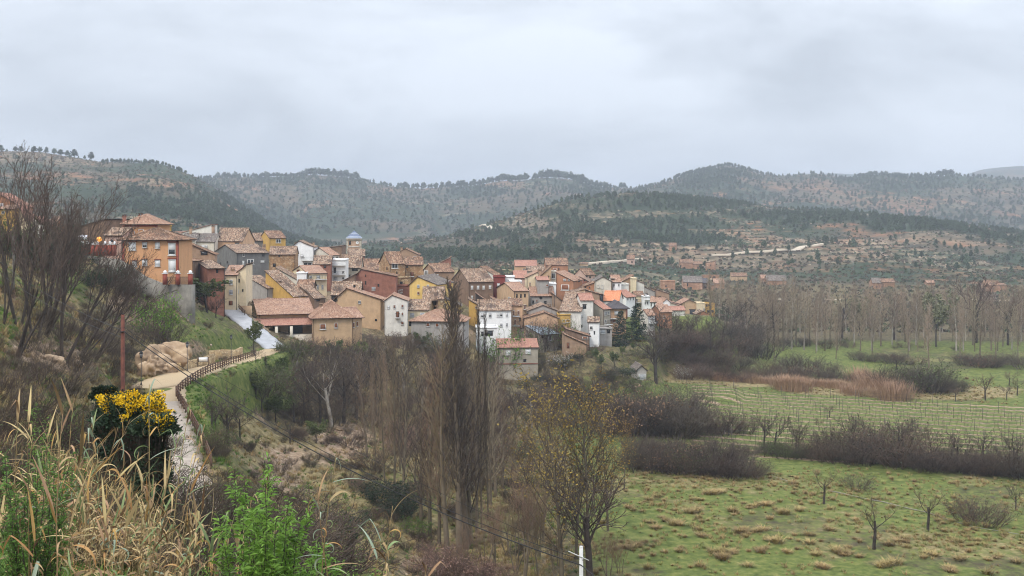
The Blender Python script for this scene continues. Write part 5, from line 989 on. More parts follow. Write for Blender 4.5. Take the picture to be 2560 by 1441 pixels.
def tubes(S, sides):
    p, q, ra, rb = S[:,0:3], S[:,3:6], S[:,6], S[:,7]; d = q - p; d /= np.linalg.norm(d, axis=1, keepdims=True) + 1e-12
    ref = np.where(np.abs(d[:,2:3]) < .9, [[0,0,1]], [[1,0,0]]); e = np.cross(d, ref); e /= np.linalg.norm(e, axis=1, keepdims=True); g = np.cross(d, e)
    t = np.arange(sides)*2*np.pi/sides; ring = e[:,None,:]*np.cos(t)[None,:,None] + g[:,None,:]*np.sin(t)[None,:,None]
    V = np.concatenate([p[:,None]+ring*ra[:,None,None], q[:,None]+ring*rb[:,None,None]], 1).reshape(-1,3)
    k = np.arange(sides); base = (np.arange(len(S))*2*sides)[:,None]
    Fq = np.stack([base+k, base+(k+1)%sides, base+sides+(k+1)%sides, base+sides+k], -1).reshape(-1,4)
    return V, Fq
def seg_mesh(name, lst, mat):
    V = []; Fs = []; n = 0
    for S, sd in lst:
        if len(S):
            a, f = tubes(S, sd); V.append(a); Fs.append(f + n); n += len(a)
    return mk(name, np.concatenate(V), [np.concatenate(Fs)], (mat,), smooth=True)
def leaf_mesh(name, P, size, mat, seed=1, elong=1.6, dirs=None, jit=0.0, up=0.0):
    g = np.random.default_rng(seed); n = len(P); P = P + g.normal(0, 1, (n,3))*jit
    a = g.normal(0,1,(n,3)); 
    if dirs is not None: a = dirs + a*.55
    a[:,2] += up; a /= np.linalg.norm(a,axis=1,keepdims=True); b = np.cross(a, g.normal(0,1,(n,3))); b /= np.linalg.norm(b,axis=1,keepdims=True)
    s = size*g.uniform(.6,1.3,(n,1)); V = np.stack([P, P+a*s*elong*.5+b*s*.5, P+a*s*elong, P+a*s*elong*.5-b*s*.5], 1).reshape(-1,3)
    return mk(name, V, [np.arange(4*n).reshape(n,4)], (mat,))
def ends(S, k=None, seed=0):
    g = np.random.default_rng(seed); t = g.random((len(S),1)); P = S[:,0:3]*(1-t) + S[:,3:6]*t; d = S[:,3:6]-S[:,0:3]; d = d/(np.linalg.norm(d,axis=1,keepdims=True)+1e-9)
    if k is not None and k != len(P): i = g.integers(0, len(P), k); return P[i], d[i]
    return P, d
BK_P = M('poplar_bark', (.20,.165,.115), (.10,.08,.055), scale=8, rnd=.3); BK_D = M('dark_bark', (.075,.06,.05), (.035,.028,.024), scale=8, rnd=.3)
BK_W = M('pale_bark', (.36,.33,.28), (.22,.19,.16), scale=8, rnd=.2); TW_P = M('poplar_twigs', (.25,.175,.115), (.145,.10,.065), scale=3, rnd=.45); TW_R = M('reddish_twigs', (.31,.18,.11), (.20,.115,.075), scale=3, rnd=.25)
TW_D = M('dark_twigs', (.115,.088,.067), (.05,.038,.031), scale=3, rnd=.3); TW_M = M('purple_twigs', (.145,.095,.07), (.07,.047,.037), scale=3, rnd=.3); TW_F = M('far_poplar_twigs', (.29,.225,.155), (.20,.155,.11), scale=3, rnd=.3)
LF_Y = M('yellow_leaves', (.40,.265,.065), (.20,.13,.04), scale=4, rnd=.3, trans=.25, hi=.6); LF_O = M('olive_leaves', (.12,.15,.05), (.06,.08,.03), scale=4, rnd=.25, trans=.2)
LF_G = M('bright_green_leaves', (.16,.28,.05), (.08,.16,.03), scale=4, rnd=.2, trans=.3); LF_DG = M('dark_evergreen', (.035,.06,.03), (.018,.032,.018), scale=4, rnd=.3)
LF_P = M('pine_needles', (.085,.115,.06), (.05,.07,.04), scale=2, rnd=.35); LF_B = M('brown_leaves', (.25,.14,.09), (.15,.08,.055), scale=4, rnd=.3); LF_S = M('scrub_leaves', (.075,.08,.05), (.045,.045,.032), scale=1, rnd=.4)
LF_FIR = M('fir_needles', (.035,.065,.038), (.018,.035,.022), scale=3, rnd=.1); BLOS = M('white_blossom', (.75,.72,.66), rough=.8, rnd=.1); LF_PINK = M('pinkish_leaves', (.36,.22,.18), (.22,.13,.10), scale=4, rnd=.2)
STRAW = M('straw', (.40,.30,.14), (.21,.15,.065), scale=4, rnd=.3); GRASS = M('fresh_grass', (.12,.21,.035), (.065,.12,.022), scale=4, rnd=.3); TUSS = M('tan_tussock', (.37,.28,.125), (.20,.145,.065), scale=3, rnd=.25)

class Kind:   # a plant model of height 1: list of (part name, mesh)
    def __init__(s, parts):
        s.parts = parts; top = 0; cs = []
        for _, m_ in parts:
            c = np.zeros(len(m_.vertices)*3, np.float32); m_.vertices.foreach_get('co', c); cs.append(c); top = max(top, np.percentile(c[2::3], 99.7))
        for (_, m_), c in zip(parts, cs): m_.vertices.foreach_set('co', c/top); m_.update()
def plant(kind, name, loc, s, label, cat, group=None, rot=None, mats=None, tilt=(0,0), sx=1.0):
    e = empty(name, loc, (tilt[0], tilt[1], random.random()*6.28 if rot is None else rot), (s*sx, s*sx, s)); tag(e, label, cat, group)
    for i, (pn, me) in enumerate(kind.parts): put(pn, me, e, mat=(mats or {}).get(pn))
    return e
def mk_poplar(seed, dens=.62, ang=24, twig=.0011, col=TW_P, L1=.30, st=.12, fall=.62, leaf=None, lsz=.006, l3=3):
    S = grow(seed, [dict(seg=9, w=.03, up=.05, tip=.12), dict(n=int(50*dens), L=L1, ang=ang, seg=4, w=.10, up=.13, fall=fall, r=.30, st=st, tip=.3, rmin=twig*1.6), dict(n=8, L=.40, ang=32, seg=2, w=.12, up=.1, fall=.45, r=.45, rmin=twig, st=.1), dict(n=l3, L=.5, ang=34, seg=1, w=.2, up=.1, fall=.3, r=.5, rmin=twig*.7, st=.2)], .0105, .97)
    P = [('trunk', seg_mesh('trunk', [(S[0],8)], BK_P)), ('crown', seg_mesh('crown', [(S[1],4),(S[2],3),(S[3],3)], col))]
    if leaf:
        p, d = ends(np.concatenate([S[2],S[3]]), None, seed); m_ = p[:,2] > .3; P.append(('foliage', leaf_mesh('foliage', p[m_], lsz, leaf, seed, 1.3, jit=.004)))
    return Kind(P)
POP = [mk_poplar(s) for s in (1,2,3)]; POPR = [mk_poplar(s, col=TW_R) for s in (11,12)]
POPF = [mk_poplar(s, dens=.5, ang=28, twig=.0020, col=TW_F, l3=2, L1=.30, st=.22) for s in (21,22,23,24)]
YPOP = [mk_poplar(s, dens=.65, ang=34, twig=.0012, col=TW_D, L1=.44, st=.15, fall=.45, leaf=LF_Y, lsz=.0085, l3=3) for s in (31,32,33)]
def mk_spread(seed, stems=1, spread=.0, ang=38, r0=.0135, col=TW_D, bark=BK_D, twig=.0019, L0=.34, n1=6, n2=7, n3=5, n4=3, up=.09, leaf=None, lsz=.01, dens=1):
    S = grow(seed, [dict(seg=4, w=.08, up=.06, tip=.7), dict(n=n1, L=1.15, ang=ang, seg=5, w=.14, up=up, fall=.25, r=.62, st=.55, tip=.25), dict(n=n2, L=.48, ang=ang, seg=3, w=.16, up=up, fall=.45, r=.5, rmin=twig*1.5, st=.15), dict(n=n3, L=.45, ang=36, seg=2, w=.18, up=up*.8, fall=.4, r=.5, rmin=twig, st=.1), dict(n=n4, L=.5, ang=36, seg=1, w=.2, up=.05, fall=.3, r=.5, rmin=twig*.75, st=.2)], r0, L0, stems=stems, spread=spread, p0r=.03 if stems > 1 else 0)
    P = [('trunk', seg_mesh('trunk', [(S[0],7),(S[1],5)], bark)), ('crown', seg_mesh('crown', [(S[2],4),(S[3],3),(S[4],3)], col))]
    if leaf:
        p, d = ends(np.concatenate([S[3],S[4]]), int(len(S[4])*dens), seed); P.append(('foliage', leaf_mesh('foliage', p, lsz, leaf, seed, 1.4, jit=.01)))
    return Kind(P)
SPR = [mk_spread(s) for s in (41,42,43)]
SPRP = [mk_spread(s, bark=BK_W, col=TW_D) for s in (44,45)]
SPRO = [mk_spread(s, n1=5, n2=6, n3=5, n4=2, twig=.0016, col=M('olive_twigs',(.20,.17,.08),(.12,.10,.05),scale=4,rnd=.2), bark=BK_D, L0=.28, ang=42, up=.14) for s in (46,47)]
SPRG = [mk_spread(s, leaf=LF_O, lsz=.024, n4=3, dens=3.0) for s in (48,49)]
BIG = [mk_spread(s, stems=3, spread=.55, ang=26, r0=.0125, L0=.5, n1=4, n2=7, n3=5, n4=2, up=.12, twig=.0015, bark=BK_D, col=M('brown_dark_twigs',(.13,.095,.075),(.065,.047,.04),scale=3,rnd=.2)) for s in (51,52,53)]
SAP = [mk_spread(s, stems=4, spread=.4, ang=24, r0=.009, L0=.5, n1=4, n2=6, n3=5, n4=2, up=.2, twig=.0012, bark=BK_P, col=TW_P) for s in (55,56)]
def mk_thicket(seed, col, n=60, leaf=None, lsz=.02, nl=500, hgt=1.0, sp=1.1):
    S = grow(seed, [dict(seg=5, w=.24, up=.03, tip=.4), dict(n=5, L=.48, ang=40, seg=2, w=.25, up=.06, fall=.35, r=.55, rmin=.0042, st=.25), dict(n=3, L=.55, ang=38, seg=1, w=.2, up=.06, fall=.3, r=.7, rmin=.0034, st=.2)], .011, hgt, stems=n, spread=sp, p0r=.45)
    P = [('stems', seg_mesh('stems', [(S[0],3),(S[1],3),(S[2],3)], col))]
    if leaf: p, d = ends(np.concatenate([S[1],S[2]]), nl, seed); P.append(('foliage', leaf_mesh('foliage', p, lsz, leaf, seed, 1.3, jit=.03)))
    return Kind(P)
THD = [mk_thicket(s, TW_D, 46, sp=.85) for s in (61,62,63)]; THM = [mk_thicket(s, TW_M, 44, LF_S, .03, 350) for s in (64,65)]
THB = [mk_thicket(s, TW_D, 45, LF_B, .03, 900) for s in (66,67)]; THG = [mk_thicket(s, TW_D, 40, LF_O, .035, 1500, .9, .9) for s in (68,69)]; THE = [mk_thicket(s, TW_D, 40, LF_DG, .045, 2200, .9, .9) for s in (70,71)]
THL = [mk_thicket(s, TW_D, 30, LF_G, .04, 1500, .9, .8) for s in (72,)]
THP = [mk_thicket(s, TW_M, 45, LF_PINK, .032, 900) for s in (73,)]
TW_N = M('near_twigs', (.085,.058,.042), (.032,.022,.018), scale=4, rnd=.3)
THN = [mk_thicket(75, TW_N, 60, LF_B, .012, 1500), mk_thicket(76, TW_N, 55, LF_S, .014, 2600), mk_thicket(77, TW_N, 50, LF_O, .014, 3000)]
def mk_clump(seed, n, blades_h, w, mat, lean=.9, thick=.02):
    g = np.random.default_rng(seed); a = g.uniform(0, 2*np.pi, n); r = g.uniform(0, w, n)**.8; b = np.stack([r*np.cos(a), r*np.sin(a), np.zeros(n)], 1)
    d = np.stack([np.cos(a)*lean*g.random(n), np.sin(a)*lean*g.random(n), np.ones(n)], 1); h = blades_h*g.uniform(.5,1.2,n)[:,None]; t = np.stack([-np.sin(a), np.cos(a), np.zeros(n)],1)*thick
    m_ = b + d*h*.6; tip = b + d*h*np.array([[1.35,1.35,.95]])
    V = np.stack([b-t, b+t, m_+t*.8, m_-t*.8, tip], 1).reshape(-1,3); k = (np.arange(n)*5)[:,None]
    return mk('clump', V, [k+np.array([[0,1,2,3]]), k+np.array([[3,2,4]])], (mat,))
GT = [mk_clump(s, 34, .5, .22, STRAW, .9, .016) for s in (1,2)]; GG = [mk_clump(s, 34, .32, .25, GRASS, .7, .018) for s in (3,4)]
GM = mk_clump(15, 40, .45, .3, M('olive_grass', (.24,.25,.08), (.14,.15,.05), scale=4, rnd=.3), .9, .02)
TU = [mk_clump(s, 150, .55, .34, TUSS, 1.3, .022) for s in (5,6,7)]
def mk_pine(seed, mat, n=150, round_=False):
    g = np.random.default_rng(seed); P = []
    k = 9
    for i in range(k):
        t = i/(k-1); z = .28 + .66*t; rad = (.26*(1-t)**.7 + .05) if not round_ else .30*math.sin(math.pi*(.2+.75*t))
        m_ = int(n*rad/.2/k*1.5) + 3; a = g.uniform(0,6.28,m_); rr = rad*np.sqrt(g.random(m_)); P.append(np.stack([rr*np.cos(a), rr*np.sin(a), z + g.normal(0,.04,m_)], 1))
    P = np.concatenate(P); 
    c = leaf_mesh('crown', P, .12, mat, seed, 1.2, jit=.01, up=.2)
    b = MB(); b.tube([(0,0,-.05),(0,0,.5)], [.022,.012], 4); return Kind([('trunk', b.mesh('trunk', (BK_D,))), ('crown', c)])
PIN = [mk_pine(s, LF_P, 150, s % 2 == 0) for s in (1,2,3,4)]
def joined(K, name='plant_model'):
    bm_ = [m_ for _, m_ in K.parts]; V = []; Fs4 = []; Fs3 = []; mi = []; n = 0; mats = []
    q, t, mq, mt = [], [], [], []
    for m_ in bm_:
        c = np.zeros(len(m_.vertices)*3, np.float32); m_.vertices.foreach_get('co', c); V.append(c.reshape(-1,3)); mats.append(m_.materials[0]); k = len(mats)-1
        lt = np.zeros(len(m_.polygons), np.int32); m_.polygons.foreach_get('loop_total', lt); li = np.zeros(len(m_.loops), np.int32); m_.loops.foreach_get('vertex_index', li); ls = np.concatenate([[0], np.cumsum(lt)[:-1]])
        for sz, dst, dm in ((4,q,mq),(3,t,mt)):
            s_ = ls[lt == sz]
            if len(s_): dst.append(li[s_[:,None]+np.arange(sz)] + n); dm += [k]*len(s_)
        n += len(V[-1])
    fs = ([np.concatenate(q)] if q else []) + ([np.concatenate(t)] if t else [])
    return mk(name, np.concatenate(V), fs, tuple(mats), mq + mt)
def gscatter(name, label, cat, P, scl, variants):
    """one object of kind stuff: plant models instanced on points"""
    n = len(P); pm = bpy.data.meshes.new(name); pm.vertices.add(n); pm.vertices.foreach_set('co', np.asarray(P, np.float32).ravel())
    g = np.random.default_rng(len(name)+n)
    for nm, ty, arr in (('scl','FLOAT', scl), ('rz','FLOAT', g.uniform(0,6.28,n)), ('kd','INT', g.integers(0, len(variants), n))):
        a = pm.attributes.new(nm, ty, 'POINT'); a.data.foreach_set('value', np.asarray(arr, np.float32 if ty == 'FLOAT' else np.int32))
    o = put(name, pm); tag(o, label, cat, kind='stuff'); ng = bpy.data.node_groups.new(name, 'GeometryNodeTree')
    ng.interface.new_socket('Geometry', in_out='INPUT', socket_type='NodeSocketGeometry'); ng.interface.new_socket('Geometry', in_out='OUTPUT', socket_type='NodeSocketGeometry')
    N = ng.nodes; l = ng.links.new; gi = N.new('NodeGroupInput'); go = N.new('NodeGroupOutput'); jn = N.new('GeometryNodeJoinGeometry')
    def attr(nm, ty): a = N.new('GeometryNodeInputNamedAttribute'); a.data_type = ty; a.inputs['Name'].default_value = nm; return a.outputs['Attribute']
    cx = N.new('ShaderNodeCombineXYZ'); l(attr('rz','FLOAT'), cx.inputs['Z']); sc_ = attr('scl','FLOAT'); kd = attr('kd','INT')
    for i, me in enumerate(variants):
        src = bpy.data.objects.new(name + '_model', me); oi = N.new('GeometryNodeObjectInfo'); oi.inputs['Object'].default_value = src
        cp = N.new('FunctionNodeCompare'); cp.data_type = 'INT'; cp.operation = 'EQUAL'; l(kd, cp.inputs[2]); cp.inputs[3].default_value = i
        ip = N.new('GeometryNodeInstanceOnPoints'); l(gi.outputs[0], ip.inputs['Points']); l(cp.outputs[0], ip.inputs['Selection']); l(oi.outputs['Geometry'], ip.inputs['Instance']); l(cx.outputs[0], ip.inputs['Rotation']); l(sc_, ip.inputs['Scale']); l(ip.outputs[0], jn.inputs[0])
    l(jn.outputs[0], go.inputs[0]); md = o.modifiers.new('scatter', 'NODES'); md.node_group = ng
    return o
def zv(px, D):
    i = np.clip((px + 900) / 8.0, 0, len(pxs) - 1.001); j = np.clip(np.interp(D, Ds, np.arange(len(Ds))), 0, len(Ds) - 1.001); a = i.astype(int); b = j.astype(int); u = i-a; v = j-b
    return (ZN[a,b]*(1-u)+ZN[a+1,b]*u)*(1-v) + (ZN[a,b+1]*(1-u)+ZN[a+1,b+1]*u)*v
def at_grid(A, px, D):
    i = np.clip(np.round((px+900)/8).astype(int), 0, len(pxs)-1); j = np.clip(np.round(np.interp(D, Ds, np.arange(len(Ds)))).astype(int), 0, len(Ds)-1); return A[i,j]
def near_path(X, Y, m=1.0):
    ok = np.zeros(len(X), bool)
    for Q in (PA, RA, q): ok |= (np.hypot(X[:,None]-Q[None,::3,0], Y[:,None]-Q[None,::3,1]) < Q[None,::3,3]+m).any(1)
    return ok
nS_ = sm(-.3,.3,fbm(XX/7, DD/7, 177, 3))
# ---------------------------------------------------------------- ground cover on the slopes and meadow
def spots(n, p0, p1, d0, d1, weight=None, seed=1, log=True):
    g = np.random.default_rng(seed); px = g.uniform(p0, p1, n); D = np.exp(g.uniform(math.log(d0), math.log(d1), n)) if log else g.uniform(d0, d1, n)
    if weight is not None: k = g.random(n) < np.clip(at_grid(weight, px, D), 0, 1); px, D = px[k], D[k]
    X = (px-HX)/F*D; k = ~near_path(X, D, .3); px, D, X = px[k], D[k], X[k]; return px, np.stack([X, D, zv(px, D)], 1)
notvil = 1 - sm(0,1,((PX>560)&(PX<1780)&(DD>225)&(DD<470)).astype(float))
notvil2 = np.where((PX > 420) & (PX < 700) & (DD > 185) & (DD < 300), 0.25, notvil)
px_, P = spots(32000, -150, 1450, 19, 235, np.where(DD<34, .35, 1)*dry*(1-gr*.6)*notvil2, 5); gscatter('dry_grass', 'tan dry grass tufts covering the slope above and below the path', 'grass', P, rng.uniform(.5,1.3,len(P)), GT)
px_, P = spots(30000, -150, 1450, 14, 235, np.where(DD<40, .45, gr)*notvil2, 6); gscatter('green_grass', 'fresh green grass tufts on the banks around the path', 'grass', P, rng.uniform(.5,1.2,len(P)), GG)
w_ = (np.clip(dry-.2,0,1)*1.3*(.25+.9*nS_))*(PX>1150)*(vine<.3)
px_, P = spots(30000, 1180, 2750, 108, 270, w_, 7); gscatter('meadow_grass', 'rough straw coloured grass across the valley meadow', 'grass', P, rng.uniform(.25,.85,len(P))*np.where(rng.random(len(P))<.15,1.4,1), [TU[0], GT[0], GT[1], GT[0], GT[1], GM, GM])
nS = sm(-.15,.35,fbm(XX/12, DD/12, 77, 3)); w_ = (.25+.75*nS)*(1-.9*gr)*(PX<1330)*notvil2
px_, P = spots(6500, -250, 1330, 19, 240, w_, 8); gscatter('low_scrub', 'low dark leafless scrub and thyme covering the slope', 'scrub', P, np.where(P[:,1] < 34, rng.uniform(.25,.8,len(P)), rng.uniform(.5,1.5,len(P))), [joined(THD[0]), joined(THN[0]), joined(THN[1]), joined(THN[2]), joined(THD[1])])
px_, P = spots(1500, -200, 1250, 60, 220, np.clip(bare-.25,0,1)*notvil2, 9)
def mk_rock(seed, mat, sub=2, rough=.25):
    import bmesh
    bm = bmesh.new(); bmesh.ops.create_icosphere(bm, subdivisions=sub, radius=.5); r_ = random.Random(seed); o = [r_.uniform(0,50) for _ in range(3)]
    from mathutils import noise
    for v in bm.verts:
        f = 1 + noise.noise(v.co*1.7 + Vector(o))*rough*2 + noise.noise(v.co*4 + Vector(o))*rough*.6; f += -abs(noise.noise(v.co*3.1 + Vector(o)))*rough*.7 + noise.noise(v.co*11 + Vector(o))*rough*.14; v.co *= f; v.co.z *= .7
    me = bpy.data.meshes.new('rock'); bm.to_mesh(me); bm.free(); me.materials.append(mat); me.polygons.foreach_set('use_smooth', np.ones(len(me.polygons), bool)); return me
ROCKM = M('pale_rock', (.46,.37,.28), (.26,.19,.14), scale=2.5, bump=.4, detail=8, rnd=.2); ROCKS = [mk_rock(s, ROCKM, 1, .3) for s in (1,2,3)]
gscatter('scree_rocks', 'small pale rocks lying in the eroded patches of the slope', 'rocks', P, rng.uniform(.15,.7,len(P)), ROCKS)
# ---------------------------------------------------------------- far hills cover
def hspots(n, d0, d1, A, thr=None, seed=1, p0=-300, p1=2900):
    g = np.random.default_rng(seed); px = g.uniform(p0, p1, n); D = g.uniform(d0, d1, n); i = np.clip(np.round((px+900)/10).astype(int),0,len(hp)-1); j = np.clip(np.round(np.interp(D, hD, np.arange(len(hD)))).astype(int),0,len(hD)-1)
    k = g.random(n) < np.clip(A[i,j],0,1); px, D = px[k], D[k]; return px, np.stack([(px-HX)/F*D, D, hz(px, D)], 1)
PJ = [joined(k) for k in PIN]
px_, P1 = hspots(32000, 600, 1300, np.clip(fo*.85, 0, 1), seed=3); px_, P2 = hspots(16000, 1500, 2150, np.clip(fo*.9 + .26, 0, 1), seed=4); px_, P3 = hspots(7000, 640, 1300, np.full_like(fo, .14), seed=14)
P = np.concatenate([P1, P2, P3]); gscatter('pine_wood', 'dark green pine woods spread over the far hillsides', 'pine wood', P, np.where(P[:,1] > 1400, rng.uniform(5,8,len(P)), rng.uniform(3.0,5.6,len(P))), PJ)
def mk_bush(seed, mat, n=46):
    g = np.random.default_rng(seed); v = g.normal(0,1,(n,3)); v /= np.linalg.norm(v,axis=1,keepdims=True); v[:,2] = np.abs(v[:,2])*.8; return leaf_mesh('bush', v*.36*g.uniform(.5,1,(n,1)), .34, mat, seed, 1.0)
BU = [mk_bush(1, M('hill_scrub_leaves', (.13,.12,.075), (.08,.075,.05), rnd=.4)), mk_bush(2, LF_P), mk_bush(3, M('grey_scrub', (.17,.13,.095), (.10,.08,.06), rnd=.3))]
px_, P = hspots(30000, 565, 1300, np.clip(1.0 - hk*.3 - hr*.3 - fo*.6, 0, 1), seed=5); gscatter('hill_scrub', 'round dark scrub bushes dotting the terraced hillsides', 'scrub', P, rng.uniform(1.0,2.8,len(P)), BU)
px_, P = hspots(9000, 1500, 2120, np.full_like(fo, .8), seed=6); gscatter('ridge_scrub', 'scrub bushes on the furthest visible ridge slopes', 'scrub', P, rng.uniform(2.5,5.0,len(P)), BU)
px_, P = hspots(15000, 565, 1300, np.clip(hk*1.1 - .25 + tm*(fr>.6)*.5, 0, 1)*(1-fo*.8), seed=7); gscatter('hill_rocks', 'pale limestone rocks along the hillside terraces', 'rocks', P, rng.uniform(.6,2.2,len(P)), ROCKS)
px_, P = spots(5200, 1150, 2900, 385, 556, None, 21); gscatter('terrace_scrub', 'scattered bushes on the terraces behind the village and poplars', 'scrub', P, rng.uniform(1.0,2.6,len(P)), BU)
# pines that stand out on the sky line
def skyline(px, h, D=2085, cr=CR2):
    i = int(np.clip(round((px+900)/10), 0, len(hp)-1)); js = np.where((hD > D-260) & (hD < D+200))[0]; j = js[np.argmin(HY - HZ[i, js]*F/hD[js])]; Dq = float(hD[j]); z = float(hz(np.array(px, float), np.array(Dq)))
    plant(random.choice(PIN), 'pine_tree', ((px-HX)/F*Dq, Dq, z-.4), h*Dq/F, 'pine standing on the sky line of the far ridge', 'tree', 'pines along the far sky line', sx=random.uniform(1.1,1.6))
for x in (2,38,52,85,100,116,136,152,168,185,228): skyline(x, {185:22,228:22}.get(x, random.uniform(13,18)), 1250)
r_ = random.Random(4)
for a, b, n, h0, h1 in ((255,470,34,7,12),): 
    for i in range(n): skyline(a+(b-a)*(i+r_.random())/n, r_.uniform(h0,h1), 1245)
for a, b, n, h0, h1 in ((505,540,5,6,10),(540,612,11,10,16),(618,700,11,9,15),(705,755,6,6,11),(755,895,26,13,21),(990,1250,34,10,18),(1252,1320,14,14,20),(1335,1465,24,14,23),(1466,1565,16,7,16),(1600,1680,10,6,9),(1680,1850,28,7,11),(1852,1925,10,7,10),(2135,2330,22,6,12),(2340,2380,7,12,19),(2380,2560,18,6,11)):
    for i in range(n): skyline(a+(b-a)*(i+r_.random())/n, r_.uniform(h0,h1))
# tracks
TRACK = M('pale_track', (.52,.44,.34), (.42,.35,.27), scale=.2, detail=6)
def track(pts, hw, name='track', n=60, mat=None, near=False):
    Q = []
    for px, py in pts:
        D = hillD(px, py); Q.append((px, D, 0, hw))
    Q = resample(Q, n); p = Q[:,0]/Q[:,1]*F+HX; zq = np.where(Q[:,1] < 558, zv(p, np.minimum(Q[:,1],558)), hz(p, np.maximum(Q[:,1],560)))
    zq = np.convolve(np.pad(zq, 3, mode='edge'), np.ones(7)/7, 'valid'); Q[:,2] = zq + (.9 if not near else .25); ribbon(name, Q, mat or TRACK, h=1.2)['kind'] = 'structure'
track([(1118,566),(1150,567),(1185,569),(1220,571),(1250,576),(1275,579),(1300,584)], 3.0)
track([(1775,642),(1830,639),(1900,633),(1960,626),(2010,619),(2062,612)], 2.6)
track([(1455,663),(1500,660),(1550,656),(1600,650)], 2.4)
track([(1925,852),(1980,851),(2050,851),(2120,853)], 1.3, 'track', 30, None, True)
track([(2330,849),(2400,848),(2480,844),(2570,836)], 1.3, 'track', 30, None, True)
# ---------------------------------------------------------------- vineyard
WOODP = M('vine_post', (.12,.10,.085), (.07,.055,.05), scale=5, rnd=.3)
pm = ubox('post', (WOODP,), [((-.035,-.035,-.4),(.035,.035,2.0),0)]); ca_, sa_ = math.cos(ROWA), math.sin(ROWA)
k0 = int(183/4.4)
lab = ['first', 'second', 'third', 'fourth', 'fifth', 'sixth', 'seventh', 'eighth', 'ninth', 'tenth', 'eleventh', 'twelfth', 'thirteenth', 'fourteenth', 'fifteenth', 'sixteenth', 'seventeenth']
for k in range(16):
    c = 4.4*(k0 + k + .5); x0 = 34 + random.uniform(-1,3); Y = lambda x: (c - x*math.sin(-ROWA))/math.cos(-ROWA)
    while x0 < .158*Y(x0): x0 += .5
    x1 = 128 if k < 14 else 90; pts = []; x = x0
    while x < x1: y = Y(x); pts.append(Vector((x, y, zat(x/y*F+HX, y)))); x += 5.2*ca_
    rt = empty('vine_row', pts[0]); tag(rt, '%s row of wire trained bare vines counted from the dark hedge in front' % lab[k], 'vine row', 'vine rows in the green vineyard')
    for p in pts:
        if random.random() < .93: put('post', pm, rt, p - pts[0], (random.uniform(-.05,.05), random.uniform(-.05,.05), 0), s=(1,1,random.uniform(.85,1.15)))
    b = MB()
    for z in (.7, 1.5): b.tube([p - pts[0] + Vector((0,0,z)) for p in pts], .012, 3, cap=False)
    put('wire', b.mesh('wire', (BLK,)), rt)
    S = []
    for i in range(len(pts)-1):
        for j in range(4):
            p = pts[i].lerp(pts[i+1], (j+.5)/4) - pts[0]; h = random.uniform(.5,.8); t = p + Vector((random.uniform(-.1,.1),0,h)); S.append((*p, *t, .045, .03))
            for s_ in (-1,1): e = t + Vector((s_*ca_*random.uniform(.4,.7), s_*sa_*.5, random.uniform(0,.15))); S.append((*t, *e, .025, .015)); f_ = e + Vector((0,0,random.uniform(.2,.5))); S.append((*e, *f_, .012, .008))
    put('vines', seg_mesh('vines', [(np.array(S),3)], TW_D), rt)['kind'] = 'stuff'
# ---------------------------------------------------------------- meadow tussocks
tp = [(1612,1256),(1640,1245),(1655,1296),(1730,1252),(1640,1325),(1665,1306),(1688,1311),(1700,1318),(1650,1281),(1606,1283),(1720,1282),(1742,1284),(1830,1283),(1835,1290),(1780,1239),(1795,1236),(1640,1357),(1628,1310),(1573,1272),(1580,1375),(1595,1370),(1560,1372),(1780,1385),(1800,1390),(1820,1388),(1835,1384),(1815,1398),(1895,1330),(1850,1333),(1860,1332),(1900,1380),(1930,1357),(1945,1362),(1970,1386),(1975,1352),(2020,1342),(2025,1360),(2040,1389),(2095,1385),(2110,1390),(2150,1397),(2075,1328),(1860,1262),(1885,1268),(1915,1265),(1930,1262),(1965,1288),(1880,1288),(2000,1280),(2200,1420),(2220,1416),(2240,1412),(2320,1388),(2335,1390),(2400,1400),(2470,1405),(2500,1395),(2540,1408),(1700,1378),(1755,1345),(2260,1355),(2230,1365),(2050,1420),(1870,1420),(1750,1420),(2380,1430),(2470,1436)]
r_ = random.Random(9)
for x, y in tp:
    for k in range(r_.choice((1,1,2,3))):
        p = hit(x + r_.uniform(-14,14)*(k>0), y + r_.uniform(-5,5)*(k>0), 100); o = put('grass_tussock', TU[r_.randrange(3)], None, p - Vector((0,0,.05)), (0,0,r_.random()*6), (lambda q_: (q_, q_, q_*r_.uniform(.55,.95)))(r_.uniform(.7,1.6))); tag(o, 'tan dry tussock standing in the green meadow', 'tussock', 'dry tussocks in the green meadow')
# ---------------------------------------------------------------- trees
def T(kinds, name, px, pb, pt, label, cat='tree', group=None, D=None, mats=None, tilt=(0,0), sx=1.0, rot=None, dmin=20):
    g_ = hit(px, pb, dmin) if D is None else ground(px, D); h = max((pb - pt), 3) * g_.y / F if D is None else (HY - pt)/F*g_.y - g_.z
    return plant(random.choice(kinds), name, g_ - Vector((0,0,.15)), h, label, cat, group, rot, mats, tilt, sx)
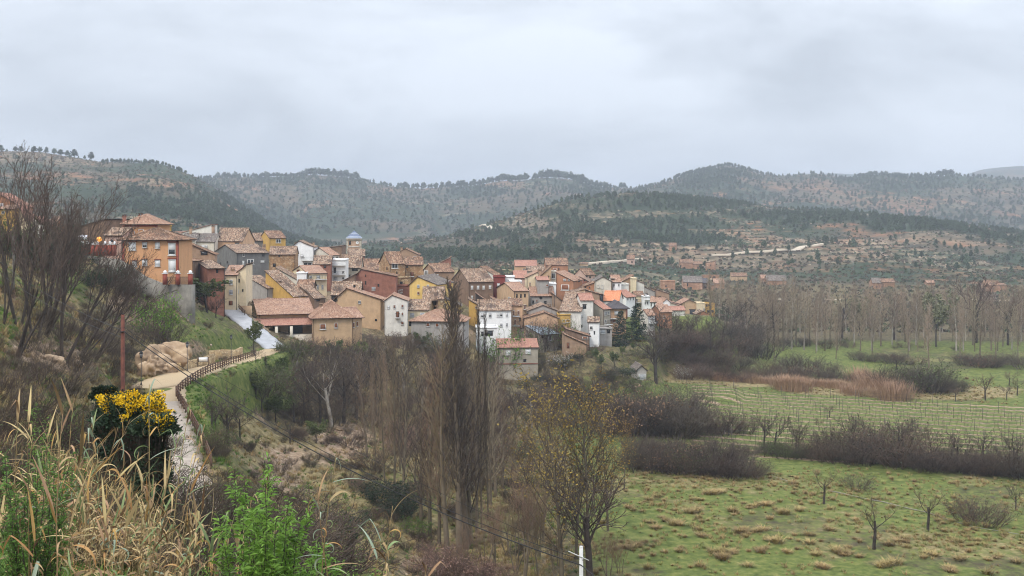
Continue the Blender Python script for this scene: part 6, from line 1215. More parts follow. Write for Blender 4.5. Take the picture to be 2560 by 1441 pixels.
# poplar plantation by the river
r_ = random.Random(12); n_ = 0
for j in range(8):
    for i in range(30):
        D = 330 + j*13 + r_.uniform(-3,3); px = 1775 + i*29 + r_.uniform(-9,9) + (j%2)*14
        if px > 2620 or (px < 1850 and j < 2) or r_.random() < .22: continue
        g_ = ground(px, D); h = 15.5 + r_.uniform(-4.0, 3.5) - (1.5 if px < 1850 else 0)
        plant(POPF[r_.randrange(4)], 'poplar_tree', g_, h, 'bare grey brown poplar in the riverside plantation', 'tree', 'bare poplars of the riverside plantation', sx=r_.uniform(1.0,1.7), mats={'trunk': BK_W} if r_.random() < .35 else None); n_ += 1
for px, D, h, lb in ((2440,352,22.5,'tallest dark leafless tree rising above the riverside poplars'),(2105,362,19,'broad grey leafless tree among the poplars near the pale shed'),(1935,345,19,'grey leafless tree overtopping the near end of the poplars'),(2235,360,19.5,'wide pale crowned leafless tree in the middle of the poplars'),(2520,345,19,'leafless tree in front of the adobe farmhouse')):
    plant(random.choice(SPR), 'bare_tree', ground(px, D), h, lb, 'tree', mats={'crown': TW_F if 'pale' in lb or 'grey' in lb else TW_M})
for px, D, h, lb in ((2340,340,17,'pale green budding tree among the riverside poplars'),(2148,372,13,'small lime green tree behind the riverside poplars')): plant(SPRG[0], 'green_tree', ground(px, D), h, lb, 'tree', mats={'foliage': M('budding_leaves', (.21,.22,.12), (.15,.15,.09), rnd=.1)}, sx=.9)
for i, (px, pb, h) in enumerate(((1935,905,13),(2090,900,12),(2322,922,17),(2400,905,15),(2450,900,17),(2490,900,16),(2545,905,15),(2040,885,12),(2180,890,12),(2270,895,12))):
    g_ = hit(px, pb, 200); plant(POPF[i%4], 'poplar_tree', g_, h, 'slim bare tree at the edge of the green riverside strip', 'tree', 'slim bare trees before the riverside plantation', sx=1.3)
# grove of tall bare poplars in the gully
grp = 'tall bare poplars of the gully grove'
for x, b_, t_, k in ((918,1150,838,POP),(940,1180,845,POP),(962,1215,835,POP),(985,1240,850,POP),(1008,1262,828,POP),(1030,1292,872,POPR),(1052,1318,905,POPR),(1075,1345,850,POP),(1098,1368,875,POPR),(1118,1385,800,POP),(1176,1368,800,POP),(1192,1335,845,POP),(1208,1300,862,POP),(1226,1268,850,POP),(1240,1245,900,POP),(1256,1230,935,POP),(902,1120,850,POP),(1035,1230,905,POPR),(1070,1210,900,POPR),(1090,1180,915,POPR),(1150,1190,860,POP),(1235,1180,915,POP),(1000,1180,880,POP),(950,1110,850,POP),(1180,1230,845,POP),(1120,1240,860,POP),(1210,1160,880,POP),(1276,1215,985,POP),(975,1130,862,POP),(930,1080,860,POP)):
    t_ += random.uniform(-22, 55)
    if random.random() < .12: continue
    T(k, 'poplar_tree', x, b_, t_, 'bare poplar with upright twigs in the gully grove' if k is POP else 'bare poplar with reddish twigs in the middle of the gully grove', 'tree', grp, sx=random.uniform(.65,1.35), dmin=80, tilt=(random.uniform(-.05,.05), random.uniform(-.06,.06)), mats={'crown': random.choice((TW_P, TW_P, TW_D, TW_R if k is POPR else TW_P, TW_F))})
TALL = [mk_poplar(s_, dens=1.25, ang=17, L1=.21, st=.2, twig=.0012, col=TW_D) for s_ in (25,26)]
T(TALL, 'poplar_tree', 1148, 1392, 688, 'tallest bare poplar of the grove rising before the yellow lane house', 'tree', sx=1.25, dmin=80)
T(TALL, 'poplar_tree', 1165, 1376, 706, 'second tallest bare poplar close beside the tallest one', 'tree', sx=1.25, dmin=80)
T(TALL, 'poplar_tree', 1204, 1320, 745, 'slim bare poplar crossing the large white house', 'tree', sx=.5, dmin=80)
T(TALL, 'poplar_tree', 1220, 1300, 770, 'slender bare poplar in front of the large white house windows', 'tree', sx=.45, dmin=80)
# yellow leaved poplars
for x, b_, t_, lb, sx in ((1405,1462,905,'largest poplar with yellow brown leaves at the meadow edge',1.25),(1470,1450,925,'yellow leaved poplar with dark twin trunk next to the largest one',1.25),(1440,1400,960,'yellow leaved poplar partly hidden behind its larger neighbours',1.1),(1520,1330,985,'small yellow leaved poplar nearest the green meadow',1.1),(1358,1360,1000,'thin yellow leaved poplar on the grove side',1.0),(1312,1290,1030,'young yellow leaved poplar beside the gully grove',.9),(1372,1250,965,'yellow leaved poplar rising behind toward the red roof house',1.0),(1560,1230,1035,'low yellow leaved poplar beside the dark thicket',1.0)):
    T(YPOP, 'yellow_poplar', x, b_, t_, lb, 'tree', 'yellow leaved poplars at the meadow edge', sx=sx, dmin=80)
T(SPR, 'bare_tree', 1475, 1470, 1140, 'spreading leafless tree with low branches reaching over the green meadow', 'tree', dmin=80, mats={'crown': TW_D}, sx=1.4)
for i, (x, b_, t_) in enumerate(((1310,1452,1150),(1290,1440,1210),(1345,1445,1240),(1240,1420,1230),(1210,1441,1260),(1270,1400,1250),(1180,1441,1290),(1390,1455,1290),(1520,1460,1300),(1550,1450,1330),(1350,1400,1180),(1150,1450,1330))):
    T(SAP, 'sapling', x, b_, t_, 'thin leafless sapling in the rough ground below the yellow poplars', 'sapling', 'leafless saplings below the yellow poplars', dmin=80, sx=1.1)
# dark thicket of bare trees behind the grove
grp = 'leafless trees on the bank below the village'
for i, (x, b_, t_) in enumerate(((745,985,895),(770,1010,880),(800,1060,900),(830,1075,890),(860,1060,880),(890,1050,870),(820,1000,860),(870,980,850),(760,1050,930),(905,1020,860),(940,1040,865),(1000,1050,850),(1050,1055,870),(1100,1060,860),(1150,1060,880),(1200,1070,895),(1250,1090,960),(1290,1085,965),(1330,1070,960),(1180,1010,850),(1090,1000,840),(1010,990,830),(950,980,835),(1225,1040,930),(740,935,850),(780,950,860),(830,940,845))):
    T(SPRP if i % 3 == 0 else SPR, 'bare_tree', x, b_, t_, 'dark leafless tree in the dense bank thicket below the village', 'tree', grp, dmin=80, sx=1.2)
for i, (x, b_, t_) in enumerate(((730,905,850),(765,900,845),(800,890,845),(840,900,850),(720,880,845),(870,915,860),(905,900,840),(690,985,900),(660,1000,915),(1010,880,830),(960,885,835),(1050,890,840),(1100,900,850))):
    T([THG[0], THB[0], THM[0], SPRG[0]][i%4:i%4+1], 'shrub', x, b_, t_, 'mixed olive and brown shrub on the bank under the arcade house', 'shrub', 'shrubs on the bank under the arcade house', dmin=80, sx=1.3)
T(THL, 'shrub', 905, 905, 862, 'bright green shrub on the bank below the arcade house', 'shrub', dmin=80, sx=1.2)
def rnd_band(x0, x1, y0, y1, n, h): return [(random.uniform(x0,x1), (y:=random.uniform(y0,y1)), y - h*random.uniform(.6,1.3)) for _ in range(n)]
def mass(name, label, group, kinds, lst, sx=1.2, dmin=100, mats=None, cat='thicket'):
    for x, b_, t_ in lst:
        if name == 'thicket': t_ = b_ - (b_-t_)*random.choice((.45,.6,.75,.9,1.0,1.2)); kinds_ = kinds + ([THB[0], THG[0]] if random.random() < .35 else [])
        else: kinds_ = kinds
        T(kinds_, name, x + random.uniform(-4,4), b_, t_, label, cat, group, dmin=dmin, sx=sx*random.uniform(.85,1.2), mats=mats)
mass('thicket', 'dark thicket filling the bank between the arcade house and the grove', 'dark thickets on the bank above the grove', THD+THM+THB, rnd_band(730,1250,930,1120,60,60), 1.4, 80)
mass('thicket', 'dark thicket around the trunks of the gully grove', 'dark thickets among the grove trunks', THD+THM+THB, rnd_band(880,1330,1130,1330,36,50), 1.4, 80)
mass('thicket', 'dark thicket in the gardens under the red roof house', 'dark thickets under the red roof house', THD+THM+THG, rnd_band(1365,1560,960,1090,34,40) + rnd_band(1230,1365,1010,1090,16,35), 1.4, 100)
mass('bare_tree', 'leafless tree in the hollow under the red roof house', 'leafless trees in the hollow under the red roof house', SPR, rnd_band(1330,1590,1010,1100,14,70), 1.2, 100, cat='tree')
# dark bare tree and thickets on the valley floor
T(SPR, 'bare_tree', 1640, 962, 815, 'big dark leafless tree spreading over the small grey tool shed', 'tree', dmin=100, sx=1.5)
T(SPR, 'bare_tree', 1640, 940, 850, 'dark leafless tree close behind the big spreading one', 'tree', dmin=100, sx=1.4)
def band(x0, x1, n, b0, b1, h, jit=8, yj=10):
    return [(x0+(x1-x0)*(i+random.random())/n, b0+(b1-b0)*(i/n)+random.uniform(-yj,yj)*.5, b0+(b1-b0)*(i/n)-h*random.uniform(.7,1.15)) for i in range(n)]
mass('thicket', 'dark purple brown bramble thicket in the long hedge before the vineyard', 'bramble thickets of the long hedge', THD+THM, band(1870,2570,34,1135,1200,62) + band(2100,2570,20,1150,1195,90), 1.3)
mass('bare_tree', 'dark leafless tree growing out of the long hedge', 'leafless trees of the long hedge', SPR, band(1900,2540,20,1130,1180,105), 1.1, cat='tree')
mass('thicket', 'low dark thicket between meadow and small yellow field', 'low thickets beside the small yellow field', THD+THM, band(1575,1900,22,1175,1200,75) + band(1590,1850,14,1130,1165,50), 1.4)
mass('bare_tree', 'small dark leafless tree in the thicket beside the yellow field', 'small leafless trees beside the yellow field', SPR, band(1590,1880,12,1165,1185,85), 1.2, cat='tree')
mass('thicket', 'dark round thicket at the vineyard corner', 'thickets at the vineyard corner', THD+THM, band(1560,1730,14,1085,1095,95) + band(1540,1700,10,1050,1065,85) + band(1755,1875,7,1085,1088,52), 1.2)
mass('bare_tree', 'leafless tree standing in the thicket at the vineyard corner', 'leafless trees at the vineyard corner', SPR, [(1560,1090,985),(1600,1095,980),(1650,1095,990),(1700,1090,1000),(1770,1090,1010),(1820,1092,1020),(1590,1050,960),(1530,1080,990)], 1.2, cat='tree')
mass('thicket', 'maroon bramble thicket behind the tan reed strip', 'bramble thickets behind the reed strip', THM+THD, band(1700,2140,24,948,958,52) + band(1740,2100,14,930,935,45), 1.4)
mass('thicket', 'big dark thicket mound beyond the vineyard wires', 'dark thicket mounds beyond the vineyard', THD, band(2215,2410,12,975,985,68), 1.4)
mass('thicket', 'dark thicket under the eastern end of the village', 'thickets under the village east end', THD+THM, band(1640,1920,20,880,895,62) + band(1680,1900,10,850,860,45) + band(1650,1800,8,915,925,50), 1.3)
mass('bare_tree', 'dark leafless tree below the eastern village houses', 'leafless trees below the eastern houses', SPR, band(1650,1900,14,870,885,85) + [(1690,830,775),(1740,825,780),(1790,830,775),(1830,840,750),(1860,860,745)], 1.3, cat='tree')
mass('thicket', 'low dark hedge clump in the green riverside fields', 'hedge clumps in the riverside fields', THD+THM, band(1925,2130,9,866,870,22) + [(2235,872,848),(2265,872,845),(2300,872,850),(2390,877,862)] + band(2400,2570,9,915,920,42) + band(2140,2300,8,905,910,28), 1.7)
for x, b_, t_, lb in ((2145,1226,1180,'round bramble mound touching the long hedge'),(2425,1302,1238,'large bramble mound in the dry meadow'),(2465,1312,1245,'bramble mound beside the larger one in the dry meadow')): T(THM, 'thicket', x, b_, t_, lb, 'shrub', dmin=100, sx=1.5)
for x, b_, t_, lb in ((2185,1378,1238,'small olive twigged tree standing in the green meadow'),(2320,1330,1215,'slim leafless tree near the far end of the pale pipe'),(2060,1262,1165,'leafless young tree at the near end of the pale pipe'),(2540,1278,1210,'dark crooked small tree in the dry meadow corner')): T(SPRO if 'dark' not in lb else SPR, 'meadow_tree', x, b_, t_, lb, 'tree', dmin=100, sx=1.25, rot=1.0)
mass('orchard_tree', 'leafless fruit tree at the far side of the vineyard', 'leafless fruit trees beyond the vineyard', SPR, [(2465,1004,935),(2525,965,925),(2520,1003,960),(2240,925,880),(2185,905,880),(2540,990,940),(2355,920,890),(2070,1045,1010),(2050,1080,1045),(2390,1005,965)], 1.4, cat='tree', mats={'crown': TW_M})
# orchard below the village
mass('olive_tree', 'rounded grey green olive tree in the orchard below the houses', 'olive trees below the houses', SPRG, [(1505,925,885),(1540,922,880),(1490,905,870),(1560,895,865),(1580,890,860)], .8, cat='tree')
T(SPRO, 'bare_tree', 1450, 925, 870, 'leafless fruit tree between the sheds and the orchard', 'tree', dmin=100)
mass('shrub', 'green brown garden shrub between the lowest houses', 'garden shrubs between the lowest houses', THG+THB+THE, [(1420,915,892),(1400,930,900),(1475,900,878),(1350,955,935),(1500,880,860),(1310,970,948),(1265,965,942),(1440,905,885),(1600,900,870),(1520,960,935),(1560,955,925),(1590,990,950)], 1.2, cat='shrub')
T(THD, 'thicket', 1368, 925, 885, 'very dark thicket between the red roof house and metal roof house', 'shrub', dmin=100, sx=.7); T(SPR, 'bare_tree', 1385, 930, 850, 'dark leafless tree against the metal roof house', 'tree', dmin=100, sx=.6)
T(THM, 'shrub', 1375, 830, 780, 'purple leaved round tree in front of the peach gable', 'tree', D=249, sx=.75); T(THM, 'shrub', 1352, 828, 785, 'smaller purple tree joined to the round purple one', 'tree', D=249, sx=.7)
T(THG, 'shrub', 1262, 868, 818, 'green and white flowering shrub below the large white house', 'shrub', D=238, sx=.7, mats={'foliage': LF_G}); T(THG, 'shrub', 1318, 858, 832, 'low green garden shrub behind the red roof house', 'shrub', D=244, sx=.8)
T(THG, 'shrub', 1405, 845, 800, 'green garden tree beside the white gable', 'tree', D=250, sx=.7, mats={'foliage': LF_G})
for x, b_, t_, lb in ((1398,935,893,'pale pinkish blossoming bush above the yellow poplars'),(1706,950,912,'pale blossoming bush next to the tool shed'),(1790,880,862,'white blossoming bush in the dark eastern thicket')): T(THP, 'blossom_bush', x, b_, t_, lb, 'shrub', dmin=100, sx=.9, mats={'foliage': BLOS})
# two firs
def mk_fir(seed):
    r_ = random.Random(seed); S0 = []; P = []; Dd = []; n = 26
    for i in range(n):
        t = i/n; z = .06 + .92*t; L = .30*(1-t)**.75 + .015; m_ = 9
        for k in range(m_):
            a = r_.random()*6.28; d = Vector((math.cos(a), math.sin(a), -.12 + .35*t)).normalized(); LL = L*r_.uniform(.75,1.12); e = Vector((0,0,z)) + d*LL; S0.append((0,0,z,*e,.0022,.0008))
            for j in range(int(7+LL*90)):
                u = r_.random(); q_ = Vector((0,0,z)).lerp(e, .15+.85*u) - Vector((0,0,.012*math.sin(3*u))); P.append(q_); sd = Vector((-d.y, d.x, 0))*r_.choice((-1,1)); Dd.append(d*.8 + sd*.6 + Vector((0,0,-.1)))
    tr = seg_mesh('trunk', [(np.array([(0,0,-.01,0,0,1,.012,.001)]),6)], BK_D); br = seg_mesh('branches', [(np.array(S0),3)], BK_D)
    return Kind([('trunk', tr), ('branches', br), ('foliage', leaf_mesh('foliage', np.array(P), .016, LF_FIR, seed, 2.0, dirs=np.array(Dd), jit=.003))])
FIR = [mk_fir(1), mk_fir(2)]
T(FIR[:1], 'fir_tree', 1592, 905, 753, 'taller dark fir before the white valley side house', 'tree', D=259, sx=1.15); T(FIR[1:], 'fir_tree', 1552, 905, 772, 'shorter dark fir before the peach balcony house', 'tree', D=257, sx=1.05)
for x, d, t_, lb in ((1120,340,659,'small dark tree on the terrace behind the tan house'),): pass
# ---------------------------------------------------------------- slope on the near side of the village
CYP = [mk_thicket(81, TW_D, 30, LF_DG, .028, 5200, 1.0, .28)]
T(CYP, 'cypress_tree', 155, 655, 520, 'tall dark cypress standing between the houses above the slope', 'tree', D=160, sx=.62); T(CYP, 'evergreen_shrub', 172, 662, 585, 'dark evergreen bush at the foot of the tall cypress', 'shrub', D=158, sx=1.0)
T(THE, 'evergreen_shrub', 20, 625, 528, 'dark evergreen bush under the ochre annex', 'shrub', D=150, sx=1.0, mats={'foliage': LF_O}); T(THE, 'evergreen_shrub', 95, 640, 575, 'dark evergreen bush in front of the white plastered house', 'shrub', D=152, sx=1.3)
for x, b_, t_, lb in ((290,730,650,'tall dark evergreen hedge clump under the concrete wall'),(250,735,665,'broad dark evergreen clump under the terrace fence'),(330,745,700,'low evergreen clump beside the hedge under the wall')): T(THE, 'evergreen_shrub', x, b_, t_, lb, 'shrub', dmin=60, sx=.9)
T(SPRG, 'olive_tree', 518, 790, 692, 'rounded olive green tree leaning over the upper ramp', 'tree', D=203, sx=1.7); T(SPR, 'bare_tree', 540, 800, 735, 'dark bushy undergrowth tree beside the olive green tree', 'tree', D=203, sx=1.2)
T(THL, 'green_tree', 392, 778, 728, 'bright lime green small tree on the bank below the concrete wall', 'tree', D=160, sx=.7)
T(SPRG, 'bare_tree', 634, 872, 798, 'thin dark tree growing beside the concrete ramp', 'tree', D=190, sx=.75)
for i, (x, b_, t_) in enumerate(((700,1010,930),(735,1060,960),(690,1060,985),(725,1110,1040),(570,1115,965),(600,1100,1000),(640,1000,930),(655,1030,960),(540,1085,1010),(530,1070,980),(790,1110,1050),(640,910,870),(665,925,885),(560,935,905))):
    T([SPR[0], SPR[1], SPRG[0], SPR[2]][i%4:i%4+1], 'bare_tree', x, b_, t_, 'dark leafless bush on the green bank below the path fence', 'tree', 'dark bushes below the path fence', dmin=70, sx=1.35)
T(THG, 'shrub', 548, 1135, 1055, 'olive green broom shrub at the lower end of the path fence', 'shrub', dmin=60, sx=.8)
for x, b_, t_, lb, k in ((960,1270,1195,'large dark evergreen shrub in the gully beside the grove',THE),(1000,1300,1230,'dark evergreen shrub on the grove side of the large one',THE),(1040,1345,1290,'bright green ivy shrub at the grove foot',THL),(880,1330,1270,'dark shrub with a few yellow flowers on the dry bank',THE),(700,1190,1140,'dark shrub on the dry bank below the bushes',THD)): T(k, 'shrub', x, b_, t_, lb, 'shrub', dmin=60, sx=1.1)
mass('shrub', 'pinkish brown leaved shrub at the foot of the poplar grove', 'pinkish shrubs at the grove foot', THP, [(1085,1445,1360),(1125,1450,1370),(1165,1455,1380),(1060,1450,1390),(1200,1455,1385),(1020,1110,1035),(1045,1125,1050),(1000,1140,1080),(1240,1450,1395),(1105,1410,1350)], 1.2, 60, cat='shrub')
# leafless trees of the left slope
grp = 'big leafless trees on the near slope'
for x, d, t_, lb, tl, sx in ((48,98,360,'tallest leafless tree with pale upright twigs at the slope top',(0,.04),.75),(8,92,385,'leafless tree with upright limbs at the very edge of the slope',(0,0),.7),(88,100,395,'leafless tree right beside the tallest one',(0,.10),.75),(130,112,400,'leafless leaning tree with thick dark forked trunk',(.0,.26),.9),(112,108,440,'leafless tree with thin trunk behind the forked one',(0,.16),.8),(160,104,430,'leafless tree leaning strongly over the slope toward the orange house',(0,.30),.9),(185,108,540,'leafless tree arching low toward the concrete wall',(0,.38),.8),(40,85,520,'low leafless tree among the bigger slope trees',(0,.1),.9),(235,120,590,'small leafless tree arching below the concrete wall',(0,.3),.8)):
    T(BIG, 'bare_tree', x, 0, t_, lb, 'tree', grp, D=d, tilt=tl, sx=sx, rot=0.0 if tl[1] else None)
mass('bare_shrub', 'leafless shrub tangled on the near slope', 'leafless shrubs on the near slope', SAP+THD, [(30,800,720),(90,820,740),(150,850,770),(210,860,780),(260,880,800),(300,890,820),(60,880,800),(120,900,830),(180,930,850),(240,950,880),(330,900,850),(30,930,850),(90,960,880),(150,990,900),(20,1000,900),(60,1050,950),(200,990,910),(270,930,870),(340,860,800),(380,850,790),(420,860,800),(300,820,760),(350,800,745),(400,800,750),(230,820,750),(180,800,740),(110,780,720),(270,780,720)], 1.3, 55, cat='shrub')
# rocks
BM = M('sandstone', (.46,.34,.22), (.19,.13,.085), scale=2.2, bump=1.0, detail=10, c3=(.34,.24,.155)); BR = [mk_rock(s, BM, 5, .42) for s in (5,6,7)]
for x, d, w_, h_, lb, k in ((428,149,5.2,4.6,'largest rounded sandstone boulder beside the path bend',0),(385,146,3.8,3.9,'sandstone boulder with a rounded top joined to the largest one',1),(372,140,2.4,3.0,'narrow sandstone lump at the path side of the boulders',2),(412,144.5,2.6,2.4,'low sandstone lump in front of the largest boulder',1)):
    g_ = ground(x, d); o = put('boulder', BR[k], None, g_ + Vector((0,0,h_*.35)), (0,0,k*1.3), (w_, w_*.8, h_*1.45)); tag(o, lb, 'boulder', 'sandstone boulders at the path bend')
for x, y, w_, lb in ((100,905,2.6,'pale eroded rock on the near slope under the trees'),(170,905,2.0,'pale eroded rock beside the other one on the near slope'),(355,1330,1.0,'smooth pale boulder among the dry canes'),(795,1305,.9,'topmost small boulder of the gully rock pile'),(812,1318,.8,'middle small boulder of the gully rock pile'),(800,1330,.9,'lowest small boulder of the gully rock pile'),(825,1325,.6,'smallest boulder of the gully rock pile'),(845,1075,1.6,'pale rock in the scree below the bushes'),(1590,975,1.6,'pale rock heap beneath the tool shed')):
    g_ = hit(x, y, 30); o = put('boulder', BR[hash(lb) % 3 if False else len(lb) % 3], None, g_, (0,0,x), (w_*1.3, w_, w_*.9)); tag(o, lb, 'boulder')
# reeds in the valley
REED = [mk_clump(s, 260, 1.0, .8, M('tan_reed', (.40,.27,.17), (.27,.17,.11), scale=3, rnd=.15), .35, .012) for s in (91,92)]
def reeds(lst, lab_, grp_):
    for x, y, hpx in lst: p = hit(x, y, 150); h = hpx*p.y/F; o = put('reed_clump', random.choice(REED), None, p, (0,0,random.random()*6), (h*1.5,h*1.5,h)); tag(o, lab_, 'reeds', grp_)
reeds([(1795+i*14+random.uniform(-5,5), 952+i*.9, random.uniform(14,22)) for i in range(30)], 'tan dry reeds in the strip between thicket and vineyard', 'tan reeds of the valley strip')
reeds([(2150+i*11, 955+i*5.5, random.uniform(32,46)) for i in range(9)] + [(1960+i*9, 972+i*2, 34) for i in range(5)] + [(2120,985,26),(2135,990,24),(2180,992,26),(2215,1000,24),(2250,1000,22)], 'tall tan pampas reed clump beside the dark thickets', 'tall reed clumps beside the thickets')
# orange sheet, pale pipe
p = hit(1966, 978, 150); o = put('tarpaulin', mk_rock(31, M('salmon_plastic', (.72,.33,.24), rough=.5), 2, .2), None, p, (0,0,.3), (1.3,.8,.6)); tag(o, 'salmon coloured plastic sheet lying before the reed strip', 'tarpaulin')
def lineobj(name, label, cat, pts, r, mat):
    P3 = [hit(x, y, 100) + Vector((0,0,r*1.2)) for x, y in pts]; b = MB(); b.tube(P3, r, 6); tag(put(name, b.mesh(name, (mat,))), label, cat)
lineobj('irrigation_pipe', 'long pale irrigation pipe crossing the dry meadow', 'pipe', [(2070,1231),(2110,1238),(2160,1249),(2210,1259),(2260,1272),(2320,1288),(2372,1302)], .07, M('pale_pipe', (.27,.25,.21), rough=.8))
lineobj('irrigation_pipe', 'thin low pipe line continuing toward the meadow corner', 'pipe', [(2390,1310),(2440,1322),(2500,1332),(2560,1343)], .04, M('pale_pipe', (.27,.25,.21)))
lineobj('irrigation_pipe', 'short pale pipe line near the dark hedge', 'pipe', [(1885,1182),(1920,1190),(1960,1203),(1990,1214)], .05, M('pale_pipe', (.27,.25,.21)))
# ---------------------------------------------------------------- foreground canes, gorse and shrubs
def leaf_curve(L, w, bend, fold=None, seed=0, mat=None, curl=0.0):
    n = 9; V = []; p = Vector((0,0,0)); a = 0.15; r_ = random.Random(seed)
    for i in range(n+1):
        t = i/n; ww = w*(math.sin(math.pi*min(1, .12+.88*(1-t)**.8))**.8)*(1-t*.15) if i < n else .001; ww = w*min(1, 1.6*(1-t))**.8*(.55+.45*min(1,t*5)) + .0008
        d = Vector((math.sin(a), 0, math.cos(a))); nrm = Vector((-math.cos(a), 0, math.sin(a))); tw = curl*t*2
        sd = Vector((0, math.cos(tw), 0)) + nrm*math.sin(tw)
        V += [p - sd*ww/2 + nrm*ww*.16, p, p + sd*ww/2 + nrm*ww*.16]; p = p + d*(L/n); a += bend/n * (1 + t)
        if fold is not None and i == int(fold*n): a += r_.uniform(1.2, 2.0)
    Q = []
    for i in range(n): b0 = i*3; Q += [(b0,b0+1,b0+4,b0+3),(b0+1,b0+2,b0+5,b0+4)]
    return mk('leaf', V, [Q], (mat,), smooth=True)
CS = M('cane_straw', (.64,.51,.29), (.44,.32,.15), scale=3, rnd=.2, trans=.25, stretch=(1,1,.3)); CO = M('cane_orange', (.50,.33,.14), (.34,.18,.06), scale=3, rnd=.2, trans=.25)
CG = M('cane_green', (.25,.31,.13), (.18,.24,.11), scale=3, rnd=.2, trans=.25, rough=.6); CB = M('cane_blue_green', (.30,.36,.27), (.23,.29,.20), scale=2, rnd=.15, trans=.2, rough=.5); CD = M('cane_stem', (.34,.25,.12), (.16,.11,.06), scale=4, rnd=.3, stretch=(1,1,.3))
LV = [leaf_curve(.62,.042,.55,None,1,CS), leaf_curve(.52,.038,1.7,None,2,CS,.5), leaf_curve(.60,.040,.5,.45,3,CS,.3), leaf_curve(.42,.030,2.6,None,4,CS,1.2), leaf_curve(.75,.045,.15,None,5,CS), leaf_curve(.5,.035,.9,.3,6,CS,.8), leaf_curve(.36,.026,3.6,None,7,CS,1.8)]
def stem_mesh(seed, n=10):
    r_ = random.Random(seed); pts = [Vector((0,0,-.05))]; d = Vector((0,0,1))
    for i in range(n): d = (d + Vector((r_.uniform(-.05,.05), r_.uniform(-.05,.05), 0))).normalized(); pts.append(pts[-1] + d*(1.05/n))
    b = MB(); b.tube(pts, [.0035*(1-.6*i/n) for i in range(n+1)], 6); return b.mesh('stem', (CD,), True), pts
STEMS = [stem_mesh(s) for s in range(5)]
CK = M('cane_dead_brown', (.30,.20,.11), (.17,.11,.06), scale=3, rnd=.25)
def cane(px, D, yt, label, group=None, nl=9, green=.25, lean=(0,0), big=1.0, blue=0.0, thick=1.0, t0=.30):
    g_ = ground(px, D); h = (HY - yt)/F*D - g_.z; 
    if h < .5: h = .5
    rt = empty('reed_cane', g_, (lean[0], lean[1], 0)); tag(rt, label, 'reed', group); sm_, pts = random.choice(STEMS)
    put('stem', sm_, rt, s=(h*thick, h*thick, h)); az = random.random()*6.28
    for k in range(nl):
        t = t0 + (.96-t0)*(k/(nl-1))**.8; f = t*10; i = min(int(f), 9); p = pts[i+0].lerp(pts[i+1], f-i) if i+1 < len(pts) else pts[-1]
        az += math.pi + random.uniform(-.6,.6); top = k >= nl-2; kd = random.choice((0,5,2) if t0 > .5 else (0,4,5)) if top else random.choice((0,1,2,3,5,6,1,3))
        r_ = random.random(); m_ = CB if r_ < blue else (CG if r_ < blue + green else random.choice((CO, CS, CS, CK, CK)))
        put('leaf', LV[kd], rt, (p.x*h*thick, p.y*h*thick, p.z*h), (random.uniform(-.2,.2), random.uniform(.05,.35) if top else random.uniform(.4,1.3), az), random.uniform(.55,1.15)*big, m_)
for px, D, yt, lb, nl, gr_, ln, bl in ((775,13,1130,'tallest single cane with upright grey green leaves and orange sheath beside the green shoots',9,.3,(0,.02),.35),(868,13,1205,'single cane with broad grey leaf standing second from the green shoots',8,.3,(0,-.06),.4),(938,13,1265,'cane with three fanned spear leaves and a drooping looped leaf',8,.3,(0,.0),.2),(892,13.5,1330,'short cane with long bent straw leaf between the tall ones',6,.4,(0,.05),.2),(1045,14,1410,'lowest thin cane tip near the pinkish shrubs',4,.0,(0,.05),0),(510,14,1300,'orange and green cane at the brown scrub edge',9,.35,(0,.0),0),(470,14.5,1330,'upright straw cane with green sheath low on the scrub bank',8,.4,(0,-.05),0),(548,15,1290,'cane with many curled straw leaves in the low middle group',9,.2,(0,.08),0),(492,15,1360,'short green bladed cane in the low middle group',7,.6,(0,.03),0),(580,15,1330,'thin straw cane touching the green shoots',6,.2,(0,.1),0),(640,17,1180,'lone thin cane with two pale leaves above the green shoots',4,.0,(0,-.02),0),(630,24,1240,'very thin dry cane with forked tip on the scrub bank',3,0,(0,.03),0),(378,16,960,'tall cane tip with bent blue green leaf over the gorse',7,.2,(0,.0),.5),(412,17,1010,'tall cane crossing the wet path behind the gorse',8,.3,(0,.03),.2),(400,16,1050,'slanting cane with orange leaves beside the wet path',9,.3,(0,.12),.1),(255,17,1030,'cane with wide crossed blue green leaves before the gorse',8,.3,(0,.02),.5),(350,16,1080,'leaning green cane at the gorse foot',8,.5,(0,.12),.1),(25,15,1010,'cane with long white curled leaf at the picture border',7,.1,(0,.05),0),(18,14,1190,'bending straw cane with crossed blades near the border',5,.1,(0,-.1),0)):
    cane(px, D, yt, lb, None, nl + 3, gr_, ln, .85, bl, 1.0, .55)
r_ = random.Random(77)
for i in range(135):
    px = r_.uniform(60, 430) if i % 4 else r_.uniform(-20, 450); D = r_.uniform(12.5, 22); yt = r_.uniform(1000, 1340); yt = max(yt, r_.uniform(1170,1330)) if 215 < px < 440 else yt
    cane(px, D, yt, 'dry straw coloured reed cane in the dense tangle below the gorse', 'reed canes of the dense tangle', r_.randrange(8, 13), .10, (r_.uniform(-.25,.25), r_.uniform(-.2,.4)), r_.uniform(.7,1.0), .03)
for i in range(16):
    px = r_.uniform(440, 620); cane(px, r_.uniform(14, 17), r_.uniform(1330,1420), 'short reed cane with curled straw leaves in the low middle clump', 'reed canes of the low middle clump', r_.randrange(6,10), .25, (r_.uniform(-.1,.1), r_.uniform(-.15,.15)), .9)
